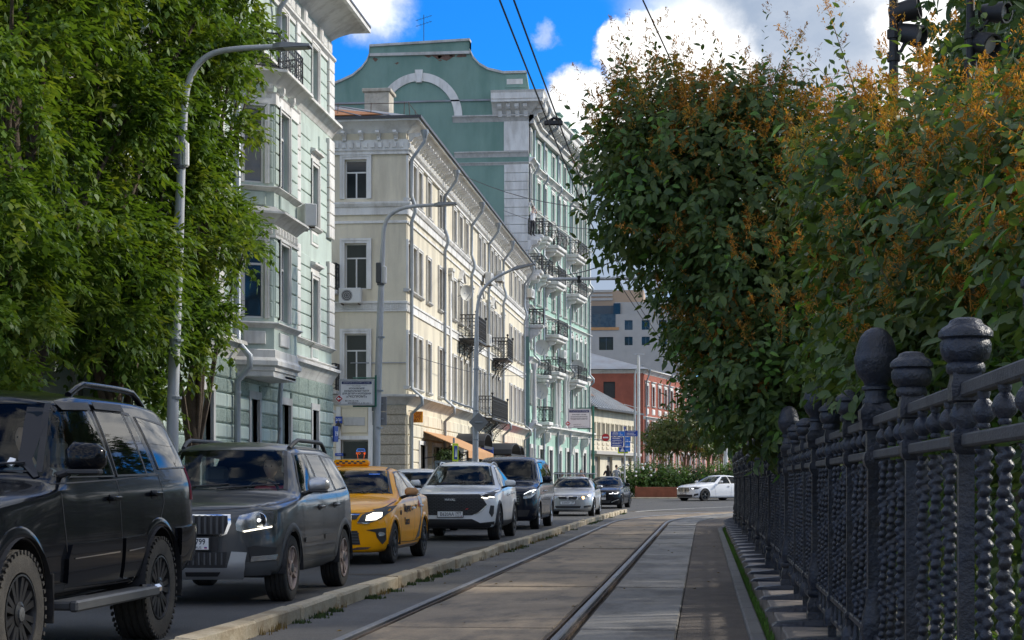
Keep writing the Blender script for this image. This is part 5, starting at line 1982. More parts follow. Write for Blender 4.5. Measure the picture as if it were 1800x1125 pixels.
        for k in range(nsp):
            a0 = 2 * PI * k / nsp
            for da in ((0,) if style == 'wide' else (-.16, .16)):
                m = Matrix.Rotation(a0 + da * (1 if style != 'steel' else .6), 4, 'X')
                wd0, wd1 = (.045, .075) if style == 'wide' else (.022, .030)
                q.add([m @ Vector(p) for p in [(xo - .035, -wd0, .05), (xo - .035, wd0, .05), (xo - .04, wd1, rr - .01), (xo - .04, -wd1, rr - .01),
                                               (xo + .004, -wd0 * .7, .05), (xo + .004, wd0 * .7, .05), (xo + .012, wd1 * .7, rr - .012), (xo + .012, -wd1 * .7, rr - .012)]],
                      [(0, 1, 2, 3), (4, 5, 6, 7), (0, 1, 5, 4), (1, 2, 6, 5), (2, 3, 7, 6), (3, 0, 4, 7)])
        rm = q.mesh('rim', rim, 35)
        dm = MB().lathe([(rr - .04, xo - .09), (.03, xo - .09)], 24, axis='x').mesh('brake', 'plastic_black')
        nm = MB().lathe([(.05, xo + .006), (.045, xo + .026), (.02, xo + .032)], 12, axis='x').mesh('hub_cap', 'plastic_grey' if rim != 'alloy' else 'satin_silver')
        for ya in (s.fa, s.fa + s.wb):
            for sg in (1, -1):
                e = bpy.data.objects.new('wheel', None); COL.objects.link(e); e.parent = s.t
                e.matrix_basis = M3((sg * s.track, ya, r), 0 if sg > 0 else PI, 0 if sg > 0 else 0) @ Matrix.Rotation(random.uniform(0, 1.2), 4, 'X')
                for n_, me in (('tyre', tm), ('rim', rm), ('brake', dm), ('hub_cap', nm)):
                    put(n_, me, e)

    def mirrors(s, y, z, cap, sz=(.24, .11, .15), x=None, base=True):
        for sg, ax in ((1, 'x+'), (-1, 'x-')):
            p, n = s.hit((y, z - .05), ax)
            x0 = p.x
            w_, d_, h_ = sz
            bm_ = MB().cbox(0, w_, -d_ / 2, d_ / 2, -h_ / 2, h_ / 2, min(sz) * .32)
            # round the housing: pull the front face in
            bm_.v = [(a, b + .25 * (a / w_) * d_, c * (1 - .18 * (a / w_) ** 2)) for a, b, c in bm_.v]
            if sg < 0: bm_.v = [(-a, b, c) for a, b, c in bm_.v]
            o = bm_.build('mirror', cap, s.t, M3((x0 + sg * .055, y - .02, z + h_ * .3)), smooth=60)
            MB().cyl((x0 - sg * .03, y, z - .06), (x0 + sg * .12, y - .01, z - .01), .028, .02, 8).build('mirror_foot', 'plastic_black', s.t)
            g = MB().box(.03, w_ - .03, d_ * .5 + .012, d_ * .5 + .022, -h_ * .36, h_ * .36)
            if sg < 0: g.v = [(-a, b, c) for a, b, c in g.v]
            g.build('mirror_glass', 'chrome', o)
            tr = MB().cbox(.02, w_ * .98, -d_ * .48, d_ * .1, -h_ * .53, -h_ * .36, .01)
            if sg < 0: tr.v = [(-a, b, c) for a, b, c in tr.v]
            tr.build('mirror_trim', 'plastic_black', o)

    def handles(s, pts, mt):
        for y, z in pts:
            for sg, ax in ((1, 'x+'), (-1, 'x-')):
                p, n = s.hit((y, z), ax)
                MB().cbox(-.022, .022, -.10, .10, -.014, .018, .008).build('door_handle', mt, s.t, M3((p.x + sg * .022, y, z)), smooth=40)
                MB().cbox(-.002, .002, -.06, .06, -.035, .03, .001).build('handle_cup', 'plastic_black', s.t, M3((p.x + sg * .003, y, z)))

    def roof_rails(s, y0, y1, mt, h=.07, inset=.08, r=.02):
        for sg in (1, -1):
            pts = []
            for k in range(13):
                t = k / 12
                y = y0 + (y1 - y0) * t
                xe = s.edge_x(y) - inset
                p, n = s.hit((sg * xe, y), 'z')
                lift = h * min(1, min(t, 1 - t) * 7)
                pts.append((p.x, p.y, p.z + lift + .005))
            MB().tube(pts, r, 8).build('roof_rail', mt, s.t, smooth=50)

    def edge_x(s, y):
        z = max(v[2] for v in s.vs if abs(v[1] - y) < .1)
        p, n = s.hit((y, z - .10), 'x+')
        return p.x

    def plate(s, z, txt, region, y=None, w=.52, h=.112, sub='RUS', x=0.0):
        p, n = s.hit((x, z), 'y-')
        yy = (y if y is not None else p.y) - .022
        o = MB().cbox(-w / 2 - .012, w / 2 + .012, 0, .02, -h / 2 - .012, h / 2 + .012, .004).build('number_plate', 'plastic_black', s.t, M3((x, yy, z)))
        MB().cbox(-w / 2, w / 2, -.006, .0, -h / 2, h / 2, .002).build('plate_face', 'sign_white', o)
        put('plate_lettering', text_mesh(txt.upper(), h * .86, 'ink_dark', .0008, bold=.001, font_sx=.86), o, upright((-w * .125, -.0075, -.003)))
        put('plate_region', text_mesh(region, h * .7, 'ink_dark', .0008, bold=.001, font_sx=.86), o, upright((w * .345, -.0075, .018)))
        put('plate_region', text_mesh(sub, h * .3, 'ink_dark', .0008), o, upright((w * .31, -.0075, -.036)))
        MB().box(w * .42, w * .47, -.0078, -.006, -.045, -.036).build('plate_flag', 'sign_red', o)
        MB().box(w * .42, w * .47, -.0078, -.006, -.036, -.028).build('plate_flag', 'sign_blue', o)
        MB().box(w * .205, w * .212, -.0075, -.006, -h / 2, h / 2).build('plate_divider', 'ink_dark', o)
        return o

    def wipers(s, zb, xs=((-.55, .1), (.0, .62))):
        for a, b in xs:
            pts = []
            for k in range(6):
                t = k / 5
                p, n = s.hit((a + (b - a) * t, zb + .05 * t), 'y-')
                pts.append(p + n * .02)
            MB().tube(pts, .008, 5).build('wiper', 'plastic_black', s.t)


# ---------------------------------------------------------------- 1 black four-wheel drive at the left edge
st = [(0.00, .92, .90, .70, .84, .76, .66, .80, .46), (.06, 1.03, 1.01, .75, .94, .83, .70, .87, .42), (.22, 1.10, 1.07, .78, 1.01, .87, .74, .905, .42), (.9, 1.17, 1.14, .79, 1.09, .895, .78, .925, .42),
      (1.42, 1.22, 1.18, .79, 1.14, .90, .78, .925, .42), (1.52, 1.26, 1.21, .785, 1.16, .90, .78, .925, .42), (1.8, 1.52, 1.46, .72, 1.175, .90, .78, .925, .42), (2.12, 1.80, 1.745, .66, 1.185, .90, .78, .925, .42), (2.5, 1.855, 1.80, .665, 1.195, .90, .78, .925, .42),
      (3.6, 1.87, 1.81, .66, 1.215, .90, .78, .925, .42), (4.3, 1.845, 1.785, .645, 1.23, .895, .78, .92, .42), (4.55, 1.78, 1.72, .635, 1.23, .885, .78, .91, .45), (4.70, 1.50, 1.44, .65, 1.16, .86, .76, .89, .48), (4.78, 1.15, 1.11, .70, 1.0, .82, .72, .86, .52), (4.80, 1.0, .97, .70, .9, .80, .7, .84, .56)]
c = Car('black_suv', 'black off-road car with roof rails and side steps, cut by the picture edge', st, 4.8, 'paint_black', (-5.07, 9.56, 0), 0, front_axle=.82, wb=2.78, wr=.395, track=.80, tw=.27, win_y=1.6, arch=.075, kf=.15, kr=.10, kw=.05, glass='car_glass', bulge=.015, roof_r=.05)
c.dash = 1.16
c.windscreen([(-.73, 1.265), (.73, 1.265), (.62, 1.745), (-.62, 1.745)])
c.side_windows([[(1.585, 1.235), (2.04, 1.69), (2.60, 1.705), (2.66, 1.25)], [(2.75, 1.255), (2.73, 1.71), (3.32, 1.715), (3.40, 1.265)], [(3.43, 1.268), (3.36, 1.71), (3.50, 1.70), (3.62, 1.275)]], glass='car_glass')
c.side_windows([[(3.76, 1.31), (3.64, 1.70), (4.30, 1.655), (4.44, 1.60), (4.52, 1.38), (4.48, 1.33)]], glass='car_glass_dark')
sd_ = [[(1.55, 1.19), (1.58, .95), (1.64, .70), (1.66, .50)], [(2.70, 1.22), (2.72, .8), (2.70, .48)], [(3.69, 1.26), (3.74, 1.05), (3.58, .86)], [(1.66, .50), (2.70, .48)], [(2.70, .48), (3.1, .48)], [(1.55, 1.19), (2.70, 1.22), (3.69, 1.26)]]
c.finish(sd_, underside=.42)
c.wheels('twin', 'alloy_black', 'rubber_dusty', .245, 8, lugs=True)
c.mirrors(1.72, 1.30, 'paint_black', (.25, .16, .21))
c.handles([(2.55, 1.085), (3.50, 1.11)], 'paint_black')
c.roof_rails(2.55, 4.25, 'paint_black', .085, .10, .026)
c.add('side_moulding', 'paint_black', [(1.62, .54), (2.66, .52), (2.66, .80), (1.66, .79), (1.60, .70)], 'x+', True, .028, .08, .04)
c.add('side_moulding', 'paint_black', [(2.74, .52), (3.12, .52), (3.20, .70), (3.24, .81), (2.74, .80)], 'x+', True, .028, .08, .04)
c.line('trim_strip', 'chrome', [(1.70, .70), (2.60, .71)], 'x+', .008, .034)
c.line('trim_strip', 'chrome', [(2.80, .71), (3.14, .72)], 'x+', .008, .034)
c.line('wind_deflector', 'plastic_black', [(2.12, 1.715), (2.62, 1.735)], 'x+', .05, .02)
c.line('wind_deflector', 'plastic_black', [(2.72, 1.745), (3.36, 1.75)], 'x+', .05, .02)
for sg in (1, -1):
    o = MB().cbox(sg * .86 if sg > 0 else -1.03, 1.03 if sg > 0 else -.86, 1.45, 3.15, .37, .43, .015).build('side_step', 'plastic_grey', c.t)
    MB().cbox(1.0 if sg > 0 else -1.06, 1.06 if sg > 0 else -1.0, 1.43, 3.17, .362, .436, .014).build('step_edge', 'plastic_grey', o)
    MB().cbox(.90 if sg > 0 else -1.058, 1.058 if sg > 0 else -.90, 3.10, 3.24, .375, .446, .02).build('step_end', 'chrome', o)
    MB().cbox(.72 if sg > 0 else -.95, .95 if sg > 0 else -.72, 1.30, 1.315, .30, .62, .006).build('mud_flap', 'rubber', c.t)
    MB().cbox(.72 if sg > 0 else -.95, .95 if sg > 0 else -.72, 4.08, 4.095, .30, .62, .006).build('mud_flap', 'rubber', c.t)
c.add('bumper', 'paint_black', [(-.84, .48), (.84, .48), (.84, .72), (-.84, .72)], 'y-', False, .03)
c.add('rear_bumper', 'paint_black', [(3.98 + .14, .58), (4.72, .56), (4.72, .86), (4.10, .84)], 'x+', True, .03)
c.add('tail_lamp', 'taillight', [(4.50, 1.06), (4.62, 1.06), (4.60, 1.32), (4.52, 1.34)], 'x+', True, .012)
c.add('headlamp', 'headlamp_inner', [(.50, .84), (.80, .84), (.82, .98), (.52, .98)], 'y-', True, .01)
c.add('grille', 'plastic_black', [(-.45, .76), (.45, .76), (.46, .97), (-.46, .97)], 'y-', False, .012)
c.wipers(1.27)
o = c.add('sticker', 'sign_white', [(.50, 1.32), (.545, 1.30), (.55, 1.35), (.51, 1.36)], 'y-', False, .010)
c1 = c

# ---------------------------------------------------------------- 2 grey compact SUV
st = [(0.00, .86, .85, .52, .80, .58, .60, .64, .36), (.04, .93, .92, .60, .87, .68, .62, .76, .30), (.14, .98, .965, .68, .91, .78, .66, .855, .27), (.4, 1.02, 1.0, .72, .95, .84, .70, .885, .27), (.9, 1.07, 1.045, .74, .99, .865, .72, .895, .27),
      (1.12, 1.09, 1.06, .75, 1.02, .87, .72, .895, .27), (1.22, 1.13, 1.09, .74, 1.03, .87, .72, .895, .27), (1.55, 1.42, 1.37, .685, 1.045, .87, .72, .895, .27), (1.80, 1.585, 1.53, .645, 1.05, .87, .72, .895, .27), (2.15, 1.64, 1.585, .64, 1.06, .87, .72, .895, .27), (3.2, 1.64, 1.585, .63, 1.08, .87, .72, .895, .28),
      (3.85, 1.60, 1.545, .61, 1.10, .86, .72, .885, .30), (4.02, 1.50, 1.44, .61, 1.09, .84, .72, .87, .33), (4.14, 1.15, 1.12, .65, 1.0, .80, .7, .84, .36), (4.20, .9, .88, .66, .84, .76, .66, .80, .42)]
c = Car('grey_suv', 'grey compact off-roader with chrome-framed grille and silver mirrors', st, 4.2, 'paint_grey', (-5.02, 16.66, 0), 0, front_axle=.86, wb=2.58, wr=.335, track=.77, tw=.225, win_y=1.3, arch=.055, arch_mat='plastic_grey', kf=.24, kr=.1, kw=.16, bulge=.012)
c.dash = 1.05
c.windscreen([(-.70, 1.12), (.70, 1.12), (.59, 1.545), (-.59, 1.545)])
c.side_windows([[(1.46, 1.085), (1.86, 1.49), (2.20, 1.505), (2.24, 1.09)], [(2.34, 1.09), (2.31, 1.505), (2.92, 1.505), (3.02, 1.11)], [(3.12, 1.12), (3.02, 1.50), (3.70, 1.47), (3.78, 1.16)]])
c.finish([[(1.30, 1.02), (1.34, .75), (1.42, .45)], [(2.29, 1.05), (2.30, .7), (2.28, .40)], [(3.07, 1.07), (3.10, .85), (2.98, .66)], [(1.42, .45), (2.28, .40), (2.8, .40)],
          ([(-.74, .985), (-.6, .955), (-.3, .93), (0, .925), (.3, .93), (.6, .955), (.74, .985)], 'y-'), [(.30, .965), (.9, 1.01), (1.2, 1.035)]], underside=.28)
c.wheels('twin', 'alloy_dirty', 'rubber', .225, 5)
c.mirrors(1.52, 1.13, 'satin_silver', (.22, .13, .16))
c.handles([(2.14, .935), (2.92, .95)], 'paint_grey')
c.roof_rails(1.95, 3.85, 'plastic_black', .075, .05, .024)
g = c.add('grille', 'chrome', [(-.42, .70), (-.36, .675), (.36, .675), (.42, .70), (.46, .80), (.45, .885), (-.45, .885), (-.46, .80)], 'y-', False, .012)[0]
gi = c.add('grille_mesh', 'plastic_black', [(-.40, .715), (-.35, .695), (.35, .695), (.40, .715), (.43, .80), (.425, .868), (-.425, .868), (-.43, .80)], 'y-', False, .020, parent=g)[0]
for k in range(15):
    x = -.385 + k * .055
    c.add('grille_bar', 'plastic_grey', [(x - .011, .70), (x + .011, .70), (x + .011, .865), (x - .011, .865)], 'y-', False, .036, .06, .02, g)
for o in c.add('headlamp', 'headlamp_inner', [(.505, .735), (.58, .715), (.80, .755), (.83, .80), (.825, .925), (.72, .925), (.53, .875), (.50, .80)], 'y-', True, .008):
    pass
for sg in (1, -1):
    o = c.add('headlamp_lens', 'lens_clear', [(sg * a, b) for a, b in [(.51, .74), (.585, .72), (.795, .76), (.822, .80), (.818, .918), (.72, .918), (.535, .868), (.507, .80)]], 'y-', False, .045, .05, 0)[0]
    p, n = c.hit((sg * .70, .83), 'y-')
    MB().lathe([(.062, -.02), (.062, .0), (.05, .008), (.0, .022)], 18, axis='y', m=M3(p + n * .012) @ Matrix.Rotation(PI, 4, 'Z')).build('projector', 'lamp_white', o, smooth=50)
    MB().lathe([(.072, .0), (.075, .012), (.066, .014)], 18, axis='y', m=M3(p + n * .016) @ Matrix.Rotation(PI, 4, 'Z')).build('projector_ring', 'chrome', o, smooth=50)
    c.add('running_light', 'lamp_warm', [(sg * a, b) for a, b in [(.565, .728), (.58, .716), (.80, .757), (.80, .772)]], 'y-', False, .016, .06, .01, o)
c.add('bumper_lip', 'plastic_grey', [(-.82, .30), (.82, .30), (.84, .43), (.46, .415), (-.46, .415), (-.84, .43)], 'y-', False, .014)
c.add('lower_grille', 'plastic_black', [(-.40, .345), (.40, .345), (.42, .525), (-.42, .525)], 'y-', False, .022)
for k in range(15):
    x = -.37 + k * .053
    c.add('lower_grille_bar', 'plastic_grey', [(x - .008, .40), (x + .008, .40), (x + .008, .52), (x - .008, .52)], 'y-', False, .034, .06, .02)
sk = [(-.56, .29), (.56, .29), (.60, .52), (.46, .53), (.42, .37), (-.42, .37), (-.46, .53), (-.60, .52)]
c.add('skid_plate', 'satin_silver', sk, 'y-', False, .04)
c.add('skid_slot', 'plastic_black', [(.03, .315), (.33, .315), (.36, .35), (.03, .35)], 'y-', True, .046)
c.add('fog_recess', 'plastic_black', [(.63, .45), (.82, .47), (.84, .56), (.66, .585), (.61, .57)], 'y-', True, .012)
c.add('fog_lamp', 'headlamp_inner', [(.63, .43), (.83, .445), (.84, .495), (.64, .48)], 'y-', True, .018)
c.add('washer_cover', 'paint_grey', [(.64, .655), (.70, .66), (.70, .70), (.64, .695)], 'y-', True, .008)
c.plate(.605, 'о418мм', '799')
c.add('plate_holder', 'plastic_black', [(-.34, .535), (.34, .535), (.34, .67), (-.34, .67)], 'y-', False, .012)
c.add('badge', 'chrome', [(-.05, .90), (.05, .90), (.06, .94), (0, .96), (-.06, .94)], 'y-', False, .008)
c.line('sill', 'plastic_grey', [(1.3, .33), (3.0, .33)], 'x+', .10, .012)
c.line('side_moulding', 'paint_grey', [(1.38, .60), (2.25, .61)], 'x+', .05, .016)
c.line('side_moulding', 'paint_grey', [(2.33, .61), (2.92, .62)], 'x+', .05, .016)
c.wipers(1.12)
MB().tube([(.0, 3.75, 1.60), (.0, 3.95, 1.85)], .008, 5).build('aerial', 'plastic_black', c.t)
c2 = c

# ---------------------------------------------------------------- 3 yellow taxi saloon
st = [(0.00, .68, .67, .50, .62, .58, .48, .62, .26), (.04, .76, .75, .58, .70, .68, .52, .74, .20), (.16, .82, .80, .66, .75, .76, .56, .82, .18), (.5, .90, .87, .71, .81, .81, .60, .855, .18), (.95, .97, .935, .73, .87, .835, .62, .865, .18),
      (1.15, .99, .96, .735, .90, .84, .62, .865, .18), (1.25, 1.03, .985, .72, .91, .84, .62, .865, .18), (1.65, 1.30, 1.245, .64, .93, .84, .62, .865, .18), (1.98, 1.43, 1.375, .585, .94, .84, .62, .865, .18), (2.4, 1.465, 1.41, .57, .95, .84, .62, .865, .18),
      (2.95, 1.44, 1.38, .56, .965, .84, .62, .865, .18), (3.35, 1.34, 1.28, .56, .975, .835, .62, .86, .20), (3.75, 1.12, 1.08, .60, .98, .825, .62, .855, .22), (3.95, 1.04, 1.015, .66, .975, .81, .62, .84, .24), (4.25, 1.02, .995, .66, .94, .77, .60, .80, .28), (4.36, .85, .83, .62, .78, .70, .56, .74, .34), (4.40, .7, .68, .6, .64, .66, .54, .70, .38)]
c = Car('yellow_taxi', 'orange yellow taxi saloon with a checkered roof sign and a black swoosh', st, 4.4, 'paint_taxi', (-5.42, 25.03, 0), R(-.6), front_axle=.82, wb=2.6, wr=.305, track=.755, tw=.20, win_y=1.4, arch=.045, kf=.30, kr=.15, kw=.18, bulge=.012)
c.dash = .93
c.windscreen([(-.70, 1.03), (.70, 1.03), (.54, 1.385), (-.54, 1.385)])
c.side_windows([[(1.50, .97), (1.72, 1.15), (2.05, 1.335), (2.36, 1.365), (2.44, .985)], [(2.52, .985), (2.44, 1.365), (2.80, 1.355), (3.08, 1.29), (3.22, 1.02)], [(3.28, 1.03), (3.15, 1.27), (3.40, 1.16), (3.56, 1.06)]])
c.finish([[(1.28, .90), (1.30, .6), (1.40, .30)], [(2.48, .95), (2.49, .6), (2.44, .28)], [(3.26, .98), (3.22, .72), (3.02, .5)], [(1.40, .30), (2.44, .28), (2.95, .3)], ([(-.72, .775), (-.5, .755), (0, .745), (.5, .755), (.72, .775)], 'y-'), [(.30, .80), (.9, .89), (1.2, .925)]], underside=.2)
c.wheels('steel', 'plastic_black', 'rubber', .2, 8)
c.mirrors(1.62, 1.02, 'awning_tan', (.20, .12, .13))
c.handles([(2.30, .80), (3.06, .83)], 'sign_white')
c.add('grille', 'plastic_black', [(-.42, .665), (.42, .665), (.46, .72), (.30, .735), (-.30, .735), (-.46, .72)], 'y-', False, .012)
c.add('grille_trim', 'chrome', [(-.46, .722), (.46, .722), (.47, .738), (-.47, .738)], 'y-', False, .016)
for sg in (1, -1):
    o = c.add('headlamp', 'plastic_grey', [(sg * a, b) for a, b in [(.44, .62), (.60, .615), (.74, .66), (.83, .78), (.84, .86), (.74, .82), (.50, .73)]], 'y-', False, .010)[0]
    c.add('headlamp_glow', 'lamp_warm', [(sg * a, b) for a, b in [(.55, .645), (.68, .655), (.745, .70), (.745, .755), (.64, .755), (.56, .715)]], 'y-', False, .017, .05, .01, o)
    c.add('headlamp_edge', 'chrome', [(sg * a, b) for a, b in [(.44, .61), (.60, .600), (.60, .615), (.44, .622)]], 'y-', False, .018, .05, .01, o)
c.add('bumper_grille', 'plastic_black', [(-.48, .30), (.48, .30), (.44, .50), (-.44, .50)], 'y-', False, .012)
for k in range(4):
    z = .33 + k * .042
    c.add('grille_bar', 'plastic_grey', [(-.46, z), (.46, z), (.46, z + .014), (-.46, z + .014)], 'y-', False, .02, .08, .015)
c.add('fog_recess', 'plastic_black', [(.56, .51), (.80, .54), (.80, .36), (.76, .30), (.70, .40), (.68, .48)], 'y-', True, .010)
c.add('fog_lamp', 'headlamp_inner', [(.72, .42), (.765, .42), (.785, .45), (.765, .48), (.72, .48), (.705, .45)], 'y-', True, .02)
c.add('bumper_damage', 'brick_patch', [(.30, .215), (.58, .235), (.62, .262), (.45, .262), (.38, .245)], 'y-', False, .004)
c.plate(.56, 'а735ор', '777', w=.5)
# livery
c.add('white_swoosh', 'sign_white', [(2.92, .97), (3.10, .99), (3.24, .90), (3.20, .74), (3.10, .62), (3.06, .78), (2.98, .88)], 'x+', True, .0035, .05, 0)
c.add('dark_swoosh', 'plastic_grey', [(3.07, .62), (3.13, .52), (3.02, .34), (2.62, .30), (2.86, .44), (3.00, .60), (3.02, .68)], 'x+', True, .004, .05, 0)
c.add('red_patch', 'sign_red', [(2.86, .90), (2.98, .91), (2.98, .82), (2.90, .80)], 'x+', True, .0045, .05, 0)
p, n = c.hit((2.0, .8), 'x+')
TX = lambda y, z, rz=PI / 2: M3((c.hit((y, z), 'x+')[0].x + .004, y, z), rz) @ Matrix.Rotation(PI / 2, 4, 'X')
put('door_lettering', text_mesh('Яндекс', .17, 'ink_dark', .002, bold=.001), c.t, TX(1.88, .80))
put('door_lettering', text_mesh('Такси', .15, 'ink_dark', .002, bold=.001), c.t, TX(1.80, .60))
put('door_lettering', text_mesh('107', .10, 'ink_dark', .002), c.t, TX(1.30, .74))
put('door_lettering', text_mesh('720', .09, 'ink_dark', .002), c.t, TX(2.62, .82))
o = MB().cbox(-.28, .28, -.09, .09, 0, .10, .03).build('roof_sign', 'paint_taxi', c.t, M3((-.12, 2.35, 1.46)), smooth=40)
ck = MB()
for k in range(10):
    for j in range(2):
        if (k + j) % 2 == 0:
            ck.box(-.23 + k * .046, -.23 + (k + 1) * .046, -.094, -.089, .03 + j * .025, .055 + j * .025)
ck.build('checkers', 'ink_dark', o)
c.line('roof_stripe', 'plastic_black', [(.50, 2.02), (.47, 2.5)], 'z', .03, .006, True)
c.line('sill', 'alloy_dirty', [(1.25, .225), (2.95, .225)], 'x+', .05, .008)
c.wipers(1.02)
c.add('toll_sticker', 'sign_blue_light', [(.28, 1.31), (.44, 1.31), (.44, 1.33), (.28, 1.33)], 'y-', False, .009, .1, 0)
c3 = c

# ---------------------------------------------------------------- 4 white coupe SUV
st = [(0.00, .90, .89, .58, .84, .66, .62, .70, .36), (.04, .97, .96, .66, .90, .76, .66, .82, .30), (.16, 1.0, .985, .72, .93, .83, .68, .89, .26), (.5, 1.04, 1.02, .75, .97, .87, .70, .915, .26), (1.0, 1.09, 1.06, .76, 1.01, .885, .72, .925, .26),
      (1.25, 1.11, 1.075, .76, 1.03, .89, .72, .925, .26), (1.35, 1.15, 1.11, .75, 1.04, .89, .72, .925, .26), (1.75, 1.43, 1.375, .68, 1.055, .89, .72, .925, .26), (2.08, 1.60, 1.545, .62, 1.065, .89, .72, .925, .26), (2.5, 1.655, 1.60, .60, 1.075, .89, .72, .925, .26),
      (3.1, 1.63, 1.57, .59, 1.095, .89, .72, .925, .26), (3.7, 1.50, 1.44, .58, 1.12, .88, .72, .92, .28), (4.2, 1.28, 1.23, .62, 1.12, .86, .72, .90, .32), (4.45, 1.14, 1.12, .68, 1.06, .82, .70, .87, .36), (4.57, .95, .93, .66, .88, .76, .66, .82, .42), (4.62, .8, .78, .64, .74, .72, .64, .78, .46)]
c = Car('white_suv', 'white coupe SUV with black honeycomb grille behind the taxi', st, 4.62, 'paint_white', (-5.15, 35.7, 0), R(-.4), front_axle=.9, wb=2.725, wr=.36, track=.80, tw=.23, win_y=1.5, arch=.05, arch_mat='plastic_black', kf=.26, kr=.14, kw=.17, bulge=.012)
c.dash = 1.06
c.windscreen([(-.72, 1.14), (.72, 1.14), (.57, 1.555), (-.57, 1.555)])
c.side_windows([[(1.62, 1.10), (1.85, 1.30), (2.16, 1.50), (2.46, 1.535), (2.52, 1.11)], [(2.60, 1.11), (2.54, 1.535), (2.95, 1.52), (3.30, 1.43), (3.44, 1.16)], [(3.50, 1.17), (3.38, 1.41), (3.68, 1.31), (3.82, 1.20)]])
c.finish([[(1.38, 1.03), (1.40, .7), (1.50, .40)], [(2.56, 1.07), (2.57, .7), (2.52, .38)], [(3.48, 1.10), (3.44, .85), (3.24, .62)], [(1.50, .40), (2.52, .38), (3.05, .4)], ([(-.76, .965), (-.5, .955), (0, .95), (.5, .955), (.76, .965)], 'y-'), [(.30, .985), (.9, 1.03), (1.3, 1.05)]], underside=.26)
c.wheels('wide', 'alloy_black', 'rubber', .235, 5)
c.mirrors(1.76, 1.14, 'paint_white', (.23, .13, .15))
c.handles([(2.38, .94), (3.20, .97)], 'chrome')
g = c.add('grille', 'plastic_black', [(-.60, .945), (.60, .945), (.66, .86), (.73, .74), (.58, .60), (.44, .53), (-.44, .53), (-.58, .60), (-.73, .74), (-.66, .86)], 'y-', False, .010)[0]
hx = MB()
for r_ in range(13):
    for k in range(15):
        x = -.66 + k * .094 + (.047 if r_ % 2 else 0); z = .56 + r_ * .030
        if not in_poly((x, z), [(-.58, .93), (.58, .93), (.68, .76), (.55, .61), (.42, .55), (-.42, .55), (-.55, .61), (-.68, .76)]): continue
        p, n = c.hit((x, z), 'y-')
        hx.box(-.032, .032, -.004, .004, -.0045, .0045, M3(p + n * .018))
hx.build('honeycomb', 'plastic_grey', g)
o = MB().cbox(-.13, .13, -.008, .008, -.03, .03, .004).build('name_badge', 'plastic_grey', c.t, M3(c.hit((0, .845), 'y-')[0] + Vector((0, -.03, 0))))
put('badge_lettering', text_mesh('HAVAL', .062, 'sign_white', .001, bold=.001, font_sx=1.1), o, upright((0, -.0095, 0)))
c.line('grille_trim', 'chrome', [(.73, .74), (.58, .59), (.50, .555)], 'y-', .014, .02, True)
c.add('grille_mark', 'sign_red', [(.30, .64), (.34, .64), (.37, .67), (.33, .67)], 'y-', False, .02)
for sg in (1, -1):
    o = c.add('headlamp', 'plastic_black', [(sg * a, b) for a, b in [(.58, .90), (.70, .875), (.84, .885), (.865, .99), (.83, 1.0), (.66, .94)]], 'y-', False, .010)[0]
    c.add('running_light', 'lamp_warm', [(sg * a, b) for a, b in [(.615, .885), (.72, .868), (.78, .895), (.845, .885), (.845, .90), (.775, .91), (.72, .883), (.63, .90)]], 'y-', False, .018, .05, .01, o)
    c.add('fog_recess', 'plastic_black', [(sg * a, b) for a, b in [(.80, .73), (.855, .72), (.85, .56), (.82, .49), (.77, .58)]], 'y-', False, .012)
c.add('bumper_lip', 'plastic_black', [(-.84, .28), (.84, .28), (.86, .40), (.60, .37), (.44, .45), (-.44, .45), (-.60, .37), (-.86, .40)], 'y-', False, .014)
c.plate(.55, 'в620аа', '977')
c.line('sill', 'plastic_black', [(1.35, .33), (3.1, .33)], 'x+', .12, .012)
c.roof_rails(2.2, 3.6, 'satin_silver', .035, .05, .016)
c.wipers(1.14)
c4 = c

# the car standing one lane further over, half hidden behind it
c = Car('white_car', 'white car one lane over, half hidden behind the white coupe SUV', st, 4.62, 'paint_white', (-7.0, 40.4, 0), 0, front_axle=.9, wb=2.725, wr=.34, track=.78, tw=.22, win_y=1.5, arch=.05, kf=.26, kr=.14, kw=.17)
c.dash = 1.06
c.t.scale = (.97, .97, .93)
c.windscreen([(-.72, 1.14), (.72, 1.14), (.57, 1.555), (-.57, 1.555)])
c.side_windows([[(1.62, 1.10), (1.85, 1.30), (2.16, 1.50), (2.46, 1.535), (2.52, 1.11)], [(2.60, 1.11), (2.54, 1.535), (2.95, 1.52), (3.30, 1.43), (3.44, 1.16)]])
c.finish([], underside=.26)
c.wheels('wide', 'alloy', 'rubber', .22, 5)
c.mirrors(1.76, 1.14, 'paint_white', (.23, .13, .15))
c.add('headlamp', 'headlamp_inner', [(.58, .90), (.70, .875), (.84, .885), (.865, .99), (.66, .94)], 'y-', True, .01)
c.add('grille', 'plastic_black', [(-.5, .66), (.5, .66), (.55, .85), (-.55, .85)], 'y-', False, .01)

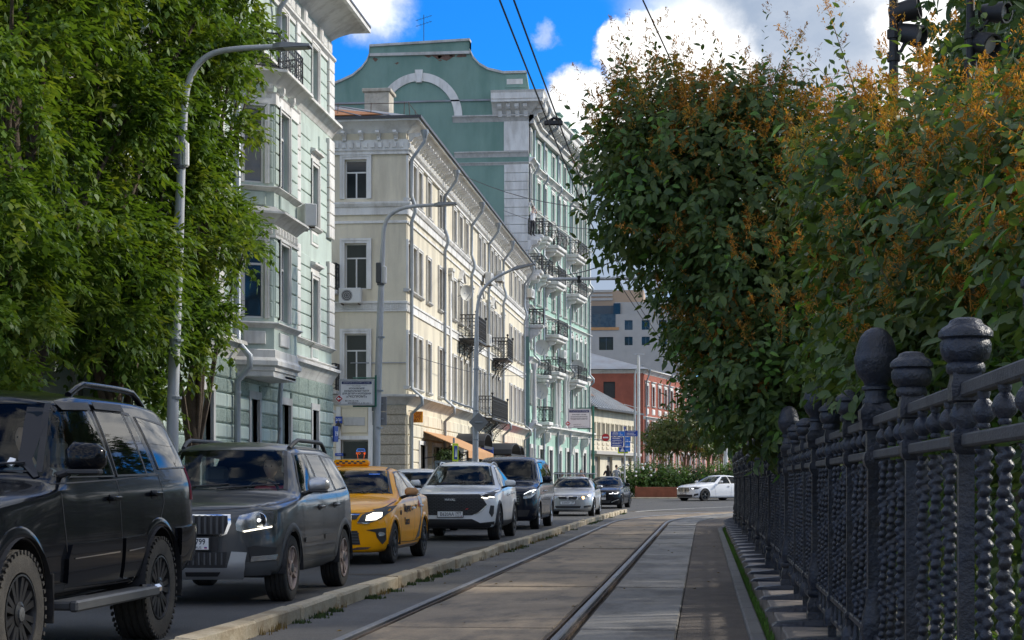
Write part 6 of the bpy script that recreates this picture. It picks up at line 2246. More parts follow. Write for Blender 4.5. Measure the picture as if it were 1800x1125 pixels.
# ---------------------------------------------------------------- 5 dark blue van
st = [(0.00, .88, .87, .60, .82, .68, .60, .72, .34), (.05, .98, .97, .68, .90, .80, .64, .86, .26), (.2, 1.06, 1.04, .74, .97, .87, .68, .92, .22), (.6, 1.15, 1.12, .77, 1.05, .91, .72, .95, .22), (.95, 1.22, 1.18, .78, 1.10, .925, .74, .96, .22),
      (1.05, 1.26, 1.21, .775, 1.12, .925, .74, .96, .22), (1.5, 1.62, 1.57, .73, 1.15, .925, .74, .96, .22), (1.8, 1.82, 1.77, .71, 1.16, .925, .74, .96, .22), (2.2, 1.89, 1.84, .71, 1.17, .925, .74, .96, .22), (4.2, 1.90, 1.85, .70, 1.18, .925, .74, .96, .22), (4.85, 1.86, 1.81, .69, 1.18, .915, .74, .95, .26), (5.02, 1.72, 1.67, .69, 1.14, .89, .72, .93, .32), (5.10, 1.1, 1.07, .72, 1.0, .84, .7, .88, .38), (5.14, .9, .88, .7, .82, .8, .66, .84, .42)]
c = Car('dark_van', 'dark blue passenger van behind the white coupe SUV', st, 5.14, 'paint_navy', (-5.15, 44.3, 0), R(-.8), cat='van', front_axle=.92, wb=3.2, wr=.34, track=.82, tw=.23, win_y=1.2, arch=.05, kf=.28, kr=.1, kw=.18, bulge=.01)
c.dash = 1.16
c.windscreen([(-.76, 1.26), (.76, 1.26), (.66, 1.765), (-.66, 1.765)])
c.side_windows([[(1.32, 1.19), (1.85, 1.68), (2.10, 1.72), (2.14, 1.20)], [(2.22, 1.20), (2.20, 1.72), (3.50, 1.72), (3.52, 1.21)], [(3.60, 1.21), (3.58, 1.72), (4.75, 1.69), (4.80, 1.23)]], glass='car_glass_dark')
c.finish([[(1.12, 1.10), (1.15, .7), (1.30, .36)], [(2.18, 1.15), (2.2, .7), (2.16, .34)], [(3.55, 1.15), (3.56, .7), (3.4, .5)], ([(-.78, 1.0), (-.5, .97), (0, .955), (.5, .97), (.78, 1.0)], 'y-')], underside=.24)
c.wheels('twin', 'alloy', 'rubber', .23, 5)
c.mirrors(1.50, 1.22, 'paint_navy', (.23, .14, .19))
c.handles([(2.02, .98), (2.36, .98)], 'chrome')
g = c.add('grille', 'plastic_black', [(-.50, .62), (.50, .62), (.56, .80), (.50, .90), (-.50, .90), (-.56, .80)], 'y-', False, .012)[0]
for k in range(4):
    z = .655 + k * .062
    c.add('grille_bar', 'chrome', [(-.50, z), (.50, z), (.50, z + .018), (-.50, z + .018)], 'y-', False, .03, .08, .02, g)
for sg in (1, -1):
    o = c.add('headlamp', 'headlamp_inner', [(sg * a, b) for a, b in [(.60, .78), (.78, .80), (.90, .93), (.90, 1.02), (.76, .99), (.60, .90)]], 'y-', False, .010)[0]
    c.add('running_light', 'lamp_white', [(sg * a, b) for a, b in [(.62, .905), (.76, .985), (.88, 1.012), (.88, .995), (.76, .968), (.62, .892)]], 'y-', False, .018, .05, .01, o)
c.add('bumper_grille', 'plastic_black', [(-.70, .34), (.70, .34), (.76, .50), (-.76, .50)], 'y-', False, .012)
c.wipers(1.26)
c.plate(.52, 'т302ус', '797')
c5 = c

# ---------------------------------------------------------------- 6 silver estate
st = [(0.00, .66, .65, .48, .60, .56, .48, .62, .26), (.04, .74, .73, .58, .68, .68, .52, .74, .20), (.16, .80, .785, .66, .73, .77, .56, .84, .17), (.5, .87, .85, .71, .79, .82, .60, .875, .17), (1.0, .94, .91, .74, .86, .85, .62, .895, .17),
      (1.38, .98, .945, .74, .89, .855, .62, .90, .17), (1.48, 1.02, .975, .73, .90, .855, .62, .90, .17), (1.9, 1.27, 1.22, .64, .92, .855, .62, .90, .17), (2.2, 1.385, 1.335, .58, .93, .855, .62, .90, .17), (2.6, 1.42, 1.37, .57, .94, .855, .62, .90, .17),
      (3.7, 1.40, 1.35, .56, .97, .855, .62, .895, .18), (4.1, 1.32, 1.27, .56, .975, .84, .62, .88, .22), (4.38, 1.0, .97, .62, .92, .79, .6, .83, .28), (4.5, .72, .70, .6, .66, .70, .54, .76, .36)]
c = Car('silver_estate', 'silver estate car with roof bars behind the dark van', st, 4.5, 'paint_silver', (-4.78, 62.2, 0), R(-1.0), front_axle=.78, wb=2.76, wr=.32, track=.78, tw=.22, win_y=1.65, arch=.045, kf=.30, kr=.14, kw=.18)
c.dash = .92
c.windscreen([(-.71, 1.015), (.71, 1.015), (.53, 1.345), (-.53, 1.345)])
c.side_windows([[(1.80, .96), (2.25, 1.30), (2.55, 1.325), (2.60, .97)], [(2.68, .97), (2.63, 1.325), (3.25, 1.315), (3.40, 1.0)], [(3.48, 1.01), (3.36, 1.30), (4.0, 1.24), (4.1, 1.06)]])
c.finish([[(1.45, .88), (1.5, .6), (1.6, .3)], [(2.64, .93), (2.65, .6), (2.6, .28)], ([(-.72, .76), (-.4, .735), (0, .73), (.4, .735), (.72, .76)], 'y-')], underside=.18)
c.wheels('twin', 'alloy', 'rubber', .21, 5)
c.mirrors(1.86, 1.0, 'paint_silver', (.21, .12, .13))
for sg in (1, -1):
    c.add('grille', 'plastic_black', [(sg * a, b) for a, b in [(.03, .60), (.30, .60), (.34, .655), (.32, .70), (.04, .70)]], 'y-', False, .010)
    c.line('grille_trim', 'chrome', [(sg * .025, .595), (sg * .31, .595), (sg * .35, .655), (sg * .33, .706), (sg * .03, .706)], 'y-', .014, .014, False)
    o = c.add('headlamp', 'headlamp_inner', [(sg * a, b) for a, b in [(.42, .60), (.70, .61), (.82, .70), (.80, .745), (.60, .73), (.42, .70)]], 'y-', False, .010)[0]
    p, n = c.hit((sg * .53, .655), 'y-')
    MB().lathe([(.055, 0), (.045, .014), (0, .02)], 14, axis='y', m=M3(p + n * .012) @ Matrix.Rotation(PI, 4, 'Z')).build('lamp', 'lamp_amber' if sg > 0 else 'headlamp_inner', o)
c.add('lower_grille', 'plastic_black', [(-.42, .28), (.42, .28), (.46, .37), (-.46, .37)], 'y-', False, .010)
c.add('fog_recess', 'plastic_black', [(.56, .30), (.80, .34), (.80, .40), (.56, .37)], 'y-', True, .010)
c.plate(.475, 'к309рр', '197')
for y in (2.35, 3.2):
    o = MB().cbox(-.78, .78, y - .03, y + .03, 1.50, 1.535, .01).build('roof_bar', 'satin_silver', c.t)
    for sx in (-.6, .6):
        MB().cbox(sx - .03, sx + .03, y - .03, y + .03, 1.36, 1.50, .008).build('bar_foot', 'plastic_black', o)
c.roof_rails(2.2, 3.95, 'plastic_black', .04, .03, .016)
c.wipers(1.01)
c6 = c

# ---------------------------------------------------------------- 7 black saloon, 8 white saloon
sal = [(0.00, .70, .69, .50, .64, .58, .52, .64, .26), (.04, .78, .77, .60, .72, .70, .56, .77, .20), (.16, .84, .825, .68, .77, .79, .58, .86, .17), (.5, .90, .88, .73, .82, .84, .62, .895, .17), (1.1, .98, .95, .76, .89, .865, .64, .915, .17),
       (1.5, 1.01, .98, .76, .915, .87, .64, .92, .17), (1.6, 1.05, 1.0, .75, .925, .87, .64, .92, .17), (2.1, 1.32, 1.27, .65, .94, .87, .64, .92, .17), (2.45, 1.44, 1.385, .59, .95, .87, .64, .92, .17), (2.9, 1.47, 1.415, .57, .955, .87, .64, .92, .17),
       (3.5, 1.44, 1.38, .56, .965, .87, .64, .915, .17), (4.0, 1.27, 1.22, .57, .975, .86, .64, .91, .19), (4.35, 1.10, 1.065, .62, .98, .85, .64, .90, .20), (4.7, 1.04, 1.015, .67, .96, .82, .62, .87, .24), (4.95, .98, .95, .64, .88, .75, .6, .80, .3), (5.05, .75, .73, .6, .68, .68, .54, .74, .38)]


def saloon(name, label, paint, loc, rz, glass='car_glass_dark', group=None, plate='е771кх'):
    c = Car(name, label, sal, 5.05, paint, loc, rz, group, front_axle=.86, wb=3.05, wr=.34, track=.80, tw=.24, win_y=1.8, arch=.04, kf=.34, kr=.16, kw=.18, glass=glass)
    c.dash = .95
    c.windscreen([(-.72, 1.05), (.72, 1.05), (.54, 1.395), (-.54, 1.395)])
    c.side_windows([[(1.92, .99), (2.48, 1.345), (2.82, 1.375), (2.88, 1.0)], [(2.96, 1.0), (2.90, 1.375), (3.45, 1.34), (3.72, 1.24), (3.84, 1.03)]])
    c.finish([[(1.60, .92), (1.64, .6), (1.72, .3)], [(2.92, .95), (2.93, .6), (2.88, .28)], [(3.88, 1.0), (3.84, .72), (3.62, .5)], ([(-.76, .80), (-.4, .775), (0, .77), (.4, .775), (.76, .80)], 'y-')], underside=.18)
    c.wheels('twin', 'alloy_black', 'rubber', .24, 5)
    c.mirrors(2.02, 1.04, paint, (.22, .12, .14))
    c.handles([(2.72, .82), (3.62, .85)], 'chrome')
    c.wipers(1.05)
    c.plate(.46 if paint != 'paint_white' else .44, plate, '777')
    return c


c = saloon('black_saloon', 'black saloon at the far head of the queue behind the silver estate', 'paint_black', (-4.62, 79.0, gz(80)), R(-4), group='cars queuing in the lane beside the tram track')
for sg in (1, -1):
    g = c.add('grille', 'plastic_black', [(sg * a, b) for a, b in [(.02, .50), (.24, .50), (.28, .60), (.26, .74), (.03, .74)]], 'y-', False, .010)[0]
    for k in range(5):
        x = .05 + k * .045
        c.add('grille_bar', 'chrome', [(sg * x, .52), (sg * (x + .014), .52), (sg * (x + .014), .72), (sg * x, .72)], 'y-', False, .022, .08, .015, g)
    o = c.add('headlamp', 'plastic_black', [(sg * a, b) for a, b in [(.36, .66), (.80, .68), (.84, .76), (.60, .765), (.36, .74)]], 'y-', False, .010)[0]
    for a0 in (.40, .60):
        c.add('running_light', 'lamp_white', [(sg * a, b) for a, b in [(a0, .665), (a0 + .15, .67), (a0 + .17, .735), (a0 + .14, .735), (a0 + .13, .69), (a0, .685)]], 'y-', False, .02, .05, .01, o)
    c.line('bumper_trim', 'chrome', [(sg * .50, .29), (sg * .60, .34), (sg * .80, .42)], 'y-', .025, .015, False)
c.add('lower_grille', 'plastic_black', [(-.40, .26), (.40, .26), (.46, .38), (-.46, .38)], 'y-', False, .010)

c = saloon('white_saloon', 'white saloon turning left out of the bend, passing the fence end', 'paint_white', (-1.17, 99.5, gz(99)), R(-46), 'car_glass', group=None, plate='а001мр')
g = c.add('grille', 'plastic_black', [(-.42, .54), (.42, .54), (.46, .64), (.40, .74), (-.40, .74), (-.46, .64)], 'y-', False, .010)[0]
for k in range(3):
    z = .575 + k * .05
    c.add('grille_bar', 'chrome', [(-.42, z), (.42, z), (.42, z + .016), (-.42, z + .016)], 'y-', False, .024, .08, .015, g)
c.line('grille_trim', 'chrome', [(-.43, .53), (.43, .53)], 'y-', .02, .02, False)
c.add('headlamp', 'plastic_black', [(.50, .66), (.66, .64), (.82, .68), (.86, .77), (.70, .775), (.50, .73)], 'y-', True, .010)
c.add('headlamp_lens', 'lamp_white', [(.56, .68), (.66, .67), (.68, .71), (.58, .72)], 'y-', True, .018, .05, .01)
c.add('lower_grille', 'plastic_black', [(-.60, .25), (.60, .25), (.62, .36), (-.62, .36)], 'y-', False, .010)
c.add('side_intake', 'plastic_black', [(.66, .27), (.84, .33), (.84, .44), (.70, .40)], 'y-', True, .010)
c.line('bumper_trim', 'chrome', [(-.8, .24), (.8, .24)], 'y-', .02, .02, False)
# ================================================================ vegetation
NPR = np.random.default_rng(12)


def rot_frames(axis):
    """orthonormal side vectors for an array of unit axes"""
    up = np.where(np.abs(axis[:, 2:3]) < .9, np.array([[0, 0, 1.0]]), np.array([[1.0, 0, 0]]))
    s = np.cross(axis, up); s /= np.linalg.norm(s, axis=1, keepdims=True) + 1e-9
    return s, np.cross(s, axis)


def norm(a):
    return a / (np.linalg.norm(a, axis=1, keepdims=True) + 1e-9)


def leaf_arrays(pos, axis, length, width, fold=.25, droop=.25, face=None):
    """folded leaf blades: pos is the stalk end, axis the leaf direction"""
    n = len(pos)
    s, u = rot_frames(axis)
    # blade turned towards the light outside the crown
    f = np.array([[0, 0, 1.0]]) if face is None else face
    nor = f + NPR.normal(0, .35, (n, 3))
    nor = norm(nor - axis * np.sum(nor * axis, axis=1, keepdims=True))
    side = np.cross(axis, nor)
    L = length[:, None]; W = width[:, None]
    base = pos
    tip = pos + axis * L - np.array([[0, 0, 1.0]]) * L * droop
    pts = [base]
    for t, w_ in ((.28, .82), (.62, .80)):
        c = pos + axis * L * t - np.array([[0, 0, 1.0]]) * L * droop * t * t
        pts.append((c, w_))
    V = np.empty((n, 6, 3))
    V[:, 0] = base
    V[:, 3] = tip
    for k, (c, w_) in enumerate(pts[1:]):
        V[:, 1 + k] = c - side * W * .5 * w_ + nor * W * fold * .5
        V[:, 5 - k] = c + side * W * .5 * w_ + nor * W * fold * .5
    return V


def leaf_mesh(name, V, mat_, kind=6):
    n = len(V)
    me = bpy.data.meshes.new(name)
    vs = V.reshape(-1, 3)
    if V.shape[1] == 6:
        fi = np.array([[0, 1, 2, 3], [0, 3, 4, 5]])
    else:
        fi = np.array([[0, 1, 2, 3]])
    F = (np.arange(n)[:, None, None] * V.shape[1] + fi[None]).reshape(-1, 4)
    me.vertices.add(len(vs)); me.vertices.foreach_set('co', vs.ravel())
    me.loops.add(F.size); me.loops.foreach_set('vertex_index', F.ravel().astype(np.int32))
    me.polygons.add(len(F)); me.polygons.foreach_set('loop_start', (np.arange(len(F)) * 4).astype(np.int32)); me.polygons.foreach_set('loop_total', np.full(len(F), 4, np.int32))
    me.materials.append(MAT(mat_))
    me.update(calc_edges=True)
    return me


def blob_points(blobs, n, shell=.45):
    """points spread through a union of ellipsoids, denser near the outside; returns points and outward directions"""
    vol = np.array([b[3] * b[4] + b[4] * b[5] + b[3] * b[5] for b in blobs]); vol = vol / vol.sum()
    idx = NPR.choice(len(blobs), n, p=vol)
    b = np.array(blobs)[idx]
    d = norm(NPR.normal(size=(n, 3)))
    r = shell + (1 - shell) * NPR.random(n) ** .6
    # ragged outline
    lump = 1 + .13 * np.sin(d[:, 0] * 7 + idx * 2.1) * np.cos(d[:, 2] * 6 + idx) + NPR.normal(0, .05, n)
    p = b[:, :3] + d * b[:, 3:6] * (r * lump)[:, None]
    return p, d


def branch_mesh(name, base, targets, mat_, r0, parent, lean=(0, 0, 0), fork=.35):
    """trunk from the base with limbs running out to the targets"""
    mb = MB()
    base = Vector(base)
    top = Vector(np.mean(np.array(targets), axis=0)) + Vector(lean)
    pts = [base]
    for k in range(1, 7):
        t = k / 6
        p = base.lerp(top, t)
        p += Vector((math.sin(k * 2.1 + base.y) * .06, math.cos(k * 1.7) * .06, 0)) * (1 if k < 6 else 0)
        pts.append(p)
    mb.tube(pts, [r0 * (1.25 if k == 0 else 1 - .12 * k) for k in range(7)], 9)
    for i, tg in enumerate(targets):
        tg = Vector(tg)
        k = 1 + int((i * 7919) % 100 / 100 * 4.9)
        a = pts[k]
        mid = a.lerp(tg, .5) + Vector((0, 0, (tg - a).length * .12))
        r = r0 * .42
        mb.tube([a, a.lerp(mid, .5) + Vector((.03, .02, .02)), mid, mid.lerp(tg, .55), tg], [r, r * .8, r * .55, r * .35, r * .12], 6)
    return mb.build(name, mat_, parent, smooth=60)


def maple_leaves(blobs, n, seed, size=.085):
    """sprays of pinnate leaves that hang from the twig ends"""
    nt = n // 9
    C, CD = blob_points(blobs, max(30, nt // 16), .45)
    ci = NPR.integers(0, len(C), nt)
    D = norm(NPR.normal(size=(nt, 3)) + CD[ci] * .6 + np.array([[0, 0, .25]]))
    P = C[ci] + D * (np.array([[.42, .62, .42]]) * (NPR.random((nt, 1)) ** .5))
    out = norm(D * np.array([[1, 1, .5]]) + NPR.normal(0, .45, (nt, 3)) + np.array([[0, 0, -.22]]))
    # leaves along a twig
    k = 9
    t = np.linspace(0, 1, k)[None, :, None]
    tw = P[:, None, :] + out[:, None, :] * (t * .42) + np.array([0, 0, -1.0]) * (t ** 2 * .12) + NPR.normal(0, .025, (nt, k, 3))
    ax = norm((out[:, None, :] * .5 + NPR.normal(0, .6, (nt, k, 3)) + np.array([0, 0, -.2])).reshape(-1, 3))
    pos = tw.reshape(-1, 3)
    # five leaflets each
    m = len(pos)
    s, u = rot_frames(ax)
    Vs = []
    for j, (tt, sd) in enumerate(((1.0, 0), (.62, 1), (.62, -1), (.30, 1), (.30, -1))):
        p = pos + ax * (size * 1.7 * tt)
        th = NPR.normal(0, .4, m)[:, None]
        side = s * np.cos(th) + u * np.sin(th)
        a2 = norm(ax + side * sd * 1.1 + np.array([[0, 0, -.35]]) + NPR.normal(0, .12, (m, 3)))
        L = size * NPR.uniform(.75, 1.25, m)[:, None] * (1.1 if sd == 0 else .95)
        s2, u2 = rot_frames(a2)
        W = L * .54
        nn = np.cross(a2, s2)
        V = np.empty((m, 4, 3))
        V[:, 0] = p; V[:, 1] = p + a2 * L * .42 + s2 * W * .5; V[:, 2] = p + a2 * L + np.array([[0, 0, -.12]]) * L; V[:, 3] = p + a2 * L * .42 - s2 * W * .5 + nn * W * .25
        Vs.append(V)
    return np.concatenate(Vs)


def tree(name, label, group, base, blobs, nleaf, kind, mats, trunk_r=.16, bark='bark', limbs=9, size=.125, cat='tree'):
    t = thing(name, label, cat, base, 0, group)
    off_ = np.array(base)
    lb = [(b[0] - base[0], b[1] - base[1], b[2] - base[2]) + tuple(b[3:]) for b in blobs]
    P, D = blob_points(lb, limbs, .5)
    branch_mesh('trunk', (0, 0, 0), [tuple(p) for p in P], bark, trunk_r, t)
    if kind == 'maple':
        V = maple_leaves(lb, nleaf, 1, size)
        k = int(len(V) * .5)
        sel = NPR.permutation(len(V))
        me = leaf_mesh('crown', V, mats[0])
        o = put('crown', me, t)
    else:
        V = shrub_leaves(lb, nleaf, size)
        o = put('crown', leaf_mesh('crown', V, mats[0]), t)
    o['kind'] = 'stuff'
    return t


def shrub_leaves(blobs, n, size=.075, k=10, up=.25, ln=.45, shell=.4, ratio=.58):
    nt = n // k
    P, D = blob_points(blobs, nt, shell)
    out = norm(D + NPR.normal(0, .5, (nt, 3)) + np.array([[0, 0, up]]))
    t = np.linspace(.1, 1, k)[None, :, None]
    pos = (P[:, None, :] + out[:, None, :] * (t - .5) * ln + NPR.normal(0, .015, (nt, k, 3))).reshape(-1, 3)
    o2 = np.repeat(out, k, axis=0)
    s, u = rot_frames(o2)
    ph = np.tile(np.arange(k) * 2.4, nt)[:, None] + NPR.normal(0, .4, (nt * k, 1))
    ax = norm(o2 * .55 + (s * np.cos(ph) + u * np.sin(ph)) * .95 + np.array([[0, 0, -.4]]))
    L = size * NPR.uniform(.55, 1.3, nt * k)
    return leaf_arrays(pos, ax, L, L * ratio * NPR.uniform(.85, 1.1, nt * k), .22, .18, norm(np.repeat(D, k, axis=0) * .9 + np.array([[0, 0, .6]])))


def panicles(spots, dirs, h=.2, nb=46, bit=1.0):
    """dry seed heads: a cone of tiny bits on a stem"""
    n = len(spots)
    t = NPR.random((n, nb)) ** .8
    rad = (1 - t) * .075 + .006
    ang = NPR.uniform(0, 2 * PI, (n, nb))
    s, u = rot_frames(dirs)
    hh = (h * NPR.uniform(.6, 1.4, n))[:, None, None]
    rr = (rad * NPR.random((n, nb)) ** .5)[:, :, None]
    P = spots[:, None, :] + dirs[:, None, :] * t[:, :, None] * hh + (s[:, None, :] * np.cos(ang)[:, :, None] + u[:, None, :] * np.sin(ang)[:, :, None]) * rr * (hh / h)
    P = P.reshape(-1, 3)
    ax = norm(NPR.normal(size=P.shape) + np.array([[0, 0, .3]]))
    s2, u2 = rot_frames(ax)
    L = NPR.uniform(.018, .042, len(P))[:, None] * bit; W = L * .34
    V = np.empty((len(P), 4, 3))
    V[:, 0] = P - s2 * W * .5; V[:, 1] = P + s2 * W * .5; V[:, 2] = P + ax * L + s2 * W * .4; V[:, 3] = P + ax * L - s2 * W * .4 + u2 * W * .3
    # stems
    a = spots - dirs * .06; b = spots + dirs * hh[:, 0] * .95
    S = np.empty((n, 4, 3)); S[:, 0] = a - s * .0025; S[:, 1] = a + s * .0025; S[:, 2] = b + s * .001; S[:, 3] = b - s * .001
    return np.concatenate([V, S])


# ---- ash-leaved maples in front of the mint house
tree('maple_tree', 'bright green maple at the left picture edge above the black off-roader', 'maples before the mint house', (-9.6, 23.4, .13),
     [(-9.3, 22.6, 6.2, 1.0, 2.6, 3.6), (-9.2, 23.6, 9.6, 1.1, 2.4, 2.8), (-9.1, 24.8, 4.2, .95, 2.0, 1.6), (-9.3, 21.2, 4.0, .9, 1.6, 1.7), (-9.2, 25.0, 7.4, 1.0, 1.9, 1.8)], 13000, 'maple', ['leaf_maple'], .17, limbs=13)
tree('maple_tree', 'dense green maple behind the curved lamp post', 'maples before the mint house', (-9.7, 28.2, .13),
     [(-9.4, 27.6, 6.0, 1.0, 2.2, 3.4), (-9.3, 28.4, 9.8, 1.0, 2.3, 2.6), (-9.3, 29.6, 4.0, .9, 1.5, 1.3), (-9.2, 27.0, 3.6, .8, 1.5, 1.1)], 10500, 'maple', ['leaf_maple_deep'], .17, limbs=13)
tree('maple_tree', 'green maple reaching towards the bay window', 'maples before the mint house', (-9.6, 32.0, .13),
     [(-9.2, 29.8, 5.6, .9, 1.0, 2.0), (-9.2, 30.0, 8.2, .9, 1.3, 1.8), (-9.1, 31.2, 10.6, .9, 1.6, 1.3), (-9.1, 32.3, 5.9, .5, 1.0, .5), (-9.2, 30.2, 3.9, .8, 1.0, 1.0), (-9.0, 33.8, 9.7, .5, 1.2, .45)], 10000, 'maple', ['leaf_maple'], .16, limbs=13)


def shrub(name, label, base, blobs, n, size, npan, pan_h=.2, bright=.04, group='shrubs growing behind the iron fence', limbs=16, trunk=.07, mt='leaf_shrub', pan_up=1.0, bit=1.0):
    t = thing(name, label, 'shrub', base, 0, group)
    lb = [(b[0] - base[0], b[1] - base[1], b[2] - base[2]) + tuple(b[3:]) for b in blobs]
    P, D = blob_points(lb, limbs, .4)
    branch_mesh('stems', (0, 0, 0), [tuple(p) for p in P], 'twig', trunk, t)
    V = shrub_leaves(lb, n, size)
    put('foliage', leaf_mesh('foliage', V, mt), t)['kind'] = 'stuff'
    if bright:
        V = shrub_leaves(lb, int(n * bright), size * 1.05, k=6, up=.7, shell=.85)
        put('young_leaves', leaf_mesh('young_leaves', V, 'leaf_shrub_bright'), t)['kind'] = 'stuff'
    if npan:
        # upright shoots that break the outline, each ending in a seed head
        ns = npan // 9
        P, D = blob_points(lb, ns * 3, .97)
        sel = np.argsort(-(D[:, 2] + NPR.random(len(D)) * .8))[:ns]
        P, D = P[sel], D[sel]
        dr = norm(D * .5 + np.array([[0, 0, .8]]) + NPR.normal(0, .3, (ns, 3)))
        ln = NPR.uniform(.2, .62, (ns, 1)) * size / .09
        k = 11
        t_ = np.linspace(0, 1, k)[None, :, None]
        pos = (P[:, None, :] + dr[:, None, :] * ln[:, None] * t_).reshape(-1, 3)
        s_, u_ = rot_frames(np.repeat(dr, k, axis=0))
        ph = np.tile(np.arange(k) * 2.4, ns)[:, None]
        ax = norm(np.repeat(dr, k, axis=0) * .7 + (s_ * np.cos(ph) + u_ * np.sin(ph)) * .8)
        L_ = size * NPR.uniform(.5, 1.0, ns * k)
        put('shoot_leaves', leaf_mesh('shoot_leaves', leaf_arrays(pos, ax, L_, L_ * .5, .22, .1, norm(np.repeat(D, k, axis=0) + np.array([[0, 0, .5]]))), mt), t)['kind'] = 'stuff'
        put('shoot_seeds', leaf_mesh('shoot_seeds', panicles(P + dr * ln, dr, pan_h, int(40 / bit), bit), 'seed_brown'), t)['kind'] = 'stuff'
        S = np.empty((ns, 4, 3)); s_, u_ = rot_frames(dr)
        S[:, 0] = P - s_ * .004; S[:, 1] = P + s_ * .004; S[:, 2] = P + dr * ln + s_ * .002; S[:, 3] = P + dr * ln - s_ * .002
        put('shoots', leaf_mesh('shoots', S, 'twig'), t)['kind'] = 'stuff'
        P, D = blob_points(lb, npan * 3, .9)
        w_ = D[:, 2] * pan_up + NPR.random(len(D)) * .9
        sel = np.argsort(-w_)[:npan]
        dr = norm(D[sel] * .45 + np.array([[0, 0, .9]]) + NPR.normal(0, .25, (npan, 3)))
        put('seed_heads', leaf_mesh('seed_heads', panicles(P[sel], dr, pan_h, int(46 / bit), bit), 'seed_brown'), t)['kind'] = 'stuff'
    return t


shrub('leaning_shrub', 'tall dark shrub with rusty seed heads leaning over the fence towards the track', (1.7, 18.2, .2),
      [(.35, 18.2, 4.0, 1.35, 2.1, 1.05), (-.3, 17.8, 4.5, .75, 1.3, .75), (1.4, 18.6, 3.3, 1.8, 2.4, 1.3), (.6, 17.8, 3.1, 1.1, 1.8, .75), (.7, 17.6, 2.35, .8, 1.5, .55), (.75, 17.4, 1.85, .42, .9, .42), (.45, 18.0, 4.8, .7, 1.2, .4), (-.75, 17.8, 4.25, .42, 1.0, .95), (.35, 18, 2.6, .7, 1.2, .5), (.4, 17.8, 2.05, .6, 1.0, .4), (2.2, 19, 2.0, 1.0, 2.0, 1.3)],
      62000, .100, 2000, .24, .04, limbs=26, bit=.9)
shrub('spreading_shrub', 'spreading shrub full of orange brown seed heads behind the near fence posts', (2.0, 9.2, .2),
      [(1.35, 9.6, 2.45, .62, 1.3, .55), (1.75, 8.6, 2.55, .62, 1.0, .55), (1.9, 8.0, 2.05, .75, 1.2, .7), (1.5, 9.4, 1.75, .75, 1.6, .7), (1.55, 10.8, 2.6, .75, 1.2, .6), (1.1, 10.6, 2.1, .5, 1.2, .5), (1.75, 6.9, 2.0, .6, .9, .55), (1.75, 8.7, 3.0, .28, .5, .3), (.95, 10.8, 2.95, .42, .9, .5), (1.3, 10.2, 3.05, .5, .9, .38)],
      29000, .085, 1000, .18, .07, limbs=24, bit=.6)
shrub('dark_shrub', 'dark leafy shrub filling the gap behind the middle fence posts', (1.9, 13.2, .2),
      [(1.9, 13.0, 1.6, .9, 2.0, 1.3), (2.1, 12.0, 2.4, .8, 1.5, .8), (1.8, 14.6, 2.2, .8, 1.4, 1.0), (2.6, 12.6, 3.0, .9, 1.6, .7)], 12000, .085, 60, .2, .02)
shrub('dark_shrub', 'low dark shrub close behind the nearest fence bars', (1.6, 6.0, .2),
      [(1.55, 5.6, 1.1, .5, 1.6, .9), (1.6, 7.6, 1.1, .6, 1.6, .9), (1.6, 9.6, 1.0, .6, 1.4, .9), (1.7, 11.2, 1.1, .6, 1.4, .9)], 9000, .085, 0, .2, .02)
for k, (y, x) in enumerate(((22.5, 2.3), (28.0, 2.5), (34.0, 2.6), (40.5, 2.9))):
    shrub('hedge_shrub', ['leafy shrub behind the fence just beyond the leaning shrub', 'leafy shrub behind the fence halfway to the bend', 'leafy shrub behind the fence short of the bend', 'farthest leafy shrub behind the bend of the fence'][k], (x, y, .2),
          [(x, y, 1.3, .9, 3.0, 1.0), (x + .3, y + 1, 2.0, .8, 2.2, .7)], 5000, .10, 20, .2, .02)


# ---- park trees on the right
def park_tree(label, x, y, h, r, n, size, zb=4.2):
    c = (zb + h) / 2
    hz_ = (h - zb) / 2
    return tree('linden_tree', label, 'lindens of the boulevard right of the fence', (x, y, .1),
                [(x, y, c, r, r, hz_), (x - r * .45, y - r * .3, c - hz_ * .3, r * .6, r * .7, hz_ * .6), (x + r * .3, y + r * .45, c + hz_ * .2, r * .7, r * .6, hz_ * .6), (x - r * .2, y + r * .4, c + hz_ * .4, r * .6, r * .6, hz_ * .5)], n, 'linden', ['leaf_linden'], .22, limbs=14, size=size)


park_tree('linden whose crown hangs into the upper right picture corner', 5.5, 18.6, 13.5, 3.7, 27000, .115, 4.9)
park_tree('linden standing beyond the spotlights at the right', 8.2, 29.0, 15.0, 4.2, 14000, .30, 4.0)
park_tree('linden further along the boulevard behind the shrubs', 9.6, 42.0, 15.5, 4.2, 13000, .32, 4.0)
park_tree('linden close to the bend of the fence', 10.4, 51.0, 22.0, 4.6, 13000, .32, 4.0)  # height raised so that its shade reaches the mint house
park_tree('linden past the bend of the fence', 12.0, 60.0, 22.0, 4.8, 13000, .34, 4.0)  # likewise heightened to keep the sun off the mint house
park_tree('linden added to close the gap in the shade of the row', 9.2, 35.6, 14.5, 3.8, 13000, .32, 4.5)  # extra tree, added to block sun falling between its neighbours onto the track

# ---- small street trees and planter beyond the junction
def street_tree(label, px, Y, r, z0, z1, n, mt='leaf_street'):
    x = ony(px, Y)[0]
    return tree('street_tree', label, 'small street trees beyond the junction', (x, Y, gz(Y)),
                [(x, Y, (z0 + z1) / 2, r, r, (z1 - z0) / 2), (x - r * .5, Y, z0 + (z1 - z0) * .4, r * .6, r * .6, (z1 - z0) * .35), (x + r * .45, Y, z0 + (z1 - z0) * .6, r * .6, r * .6, (z1 - z0) * .3)], n, 'linden', [mt], .11, 'bark_tan', 8, .22)


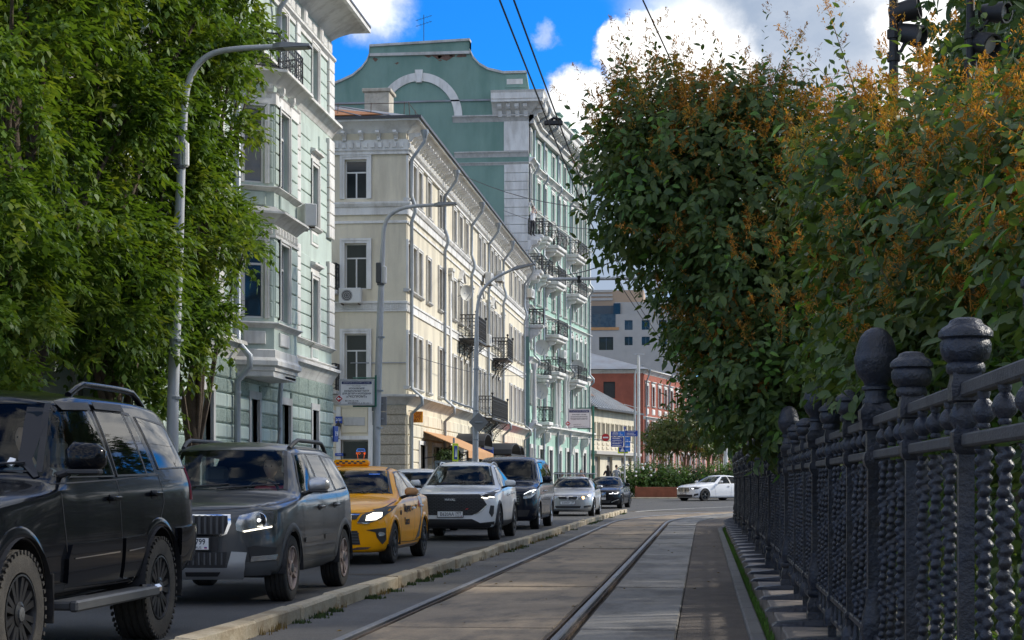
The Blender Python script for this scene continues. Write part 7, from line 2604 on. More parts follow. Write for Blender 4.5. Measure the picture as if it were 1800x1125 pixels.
street_tree('round street tree with olive crown left of the white lamp post', 1205, 118.0, 2.2, 2.9, 6.5, 5200)
street_tree('street tree between the white lamp post and the round tree', 1246, 127.0, 1.9, 2.9, 6.2, 4000)
street_tree('green street tree right of the white lamp post', 1300, 116.0, 2.0, 2.6, 6.8, 4200, 'leaf_hedge')
street_tree('browning street tree left of the round one', 1165, 128.0, 1.5, 3.0, 5.8, 3000)
street_tree('street tree in front of the far pink house', 1270, 150.0, 2.3, 3.0, 7.5, 3600, 'leaf_hedge')

Yp = 108.0
pl_ = thing('rust_planter', 'long rust brown steel planter under the hedge', 'planter', (0, 0, 0))
xa, xb = ony(1116, Yp)[0], ony(1330, Yp)[0]
MB().cbox(xa, xb, Yp, Yp + .12, gz(Yp) - .1, gz(Yp) + .66, .02).build('front_panel', 'corten', pl_)
MB().cbox(xa, xa + .12, Yp + .12, Yp + 6, gz(Yp) - .1, gz(Yp) + .72, .02).build('side_panel', 'corten', pl_)
MB().box(xa + .12, xb, Yp + .1, Yp + 6, gz(Yp) + .4, gz(Yp) + .6).build('soil', 'ground', pl_)
o = MB().cbox(xa - .6, xb, Yp - 1.6, Yp - .1, gz(Yp) - .3, gz(Yp) + .04, .03).build('planter_kerb', 'kerb_stone'); o['kind'] = 'structure'
for k, (px, dy, r, h, lab, mt) in enumerate(((1116, 1.6, 1.25, 1.75, 'bright green hydrangea bush at the left end of the planter', 'leaf_hedge'), (1150, 2.4, 1.3, 1.9, 'dark green bush in the planter left of the tree trunk', 'leaf_linden'), (1183, 2.0, 1.2, 1.7, 'round green bush beside the street tree trunk', 'leaf_hedge'),
                                            (1222, 2.6, 1.3, 1.7, 'green bush in the planter above the white saloon', 'leaf_linden'), (1258, 2.4, 1.3, 1.75, 'green bush in the planter beside the white lamp post', 'leaf_hedge'), (1296, 2.4, 1.3, 1.8, 'last green bush of the planter by the fence end', 'leaf_linden'))):
    x = ony(px, Yp + dy)[0]
    z = gz(Yp) + .5
    t = thing('planter_bush', lab, 'bush', (x, Yp + dy, z), 0, 'bushes in the rust planter')
    V = shrub_leaves([(0, 0, h * .42, r, r * .8, h * .55), (r * .4, 0, h * .3, r * .7, r * .6, h * .4), (-r * .4, -.2, h * .35, r * .6, r * .6, h * .4)], 2600, .16, k=8, ln=.4)
    put('foliage', leaf_mesh('foliage', V, mt), t)['kind'] = 'stuff'
    branch_mesh('stems', (0, 0, -.2), [(.5, .1, h * .5), (-.5, 0, h * .5), (.1, .3, h * .6), (0, -.3, h * .5)], 'twig', .04, t)
    if k == 0:
        rn = random.Random(1)
        fb = MB()
        for _ in range(22):
            a, b = rn.uniform(0, 2 * PI), rn.uniform(.1, 1.2)
            c0 = Vector((r * math.cos(a) * math.cos(b), r * .8 * math.sin(a) * math.cos(b), h * .42 + h * .55 * math.sin(b)))
            fb.lathe([(.01, -.06), (.07, -.03), (.08, .02), (.04, .06), (.002, .07)], 6, c0)
        fb.build('blossoms', 'sign_white', t)['kind'] = 'stuff'
# ================================================================ street furniture
def W(px, py, Y):
    x, z = ony(px, Y, py)
    return Vector((x, Y, z))


def lamp_post(label, Y, foot_px, pole, arm, head, box=None, side=None, group='street lamps with curved arms'):
    p0 = W(foot_px, 848, Y); p0.z = .13
    t = thing('street_lamp', label, 'street lamp', p0, 0, group)
    L = lambda px, py: W(px, py, Y) - p0
    pts = [Vector((0, 0, 0))] + [L(*q) for q in pole]
    n = len(pts)
    mb = MB().tube(pts, [.105 - .045 * k / (n - 1) for k in range(n)], 12)
    mb.lathe([(.16, 0), (.16, .05), (.12, .1), (.115, .9), (.1, 1.0)], 12)
    mb.build('pole', 'pole_grey', t, smooth=40)
    a = [pts[-1]] + [L(*q) for q in arm]
    # smooth the arm
    sm = []
    for i in range(len(a) - 1):
        p_, q_ = a[max(i - 1, 0)], a[min(i + 2, len(a) - 1)]
        for k in range(5):
            u = k / 5
            sm.append(.5 * ((2 * a[i]) + (a[i + 1] - p_) * u + (2 * p_ - 5 * a[i] + 4 * a[i + 1] - q_) * u ** 2 + (-p_ + 3 * a[i] - 3 * a[i + 1] + q_) * u ** 3))
    sm.append(a[-1])
    MB().tube(sm, [.055 - .015 * k / len(sm) for k in range(len(sm))], 10).build('arm', 'pole_grey', t, smooth=50)
    h0, h1 = L(*head[0]), L(*head[1])
    d = (h1 - h0); ln = d.length
    M = Matrix.Translation(h0) @ d.to_track_quat('X', 'Z').to_matrix().to_4x4()
    hd = MB()
    hd.add([(0, -.05, -.03), (ln * .2, -.13, -.035), (ln, -.12, -.03), (ln, .12, -.03), (ln * .2, .13, -.035), (0, .05, -.03),
            (0, -.04, .04), (ln * .25, -.10, .06), (ln * .98, -.10, .012), (ln * .98, .10, .012), (ln * .25, .10, .06), (0, .04, .04)],
           [(5, 4, 3, 2, 1, 0), (6, 7, 8, 9, 10, 11), (0, 1, 7, 6), (1, 2, 8, 7), (2, 3, 9, 8), (3, 4, 10, 9), (4, 5, 11, 10), (5, 0, 6, 11)])
    o = hd.build('lamp_head', 'lamp_body', t, M)
    MB().box(ln * .3, ln * .92, -.09, .09, -.042, -.034).build('lens', 'pole_white', o)
    if box:
        (bx, y0, y1) = box
        c0, c1 = L(bx, y1), L(bx, y0)
        o = MB().cbox(c0.x - .13, c0.x + .0, -.10, .0, c0.z, c1.z, .02).build('aerial_box', 'plastic_grey', t)
        MB().cbox(c0.x + .02, c0.x + .12, -.09, .05, c0.z - .02, c1.z - .08, .03).build('aerial_cover', 'pole_white', t)
        MB().cyl((c0.x - .02, -.03, c0.z - .05), (c0.x - .02, -.03, c0.z), .09, n=10).build('clamp', 'plastic_grey', t)
    if side:
        s0, s1 = L(*side[0]), L(*side[1])
        MB().tube([s0, s0.lerp(s1, .5) + Vector((0, 0, .04)), s1], [.03, .028, .025], 8).build('side_arm', 'pole_grey', t)
        dd = (s1 - s0).normalized()
        M = Matrix.Translation(s1) @ dd.to_track_quat('X', 'Z').to_matrix().to_4x4()
        MB().cbox(-.08, .42, -.09, .09, -.02, .03, .012).build('side_lamp', 'pole_grey', t, M)
    # cable clamps
    for z in (2.4, 3.3, 4.6):
        u = z / pts[1].z if pts[1].z > 0 else 0
        k = 0
        MB().cyl(pts[0].lerp(pts[-1], z / pts[-1].z) - Vector((0, 0, .02)), pts[0].lerp(pts[-1], z / pts[-1].z) + Vector((0, 0, .02)), .10, n=10).build('band', 'zinc', t)
    return t


lamp_post('tall grey street lamp with curved arm in front of the left maples', 27.0, 301, [(304, 700), (314, 420), (318, 300), (324, 190)], [(330, 150), (345, 117), (372, 95), (415, 86), (485, 82)], ((480, 83), (547, 80)), (319, 240, 292), ((304, 578), (277, 566)))
lamp_post('grey street lamp beside the theatre sign', 42.3, 661, [(662, 760), (668, 560), (671, 480), (673, 430)], [(675, 402), (683, 381), (700, 369), (725, 363), (770, 360)], ((763, 361), (803, 357)), (671, 462, 498), ((662, 690), (632, 678)))
lamp_post('grey street lamp carrying a diamond sign before the cream house', 54.5, 835, [(836, 760), (837, 640), (838, 560)], [(841, 530), (850, 508), (870, 489), (905, 472)], ((900, 474), (940, 463)), None, ((837, 722), (815, 713)))


def poster(name, label, cat, c, w, h, M, face='sign_white', group=None, frame=None, t=.05):
    e = thing(name, label, cat, c, 0, group)
    e.rotation_euler = M if isinstance(M, tuple) else (0, 0, M)
    MB().cbox(-w / 2, w / 2, 0, t, -h / 2, h / 2, .008).build('board', face, e)
    if frame:
        f = MB()
        for x in (-w / 2, w / 2): f.box(x - .02, x + .02, -.012, t + .012, -h / 2 - .02, h / 2 + .02)
        for z in (-h / 2, h / 2): f.box(-w / 2 + .02, w / 2 - .02, -.011, t + .011, z - .02, z + .02)
        f.build('frame', frame, e)
    return e


def letter(e, s, size, mt, x, z, align='CENTER', sx=1.0, bold=.0):
    put('lettering', text_mesh(s, size, mt, .001, align, bold, sx), e, upright((x, -.003, z)))


# theatre sign
Y = 42.0
c = (W(597, 668, Y) + W(657, 711, Y)) / 2
sw_ = (W(656, 700, Y) - W(598, 700, Y)).x; sh_ = W(600, 668, Y).z - W(600, 711, Y).z
e = poster('theatre_sign', 'white lettered sign board of a children\'s theatre on a green frame', 'sign', c, sw_, sh_, R(4), 'sign_white', 'direction sign boards', 'pole_grey')
MB().box(-sw_ / 2 + .04, sw_ / 2 - .04, -.004, 0, sh_ / 2 - .10, sh_ / 2 - .035).build('header', 'sign_navy', e)
letter(e, 'ДЕПАРТАМЕНТ КУЛЬТУРЫ Г. МОСКВЫ', .036, 'sign_white', 0, sh_ / 2 - .067, sx=.92)
letter(e, 'ГОСУДАРСТВЕННОЕ БЮДЖЕТНОЕ УЧРЕЖДЕНИЕ', .020, 'ink_dark', 0, sh_ / 2 - .125)
letter(e, 'КУЛЬТУРЫ МОСКВЫ', .020, 'ink_dark', 0, sh_ / 2 - .152)
for k, (s_, q) in enumerate((('МОСКОВСКИЙ', .052), ('МУЗЫКАЛЬНЫЙ ТЕАТР', .052), ('ДЛЯ ДЕТЕЙ И МОЛОДЕЖИ', .052), ('«ЭКСПРОМТ»', .074))):
    letter(e, s_, q, 'ink_dark', .0, sh_ / 2 - .205 - k * .062 - (.012 if k == 3 else 0), bold=.0012)
letter(e, '☎ 8 (495) 625-19-98', .036, 'ink_dark', -.12, -sh_ / 2 + .085, bold=.0008)
letter(e, 'МАКАРЕНКО ул., д. 2/21, стр. 2', .038, 'ink_dark', .06, -sh_ / 2 + .035, bold=.0008)
dm_ = MB().prism([(-.105, 0), (0, -.105), (.105, 0), (0, .105)], -.02, -.004, 'xz').build('arrow_diamond', 'sign_white', e, M3((-sw_ / 2 - .02, 0, -sh_ / 2 + .14)))
MB().prism([(-.085, 0), (0, -.085), (.085, 0), (0, .085)], -.024, -.02, 'xz').build('red_diamond', 'sign_red', dm_)
MB().prism([(-.055, 0), (-.005, -.042), (-.005, -.014), (.05, -.014), (.05, .014), (-.005, .014), (-.005, .042)], -.028, -.024, 'xz').build('arrow', 'sign_white', dm_)
gp = MB()
gp.cyl((sw_ / 2 + .05, .06, -sh_ / 2 - .05), (sw_ / 2 + .05, .06, sh_ / 2 + .12), .025, n=8)
gp.cyl((-.1, .06, sh_ / 2 + .05), (sw_ / 2 + .05, .06, sh_ / 2 + .05), .018, n=8)
gp.cyl((-.1, .06, -sh_ / 2 - .04), (sw_ / 2 + .05, .06, -sh_ / 2 - .04), .018, n=8)
gp.build('bracket', 'pole_green', e)
# backs of two traffic signs on that lamp
for (x0, x1, y0, y1, lab) in ((651, 677, 697, 722, 'grey back of an upper square traffic sign on the lamp post'), (652, 677, 724, 747, 'grey back of a lower square traffic sign on the lamp post')):
    p = W(x0, y0, 42.2); q = W(x1, y1, 42.2)
    e = poster('traffic_sign', lab, 'sign', (p + q) / 2 + Vector((0, .18, 0)), (q - p).x, p.z - q.z, 0, 'sign_back', 'traffic signs seen from behind')
    MB().cbox(-.1, .1, -.03, 0, -.02, .02, .004).build('clamp', 'zinc', e)
# diamond sign back on the third lamp
p = W(841, 742, 54.2)
e = thing('priority_sign', 'grey back of a diamond traffic sign on the third lamp', 'sign', p, 0, 'traffic signs seen from behind')
MB().prism([(-.31, 0), (0, -.31), (.31, 0), (0, .31)], .06, .08, 'xz').build('plate', 'sign_back', e)
MB().cbox(-.12, .12, .03, .06, -.02, .02, .004).build('clamp', 'zinc', e)
# pedestrian crossing sign seen nearly edge-on
p = W(800, 799, 50.0)
e = thing('crossing_sign', 'yellow bordered pedestrian crossing sign on a thin pole', 'sign', (p.x, 50.0, .13), R(58))
MB().cyl((0, .05, 0), (0, .05, p.z + .35), .03, n=8).build('pole', 'pole_grey', e)
MB().cbox(-.13, .13, -.02, .0, p.z - .13 - .2, p.z - .13 + .32, .008).build('border', 'sign_yellow', e)
MB().cbox(-.075, .075, -.03, -.02, p.z - .27, p.z + .12, .004).build('blue_field', 'sign_blue', e)
MB().prism([(-.05, p.z - .2), (.05, p.z - .2), (0, p.z + .06)], -.034, -.03, 'xz').build('white_triangle', 'sign_white', e)
# orange pub sign on the cream house
p = W(730, 733, 62.3) + Vector((.06, 0, 0))
e = poster('pub_sign', 'orange square sign with red letters on the cream house corner', 'sign', p + Vector((.0, 0, 0)), .42, .40, 0, 'sign_orange')
for k, s_ in enumerate(('ГЛАВ', 'ПИВ', 'МАГ')):
    letter(e, s_, .15, 'ink_red', 0, .125 - k * .125, sx=.85, bold=.003)
MB().cyl((-.1, .02, .22), (-.5, .02, .22), .015, n=6).build('bracket', 'iron_black', e)
e = poster('street_plate', 'blue house number plate low on the cream house corner', 'sign', W(722, 748, 63.0), .12, .14, 0, 'sign_blue')
letter(e, '21', .08, 'sign_white', 0, 0)
# house number plates
e = poster('house_number', 'blue house number plate on the lane wall of the cream house', 'sign', W(595.5, 738, 61.75), .25, .24, 0, 'sign_blue')
letter(e, '2/21', .12, 'sign_white', 0, 0, bold=.002)
e = poster('street_plate', 'small blue street name plate beside the coffee window', 'sign', W(596, 799, 61.75), .30, .10, 0, 'sign_blue')
letter(e, 'УЛИЦА', .05, 'sign_white', 0, 0)
e = poster('house_number', 'blue house number plate on the corner of the mint house', 'sign', (-10.32, 49.0, W(578, 763, 49).z), .26, .44, PI / 2 - .25, 'sign_blue')
letter(e, '19', .2, 'sign_white', 0, 0, bold=.003)
# neon coffee cup in the side window
e = thing('neon_sign', 'orange and blue neon coffee cup in the dark side window', 'sign', W(634.5, 798, 61.9) + Vector((0, -.01, 0)), 0)
MB().tube([(-.13, 0, .02), (-.10, 0, -.22), (.10, 0, -.22), (.13, 0, .02)], .008, 6).build('cup', 'neon_orange', e)
MB().tube([(-.16, 0, .10), (-.12, 0, .18), (.12, 0, .18), (.16, 0, .10), (-.16, 0, .10)], .008, 6).build('lid', 'neon_blue', e)
put('lettering', text_mesh('кофе', .15, 'neon_orange', .002), e, upright((0, -.01, .03)))
# tender committee sign on its green pole
Y = 100.0
c = (W(999, 719, Y) + W(1037, 752, Y)) / 2
sw_ = (W(1037, 740, Y) - W(999, 740, Y)).x; sh_ = W(1000, 719, Y).z - W(1000, 752, Y).z
e = poster('committee_sign', 'white lettered office sign board on a tall green pole', 'sign', c, sw_, sh_, R(3), 'sign_white', 'direction sign boards', 'pole_grey')
MB().box(-sw_ / 2 + .05, sw_ / 2 - .05, -.004, 0, sh_ / 2 - .2, sh_ / 2 - .06).build('header', 'sign_navy', e)
letter(e, 'ПРАВИТЕЛЬСТВО МОСКВЫ', .085, 'sign_white', 0, sh_ / 2 - .13, sx=.85)
for k, (s_, q) in enumerate((('ДЕПАРТАМЕНТ г. МОСКВЫ', .07), ('ПО КОНКУРЕНТНОЙ ПОЛИТИКЕ', .07), ('ТЕНДЕРНЫЙ КОМИТЕТ', .10))):
    letter(e, s_, q, 'ink_dark', 0, sh_ / 2 - .32 - k * .125, bold=.002, sx=.85)
letter(e, '8 (495) 957-99-77', .06, 'ink_dark', -.1, -sh_ / 2 + .19, bold=.001)
letter(e, 'МАКАРЕНКО ул., д. 4, с. 1', .065, 'ink_dark', .08, -sh_ / 2 + .08, bold=.001)
dm_ = MB().prism([(-.18, 0), (0, -.18), (.18, 0), (0, .18)], -.02, -.004, 'xz').build('arrow_diamond', 'sign_white', e, M3((-sw_ / 2 - .02, 0, -sh_ / 2 + .24)))
MB().prism([(-.145, 0), (0, -.145), (.145, 0), (0, .145)], -.024, -.02, 'xz').build('red_diamond', 'sign_red', dm_)
MB().prism([(-.09, 0), (-.01, -.07), (-.01, -.024), (.08, -.024), (.08, .024), (-.01, .024), (-.01, .07)], -.028, -.024, 'xz').build('arrow', 'sign_white', dm_)
pp = W(1042.5, 848, Y); zt = W(1042, 713, Y).z - c.z
px_ = pp.x - c.x
m_ = MB().cyl((px_, 0, gz(Y) - c.z), (px_, 0, zt), .075, .06, 10)
m_.cyl((px_, 0, gz(Y) - c.z), (px_, 0, gz(Y) - c.z + 2.0), .1, .1, 10)
m_.cyl((-.1, 0, sh_ / 2 + .06), (px_, 0, sh_ / 2 + .06), .03, n=6); m_.cyl((-.1, 0, -sh_ / 2 - .05), (px_, 0, -sh_ / 2 - .05), .03, n=6)
m_.build('pole', 'pole_green', e, M3((0, .09, 0)), smooth=40)
# no-entry disc on a wire
p = W(1064.5, 769, 108.0)
e = thing('no_entry_sign', 'round red no entry sign hung on wires beside the blue signs', 'sign', p, 0)
MB().lathe([(.235, 0), (.235, .02)], 28, axis='y').build('disc', 'sign_red', e)
MB().box(-.165, .165, -.006, 0, -.045, .04).build('bar', 'sign_white', e)
MB().cyl((-2.0, .02, .12), (.0, .02, .12), .008, n=4).build('wire', 'wire', e)
MB().cyl((-2.0, .02, -.12), (.0, .02, -.12), .008, n=4).build('wire', 'wire', e)
p = W(1230, 787, 122.0)
e = thing('no_entry_sign', 'round red no entry sign under the small street tree', 'sign', (p.x, p.y, gz(122)), 0)
MB().lathe([(.27, 0), (.27, .02)], 24, (0, -.05, p.z - gz(122)), 'y').build('disc', 'sign_red', e)
MB().box(-.19, .19, -.058, -.05, p.z - gz(122) - .05, p.z - gz(122) + .05).build('bar', 'sign_white', e)
MB().cyl((0, 0, 0), (0, 0, p.z - gz(122) + .25), .03, n=8).build('pole', 'pole_grey', e)
# blue direction signs
Y = 104.0
pp = W(1098, 848, Y)
e = thing('direction_signpost', 'cluster of blue direction signs on one grey pole', 'signpost', (pp.x, Y, gz(Y)), 0)
MB().cyl((0, .06, 0), (0, .06, W(1098, 752, Y).z - gz(Y)), .05, n=10).build('pole', 'pole_grey', e)
for k, (x0, x1, y0, y1, mt) in enumerate(((1074, 1098, 758.5, 767, 'sign_blue'), (1087, 1098, 758, 767, 'sign_blue_light'), (1099, 1121, 757, 767, 'sign_blue'), (1074, 1096, 768, 776.5, 'sign_blue'), (1074, 1096, 777, 785.5, 'sign_blue'), (1099, 1108, 768, 776, 'sign_blue_light'), (1099, 1108, 777, 785, 'sign_blue_light'), (1099, 1108, 786, 794, 'sign_blue_light'), (1096, 1100, 750, 755, 'sign_blue'))):
    a = W(x0, y0, Y) - pp; b = W(x1, y1, Y) - pp
    z1_, z0_ = a.z + CAMZ - gz(Y), b.z + CAMZ - gz(Y)
    yy = -.03 - .012 * k
    o = MB().cbox(a.x, b.x, yy, yy + .03, z0_, z1_, .004).build('sign_plate', mt, e)
    for j in range(2):
        MB().box(a.x + .08, b.x - .12 - .1 * j, yy - .004, yy, z0_ + .07 + j * .1, z0_ + .10 + j * .1).build('text_line', 'sign_white', o)
    if x1 - x0 > 20:
        put('lettering', text_mesh(['ЧИСТЫЕ ПРУДЫ', 'ПОКРОВКА', 'МЯСНИЦКАЯ', 'ПОТАПОВСКИЙ'][k % 4], .075, 'sign_white', .001), o, upright(((a.x + b.x) / 2, yy - .004, z1_ - .06)))
a = W(1086, 786, Y) - pp; b = W(1104, 797, Y) - pp
o = MB().cbox(a.x, b.x, .02, .05, b.z + CAMZ - gz(Y), a.z + CAMZ - gz(Y), .004).build('yellow_plate', 'sign_yellow', e)
MB().cbox(a.x + .06, b.x - .1, .0, .02, b.z + CAMZ - gz(Y) + .08, a.z + CAMZ - gz(Y), .004).build('crossing_field', 'sign_blue', e)
MB().prism([(a.x + .12, b.z + CAMZ - gz(Y) + .11), (a.x + .42, b.z + CAMZ - gz(Y) + .11), (a.x + .27, a.z + CAMZ - gz(Y) - .03)], -.006, .0, 'xz').build('white_triangle', 'sign_white', e)

# far lamp posts
Y = 112.0
p = W(1116, 848, Y)
e = thing('far_lamp', 'thin grey hooked lamp post in front of the red brick house', 'street lamp', (p.x, Y, gz(Y)), 0)
zt = W(1116, 660, Y).z - gz(Y)
MB().tube([(0, 0, 0), (0, 0, zt * .5), (0, 0, zt), (.08, 0, zt + .35), (.3, 0, zt + .6), (.55, 0, zt + .66)], [.1, .08, .06, .05, .045, .04], 8).build('pole', 'pole_grey', e, smooth=50)
p = W(1122.5, 848, Y - 2)
e = thing('far_pole', 'tall pale pole standing beside the hooked lamp post', 'pole', (p.x, Y - 2, gz(Y)), 0)
m_ = MB().cyl((0, 0, 0), (0, 0, W(1122, 628, Y).z - gz(Y)), .11, .08, 10)
m_.cyl((0, 0, 5.5), (-.9, 0, 5.75), .025, n=6)
m_.build('shaft', 'pole_white', e, smooth=50)
MB().cbox(-.35, .35, -.06, .06, W(1122, 628, Y).z - gz(Y), W(1122, 628, Y).z - gz(Y) + .08, .01).build('crossbar', 'pole_grey', e)
Y = 112.0
p = W(1275.5, 848, Y)
e = thing('white_lamp_post', 'white lamp post with turned base behind the white saloon', 'street lamp', (p.x, Y, gz(Y)), 0)
MB().lathe([(.26, 0), (.26, .3), (.2, .4), (.22, .55), (.16, .8), (.19, .95), (.13, 1.2), (.12, 3.0), (.10, 6), (.08, 8.6)], 14).build('shaft', 'pole_white', e, smooth=50)
MB().cbox(-.6, .1, -.08, .08, 8.5, 8.6, .02).build('lamp_head', 'lamp_body', e)

# overhead line: cantilever, contact wires, span wires
Y = 44.0
a = W(962, 491, Y)
e = thing('tram_wire_mast', 'grey mast with a long horizontal bracket carrying the tram wires', 'mast', (1.35, Y, .1), 0)
MB().cyl((0, 0, 0), (0, 0, a.z + .6), .12, .09, 10).build('mast', 'pole_grey', e, smooth=50)
MB().cyl((0, 0, a.z - .1), (a.x - 1.35, 0, a.z - .1), .045, .04, 8).build('bracket_bar', 'pole_grey', e, smooth=50)
m_ = MB()
m_.cyl((-3.2, 0, a.z - .1), (-3.2, 0, a.z - .35), .02, n=6); m_.cyl((-4.45, 0, a.z - .02), (-4.45, 0, a.z - .2), .05, n=8)
m_.cyl((0, 0, a.z + .55), (-3.6, 0, a.z - .08), .01, n=4)
m_.build('stay', 'wire', e)
ZW = 5.75
for k, (x, lab) in enumerate(((-1.87, 'left of the two contact wires above the tram track'), (-1.74, 'right of the two contact wires above the tram track'))):
    pts = [(x, y, ZW + .12 * math.cos((y - 44) / 36 * 2 * PI) - .12 + (0 if y < 45 else 0)) for y in range(-6, 46, 4)] + [(x + .35, 56, ZW), (x + 3.4, 68, ZW)]
    tag(MB().tube(pts, .0095, 5).build('contact_wire', 'wire'), lab, 'wire', 'wires above the tram track')
tag(MB().tube([W(1130, 0, 16.6), W(1182, 112, 19.4), (.9, 44, 6.6)], .008, 5).build('contact_wire', 'wire'), 'single thin wire running down into the leaning shrub', 'wire', 'wires above the tram track')
e = thing('wire_clamp', 'dark clamp holding the contact wires against the sky', 'clamp', W(973, 216, 22.6), 0)
MB().cbox(-.12, .12, -.03, .03, -.03, .03, .01).build('clamp', 'wire', e)
MB().tube([(-.1, 0, 0), (0, 0, .06), (.1, 0, .04)], .02, 6).build('hook', 'wire', e)
for k, (a, ya, b, yb_, lab) in enumerate((((805, 305), 63, (1085, 372), 46, 'thin span wire crossing from the cream roof towards the shrub'), ((885, 370), 84, (1100, 405), 50, 'thin lower span wire before the green gable'), ((990, 215), 115, (1100, 260), 60, 'thin wire beside the parapet of the green house'),
                                         ((985, 484), 43.9, (1090, 455), 24, 'thin stay wire rising to the right from the bracket'), ((735, 628), 63, (925, 660), 90, 'thin cable strung along the cream facade'))):
    p, q = W(*a, ya), W(*b, yb_)
    pts = [p.lerp(q, t / 8) - Vector((0, 0, .25 * math.sin(PI * t / 8) * (1 if k != 3 else .2))) for t in range(9)]
    tag(MB().tube(pts, .012 if k != 3 else .010, 4).build('span_wire', 'wire'), lab, 'wire', 'span wires across the street')

# spotlights on poles behind the shrubs
def spot_pole(label, px, Y, ztop, spots):
    p = W(px, 848, Y)
    e = thing('spotlight_pole', label, 'spotlight', (p.x, Y, .1), 0, 'spotlight poles behind the shrubs')
    MB().cyl((0, 0, 0), (0, 0, ztop), .055, .05, 10).build('pole', 'iron_black', e, smooth=50)
    for (sx, sy, yaw, pit, s) in spots:
        q = W(sx, sy, Y) - Vector((p.x, Y, .1))
        M = Matrix.Translation(q) @ Matrix.Rotation(R(yaw), 4, 'Z') @ Matrix.Rotation(R(pit), 4, 'Y')
        o = MB().lathe([(.06 * s, -.17 * s), (.095 * s, -.16 * s), (.11 * s, -.05 * s), (.125 * s, .10 * s), (.125 * s, .17 * s), (.105 * s, .17 * s), (.10 * s, .09 * s)], 18, axis='x').build('spotlight', 'iron_black', e, M, smooth=40)
        MB().lathe([(.10 * s, .088 * s), (.09 * s, .105 * s), (.0, .115 * s)], 18, axis='x').build('lens', 'pole_white', o, smooth=50)
        MB().tube([(0, 0, q.z - .25), q * .5 + Vector((0, 0, q.z * .5 - .18)), q], .025, 6).build('yoke', 'iron_black', e)
        MB().cyl((0, 0, q.z - .3), (0, 0, q.z - .2), .075, n=8).build('clamp', 'iron_black', e)


spot_pole('dark pole with two black spotlights at the upper right', 1571, 20.0, 8.5, [(1590, 20, -20, -8, 1.0), (1598, 60, -35, 20, 1.0)])
spot_pole('dark pole with a black spotlight half hidden in the linden', 1706, 21.0, 7.6, [(1726, 76, -55, 22, 1.15), (1748, 22, -40, 10, 1.0)])


# lanterns, awnings, air conditioners, dishes
def lantern(label, p, F=None):
    e = thing('wall_lantern', label, 'lantern', p, 0, 'wall lanterns of the cream house')
    MB().lathe([(.03, -.36), (.07, -.30), (.11, -.04), (.12, -.02)], 6).build('glass', 'dish', e)
    MB().lathe([(.15, -.02), (.14, .02), (.06, .12), (.03, .14), (.035, .18), (.0, .2)], 6).build('roof', 'iron_black', e)
    m_ = MB()
    for k in range(6):
        a = PI / 3 * k
        m_.cyl((.035 * math.cos(a), .035 * math.sin(a), -.36), (.12 * math.cos(a), .12 * math.sin(a), -.02), .009, n=4)
    m_.tube([(0, 0, -.36), (-.05, 0, -.46), (-.2, 0, -.44), (-.42, 0, -.40)], .014, 5)
    m_.build('bracket', 'iron_black', e)
    return e


lantern('black wall lantern under the orange pub sign', W(736, 741, 65.0))
lantern('black wall lantern above the tan awning', W(775, 745, 70.5))
lantern('black wall lantern beside the dark canopies', W(863, 765, 84.0))
e = lantern('black wall lantern left of the coffee window', W(594.5, 749, 61.55))
e.rotation_euler = (0, 0, -PI / 2)
e.scale = (.8, .8, 1)


def awning(label, y0, y1, z0, drop, dep, mt, x=-10.5, nm='awning'):
    e = thing(nm, label, 'awning', (x, y0, 0), 0, 'awnings and canopies of the cream house')
    n = 5
    m_ = MB()
    L = y1 - y0
    m_.add([(0, 0, z0), (dep, 0, z0 - drop), (dep, L, z0 - drop), (0, L, z0), (0, 0, z0 - .03), (dep, 0, z0 - drop - .03), (dep, L, z0 - drop - .03), (0, L, z0 - .03)], [(0, 1, 2, 3), (4, 5, 6, 7), (0, 1, 5, 4), (1, 2, 6, 5), (2, 3, 7, 6)])
    m_.build('cloth', mt, e)
    MB().box(dep - .01, dep + .01, 0, L, z0 - drop - .28, z0 - drop - .02).build('valance', mt, e)
    for yy in (.1, L - .1):
        MB().cyl((0, yy, z0 - drop - .3), (dep, yy, z0 - drop - .06), .02, n=5).build('arm', 'iron_black', e)
    return e


awning('tan cloth awning over the pub door', 65.4, 73.2, 3.15, .75, 1.75, 'awning_tan')
awning('red cloth awning far down the cream house', 91.0, 99.0, 2.85, .7, 1.8, 'awning_red')


def barrel(label, y0, y1, z, r, dep, mt='awning_black'):
    e = thing('barrel_canopy', label, 'canopy', (-10.5, y0, z), 0, 'awnings and canopies of the cream house')
    L = y1 - y0
    n = 8
    vs = []; fs = []
    for k in range(n + 1):
        a = PI * k / n
        for d in (0, dep):
            vs.append((d, L / 2 - L / 2 * math.cos(a), r * math.sin(a)))
            vs.append((d, L / 2 - (L / 2 - .05) * math.cos(a), (r - .05) * math.sin(a)))
    for k in range(n):
        q = 4 * k
        fs += [(q, q + 2, q + 6, q + 4), (q + 1, q + 5, q + 7, q + 3), (q + 2, q + 3, q + 7, q + 6)]
    MB().add(vs, fs).build('shell', mt, e, smooth=30)
    MB().box(dep - .04, dep, 0, L, -.12, 0).build('edge', 'iron_black', e)
    for yy in (.05, L - .05):
        MB().tube([(0, yy, -.7), (dep * .5, yy, -.25), (dep - .05, yy, -.05)], .02, 5).build('bracket', 'iron_black', e)


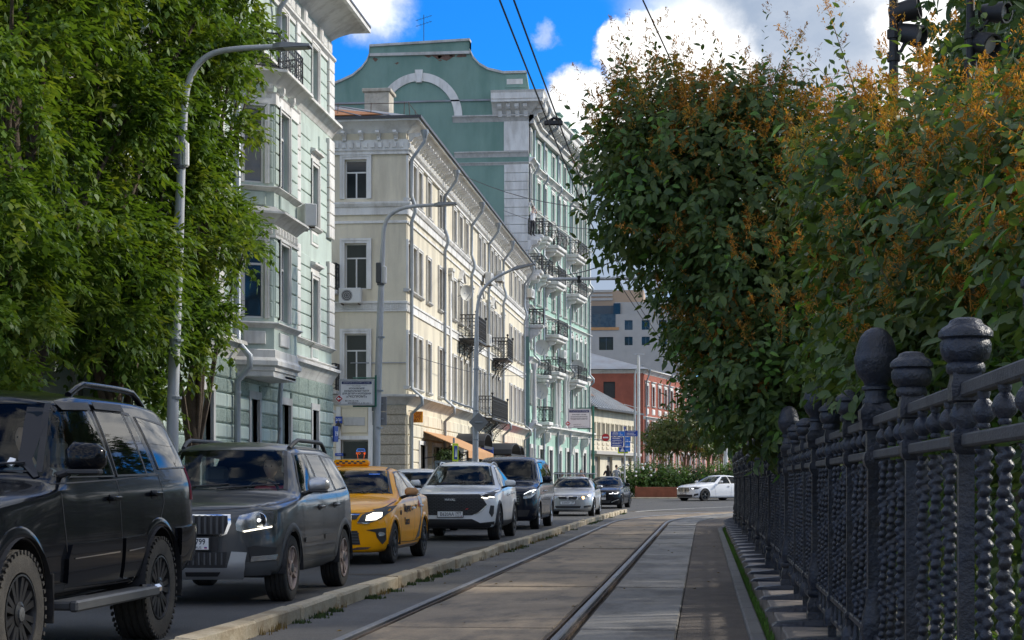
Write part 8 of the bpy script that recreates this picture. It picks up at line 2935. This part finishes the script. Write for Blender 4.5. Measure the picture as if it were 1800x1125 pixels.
barrel('dark barrel canopy beyond the tan awning', 73.8, 76.8, 2.75, .55, 1.3)
barrel('dark barrel canopy beside the blue door frame', 82.5, 87.0, 2.55, .55, 1.5)
barrel('smaller dark barrel canopy before the red awning', 88.0, 90.6, 2.6, .45, 1.3)
e = thing('hanging_planter', 'planter of dark green leaves hanging under the tan awning', 'planter', (-9.6, 66.2, 2.1), 0)
put('foliage', leaf_mesh('foliage', shrub_leaves([(0, 0, .1, .35, 1.3, .28)], 1600, .11, k=8, ln=.25), 'leaf_linden'), e)['kind'] = 'stuff'
MB().cbox(-.2, .2, -1.0, 1.0, -.25, -.02, .02).build('trough', 'iron_black', e)
e = thing('menu_frame', 'grey gate frame on the pavement under the awning', 'frame', (-9.0, 62.6, .13), 0)
m_ = MB(); m_.cbox(-.6, .75, 0, .06, 1.75, 1.85, .01); m_.cbox(-.6, -.5, 0, .06, 0, 1.75, .01); m_.cbox(.66, .75, 0, .06, 0, 1.75, .01)
m_.build('bars', 'zinc_dark', e)
e = thing('blue_door_frame', 'blue steel door frame under the iron balcony', 'door frame', (-10.3, 78.6, .13), 0)
m_ = MB(); m_.cbox(0, .9, 0, .12, 2.5, 2.65, .01); m_.cbox(.78, .9, 0, .12, 0, 2.5, .01); m_.cbox(0, .1, 0, .12, 0, 2.5, .01)
m_.build('frame', 'sign_blue', e)


def ac_unit(label, p, rz):
    """outdoor unit; faces local -y"""
    e = thing('air_conditioner', label, 'air conditioner', p, rz, 'air conditioner boxes on the facades')
    MB().cbox(-.40, .40, -.15, .15, -.27, .27, .02).build('casing', 'ac_white', e)
    m_ = MB().lathe([(.20, -.156), (.20, -.15)], 20, (-.1, 0, 0), 'y')
    m_.build('grille', 'ac_grille', e)
    for r in (.06, .12, .18):
        MB().tube([(-.1 + r * math.cos(a * PI / 8), -.158, r * math.sin(a * PI / 8)) for a in range(17)], .006, 4).build('grille_ring', 'ac_white', e)
    m_ = MB(); m_.box(-.32, -.28, -.12, .3, -.31, -.275); m_.box(.28, .32, -.12, .3, -.31, -.275)
    m_.build('bracket', 'rail_side', e)


ac_unit('air conditioner box under the side window of the cream house', W(616, 520, 61.6), 0)
ac_unit('louvred air conditioner box on the bay of the mint house', (-9.55, 41.85, 7.62), PI / 2 + .5)
for lab, px, py in (('air conditioner box high beside the second iron balcony', 860, 490), ('air conditioner box at the top windows of the cream house', 880, 486), ('air conditioner box below the top iron balcony', 857, 598)):
    y_, z_ = onx(px, -10.15, py)
    ac_unit(lab, (-10.15, y_, z_), PI / 2)


def c_pt(px, py, out):
    F, L = frames[1] if px >= 942 else frames[0]
    Wm = Matrix.Translation((-10.5, YC, 0)) @ Matrix.Rotation(PI / 2, 4, 'Z') @ F
    o_ = Wm @ Vector((0, -out, 0)); d_ = Wm.to_3x3() @ Vector((1, 0, 0))
    r = ray(px, py)
    det = d_.x * (-r[1]) + d_.y * r[0]
    u = (-o_.x * (-r[1]) - o_.y * r[0]) / det
    p = o_ + d_ * u
    return Vector((p.x, p.y, CAMZ + r[2] * p.y / r[1]))


for lab, px, py in (('upper air conditioner box at the far top of the green house', 1022, 338), ('lower air conditioner box at the far top of the green house', 1026, 356), ('air conditioner box between arched windows of the green house', 990, 623), ('air conditioner box by the far arched windows', 1012, 627), ('air conditioner box low at the near corner of the green house', 933, 516)):
    ac_unit(lab, c_pt(px, py, .3), PI / 2 - R(6.5))


def dish(label, p, r, rz):
    e = thing('satellite_dish', label, 'satellite dish', p, rz, 'satellite dishes on the facades')
    MB().lathe([(.0, .06 * r), (r * .4, .04 * r), (r * .8, -.08 * r), (r, -.18 * r), (r * .98, -.15 * r), (r * .4, .07 * r), (0, .09 * r)], 22, axis='y').build('bowl', 'dish', e, smooth=50)
    m_ = MB().cyl((0, 0, 0), (0, .45, -.1), .025, n=6); m_.cyl((0, -.05, -r * .9), (0, -r * .9, -r * .2), .012, n=5)
    m_.build('arm', 'zinc', e)


y_, z_ = onx(818, -9.9, 515)
dish('pale satellite dish on the cream house above the iron balcony', (-9.9, y_, z_), .33, R(50))
dish('satellite dish over the loggia of the green house', c_pt(951, 611, .5), .5, R(30))
dish('satellite dish beside the arched windows of the green house', c_pt(1014, 645, .5), .5, R(30))
dish('satellite dish low on the green house between white columns', c_pt(950, 688, .5), .5, R(30))
# security camera on the mint house corner
e = thing('security_camera', 'small white security camera on the mint house corner', 'camera', W(586, 724, 49.4), R(30))
MB().lathe([(.045, -.13), (.05, .0), (.05, .12), (.035, .13)], 10, axis='y').build('housing', 'ac_white', e, smooth=40)
MB().tube([(0, .1, .02), (-.08, .2, .06), (-.3, .25, .06)], .014, 5).build('arm', 'ac_white', e)

# terrace railing of the cafe before the green house
x0, x1 = c_pt(975, 848, 2.6), c_pt(1036, 848, 2.6)
e = thing('terrace_railing', 'thin dark railing of the cafe terrace before the green house', 'railing', (0, 0, 0))
gzr = gz(x0.y) + .4
for k, (a, b) in enumerate(((x0, x1),)):
    n = 22
    railing_mb([(a.x, a.y), (b.x, b.y)], 1.05, .35, False, gzr + .15, .015).build('railing', 'iron_black', e)
o = MB().cbox(-1.3, 1.3, -8, 8, 0, .5, .03).build('terrace', 'pavement', None, M3((x0.x / 2 + x1.x / 2 - 1.5, (x0.y + x1.y) / 2, gz(118) - .05), -R(6.5))); o['kind'] = 'structure'


# ================================================================ people
def person(label, loc, rz, joints, rad, cloth, legs, hair='hair_dark', cat='person', group=None, hair_len=.0, sleeve=.5, parts=None, head_s=1.0):
    """joints: name -> (x, y, z); one skinned body; facing local -y"""
    t = thing('person', label, cat, loc, rz, group)
    J = joints
    names = list(J)
    edges = [e_ for e_ in (('pelvis', 'waist'), ('waist', 'chest'), ('chest', 'neck'), ('neck', 'headb'), ('chest', 'shl'), ('shl', 'ell'), ('ell', 'wrl'), ('wrl', 'hal'), ('chest', 'shr'), ('shr', 'elr'), ('elr', 'wrr'), ('wrr', 'har'),
                           ('pelvis', 'hil'), ('hil', 'knl'), ('knl', 'anl'), ('anl', 'tol'), ('pelvis', 'hir'), ('hir', 'knr'), ('knr', 'anr'), ('anr', 'tor')) if e_[0] in J and e_[1] in J]
    me = bpy.data.meshes.new('body')
    me.from_pydata([J[n] for n in names], [(names.index(a), names.index(b)) for a, b in edges], [])
    ob = bpy.data.objects.new('body', me); COL.objects.link(ob)
    md_ = ob.modifiers.new('skin', 'SKIN'); md_.use_smooth_shade = True
    RD = dict(pelvis=.125, waist=.115, chest=.135, neck=.05, headb=.05, shl=.06, shr=.06, ell=.043, elr=.043, wrl=.03, wrr=.03, hal=.035, har=.035, hil=.09, hir=.09, knl=.062, knr=.062, anl=.042, anr=.042, tol=.04, tor=.04)
    RD.update(rad)
    for i, n in enumerate(names):
        sv = me.skin_vertices[0].data[i]
        r = RD[n]
        sv.radius = (r * 1.15, r * .85) if n in ('pelvis', 'waist', 'chest') else (r, r)
        sv.use_root = (n == 'pelvis')
    ob.modifiers.new('sub', 'SUBSURF').levels = 1
    dg = bpy.context.evaluated_depsgraph_get()
    m2 = bpy.data.meshes.new_from_object(ob.evaluated_get(dg))
    bpy.data.objects.remove(ob)
    # head joined into the same surface mesh
    h = Vector(J['headb'])
    bm = bmesh.new(); bm.from_mesh(m2)
    nb = len(bm.faces)
    res = bmesh.ops.create_uvsphere(bm, u_segments=16, v_segments=12, radius=.1)
    for v in res['verts']:
        x, y, z = v.co
        jaw = 1 - .25 * max(0, -z / .1)
        v.co = Vector((x * .78 * jaw, y * .98 * (1 - .12 * max(0, -z / .1)) - (.018 if (y < -.06 and abs(x) < .03 and -.03 < z < .02) else 0), z * 1.2)) * head_s + h + Vector((0, -.015, .10))
    bm.to_mesh(m2); bm.free()
    m2.materials.clear()
    for mt in ('skin', cloth, legs):
        m2.materials.append(MAT(mt))
    pel = J['pelvis'][2]; nk = J['neck'][2]
    el = [Vector(J[n]) for n in ('ell', 'elr') if n in J]; wr_ = [Vector(J[n]) for n in ('wrl', 'wrr') if n in J]
    ha_ = [Vector(J[n]) for n in ('hal', 'har') if n in J]
    for i, p in enumerate(m2.polygons):
        c = p.center
        p.use_smooth = True
        if c.z > nk - .005 and (Vector((c.x, c.y, 0)) - Vector((J['neck'][0], J['neck'][1], 0))).length < .14 or i >= nb:
            p.material_index = 0
        elif any((c - a).length < .20 * (1 + sleeve) - .12 for a in wr_ + ha_):
            p.material_index = 0
        elif c.z < pel - .02 or (abs(c.y - J['pelvis'][1]) > .2 and c.z < pel + .1):
            p.material_index = 2
        else:
            p.material_index = 1
    put('body', m2, t)
    # hair
    hm = bmesh.new()
    bmesh.ops.create_uvsphere(hm, u_segments=16, v_segments=10, radius=.108)
    bmesh.ops.delete(hm, geom=[v for v in hm.verts if (v.co.z < (-.02 - hair_len) or (v.co.y < -.045 and v.co.z < .05))], context='VERTS')
    hme = bpy.data.meshes.new('hair'); hm.to_mesh(hme); hm.free()
    hme.transform(Matrix.Translation(h + Vector((0, -.004, .108))) @ Matrix.Diagonal((.84 * head_s, 1.03 * head_s, 1.18 * head_s, 1)))
    hme.materials.append(MAT(hair)); hme.polygons.foreach_set('use_smooth', [True] * len(hme.polygons))
    put('hair', hme, t)
    if hair_len:
        MB().lathe([(.07, -.02), (.095, -.1), (.09, -.2), (.05, -.3 - hair_len)], 10, h + Vector((0, .05, .12))).build('long_hair', hair, t, smooth=50)
    fe = MB()
    for sx in (-1, 1):
        fe.lathe([(.009, -.004), (.0, .0)], 6, h + Vector((sx * .03, -.103, .115)), 'y')
    fe.build('eyes', 'hair_dark', t)
    return t


STAND = dict(pelvis=(0, 0, .92), waist=(0, .01, 1.08), chest=(0, .0, 1.30), neck=(0, 0, 1.46), headb=(0, -.01, 1.53), shl=(.17, 0, 1.40), ell=(.23, .03, 1.13), wrl=(.22, -.06, .90), hal=(.21, -.09, .80), shr=(-.17, 0, 1.40), elr=(-.23, .03, 1.13), wrr=(-.22, -.06, .90), har=(-.21, -.09, .80),
             hil=(.09, 0, .86), knl=(.10, -.02, .48), anl=(.10, .03, .08), tol=(.11, -.12, .04), hir=(-.09, 0, .86), knr=(-.10, .04, .48), anr=(-.10, .10, .08), tor=(-.11, -.05, .04))
p = W(1068.5, 848, 108.5)
J = dict(STAND); J.update(ell=(.24, -.12, 1.14), wrl=(.10, -.24, 1.25), hal=(.06, -.22, 1.35))
person('long-haired person in black clothes walking beside the grey shirt', (p.x, 108.5, .50), R(200), J, {}, 'cloth_black', 'cloth_black', hair_len=.12, group='people on the far pavement')
p = W(1083.5, 848, 108.0)
person('person in a grey T-shirt with a shoulder strap seen from behind', (p.x, 108.0, .52), R(190), STAND, {}, 'cloth_grey', 'cloth_blue', group='people on the far pavement')
SIT = dict(pelvis=(0, .12, .52), waist=(0, .14, .68), chest=(0, .12, .90), neck=(0, .10, 1.06), headb=(0, .08, 1.13), shl=(.17, .11, 1.0), ell=(.24, -.02, .78), wrl=(.14, -.24, .78), hal=(.08, -.31, .80), shr=(-.17, .11, 1.0), elr=(-.24, -.02, .78), wrr=(-.14, -.24, .78), har=(-.08, -.31, .80),
           hil=(.09, .08, .50), knl=(.12, -.34, .52), anl=(.12, -.36, .10), tol=(.12, -.50, .06), hir=(-.09, .08, .50), knr=(-.12, -.34, .52), anr=(-.12, -.36, .10), tor=(-.12, -.50, .06))
for (px, py, lab, cl, rz) in ((1021.5, 834, 'person in a pale top seated at the cafe terrace', 'cloth_pink', 10), (1003, 838, 'person in a white shirt seated with the back to the street', 'cloth_white', 170), (990, 839, 'person in dark red seated at the near end of the terrace', 'cloth_red', 60)):
    Y = 112.0
    p = W(px, py, Y)
    person(lab, (p.x, Y, 1.90 - 1.20 + (p.z - 1.75)), R(rz), SIT, {}, cl, 'cloth_black', group='people at the cafe terrace')
    ch = thing('cafe_chair', {1021.5: 'dark cafe chair under the person in the pale top', 1003: 'dark cafe chair under the person in white', 990: 'dark cafe chair under the person in dark red'}[px], 'chair', (p.x, Y, 1.90 - 1.20 + (p.z - 1.75)), R(rz), 'chairs of the cafe terrace')
    MB().cbox(-.22, .22, -.12, .30, .38, .42, .01).build('seat', 'plastic_black', ch)
    MB().cbox(-.22, .22, .28, .32, .42, .85, .01).build('backrest', 'plastic_black', ch)
    for sx in (-.19, .19):
        for sy in (-.09, .27):
            MB().cyl((sx, sy, 0), (sx, sy, .38), .015, n=6).build('leg', 'plastic_black', ch)
# person leaning on the top balcony of the green house
p = c_pt(936.5, 385, .55)
J = dict(STAND); J.update(ell=(.28, -.1, 1.30), wrl=(.12, -.14, 1.50), hal=(.06, -.12, 1.58), elr=(-.26, -.08, 1.28), wrr=(-.12, -.16, 1.48), har=(-.06, -.14, 1.55))
person('person in a white top standing on the highest near balcony', (p.x, p.y, p.z - 1.0), R(60), J, {}, 'cloth_white', 'cloth_black')
# drivers
def driver(label, car, cl, x=.36, hair='hair_dark', dz=0.0):
    J = {k: (v[0], v[1], v[2]) for k, v in SIT.items() if k not in ('anl', 'tol', 'anr', 'tor')}
    J.update(wrl=(.16, -.30, .88), hal=(.15, -.37, .93), wrr=(-.16, -.30, .88), har=(-.15, -.37, .93))
    person(label, car.t.matrix_basis @ Vector((x, car.y0 + .83, car.z0 - .10 + dz)), car.t.rotation_euler[2], J, {}, cl, 'cloth_blue', hair, group='drivers of the queuing cars')


driver('driver in a red top behind the windscreen of the grey off-roader', c2, 'cloth_red', dz=-.30)
driver('driver in dark clothes inside the yellow taxi', c3, 'cloth_black', dz=-.36)
driver('driver inside the white coupe SUV', c4, 'cloth_grey', dz=-.32)
driver('driver inside the black off-roader at the picture edge', c1, 'cloth_grey', dz=-.30)
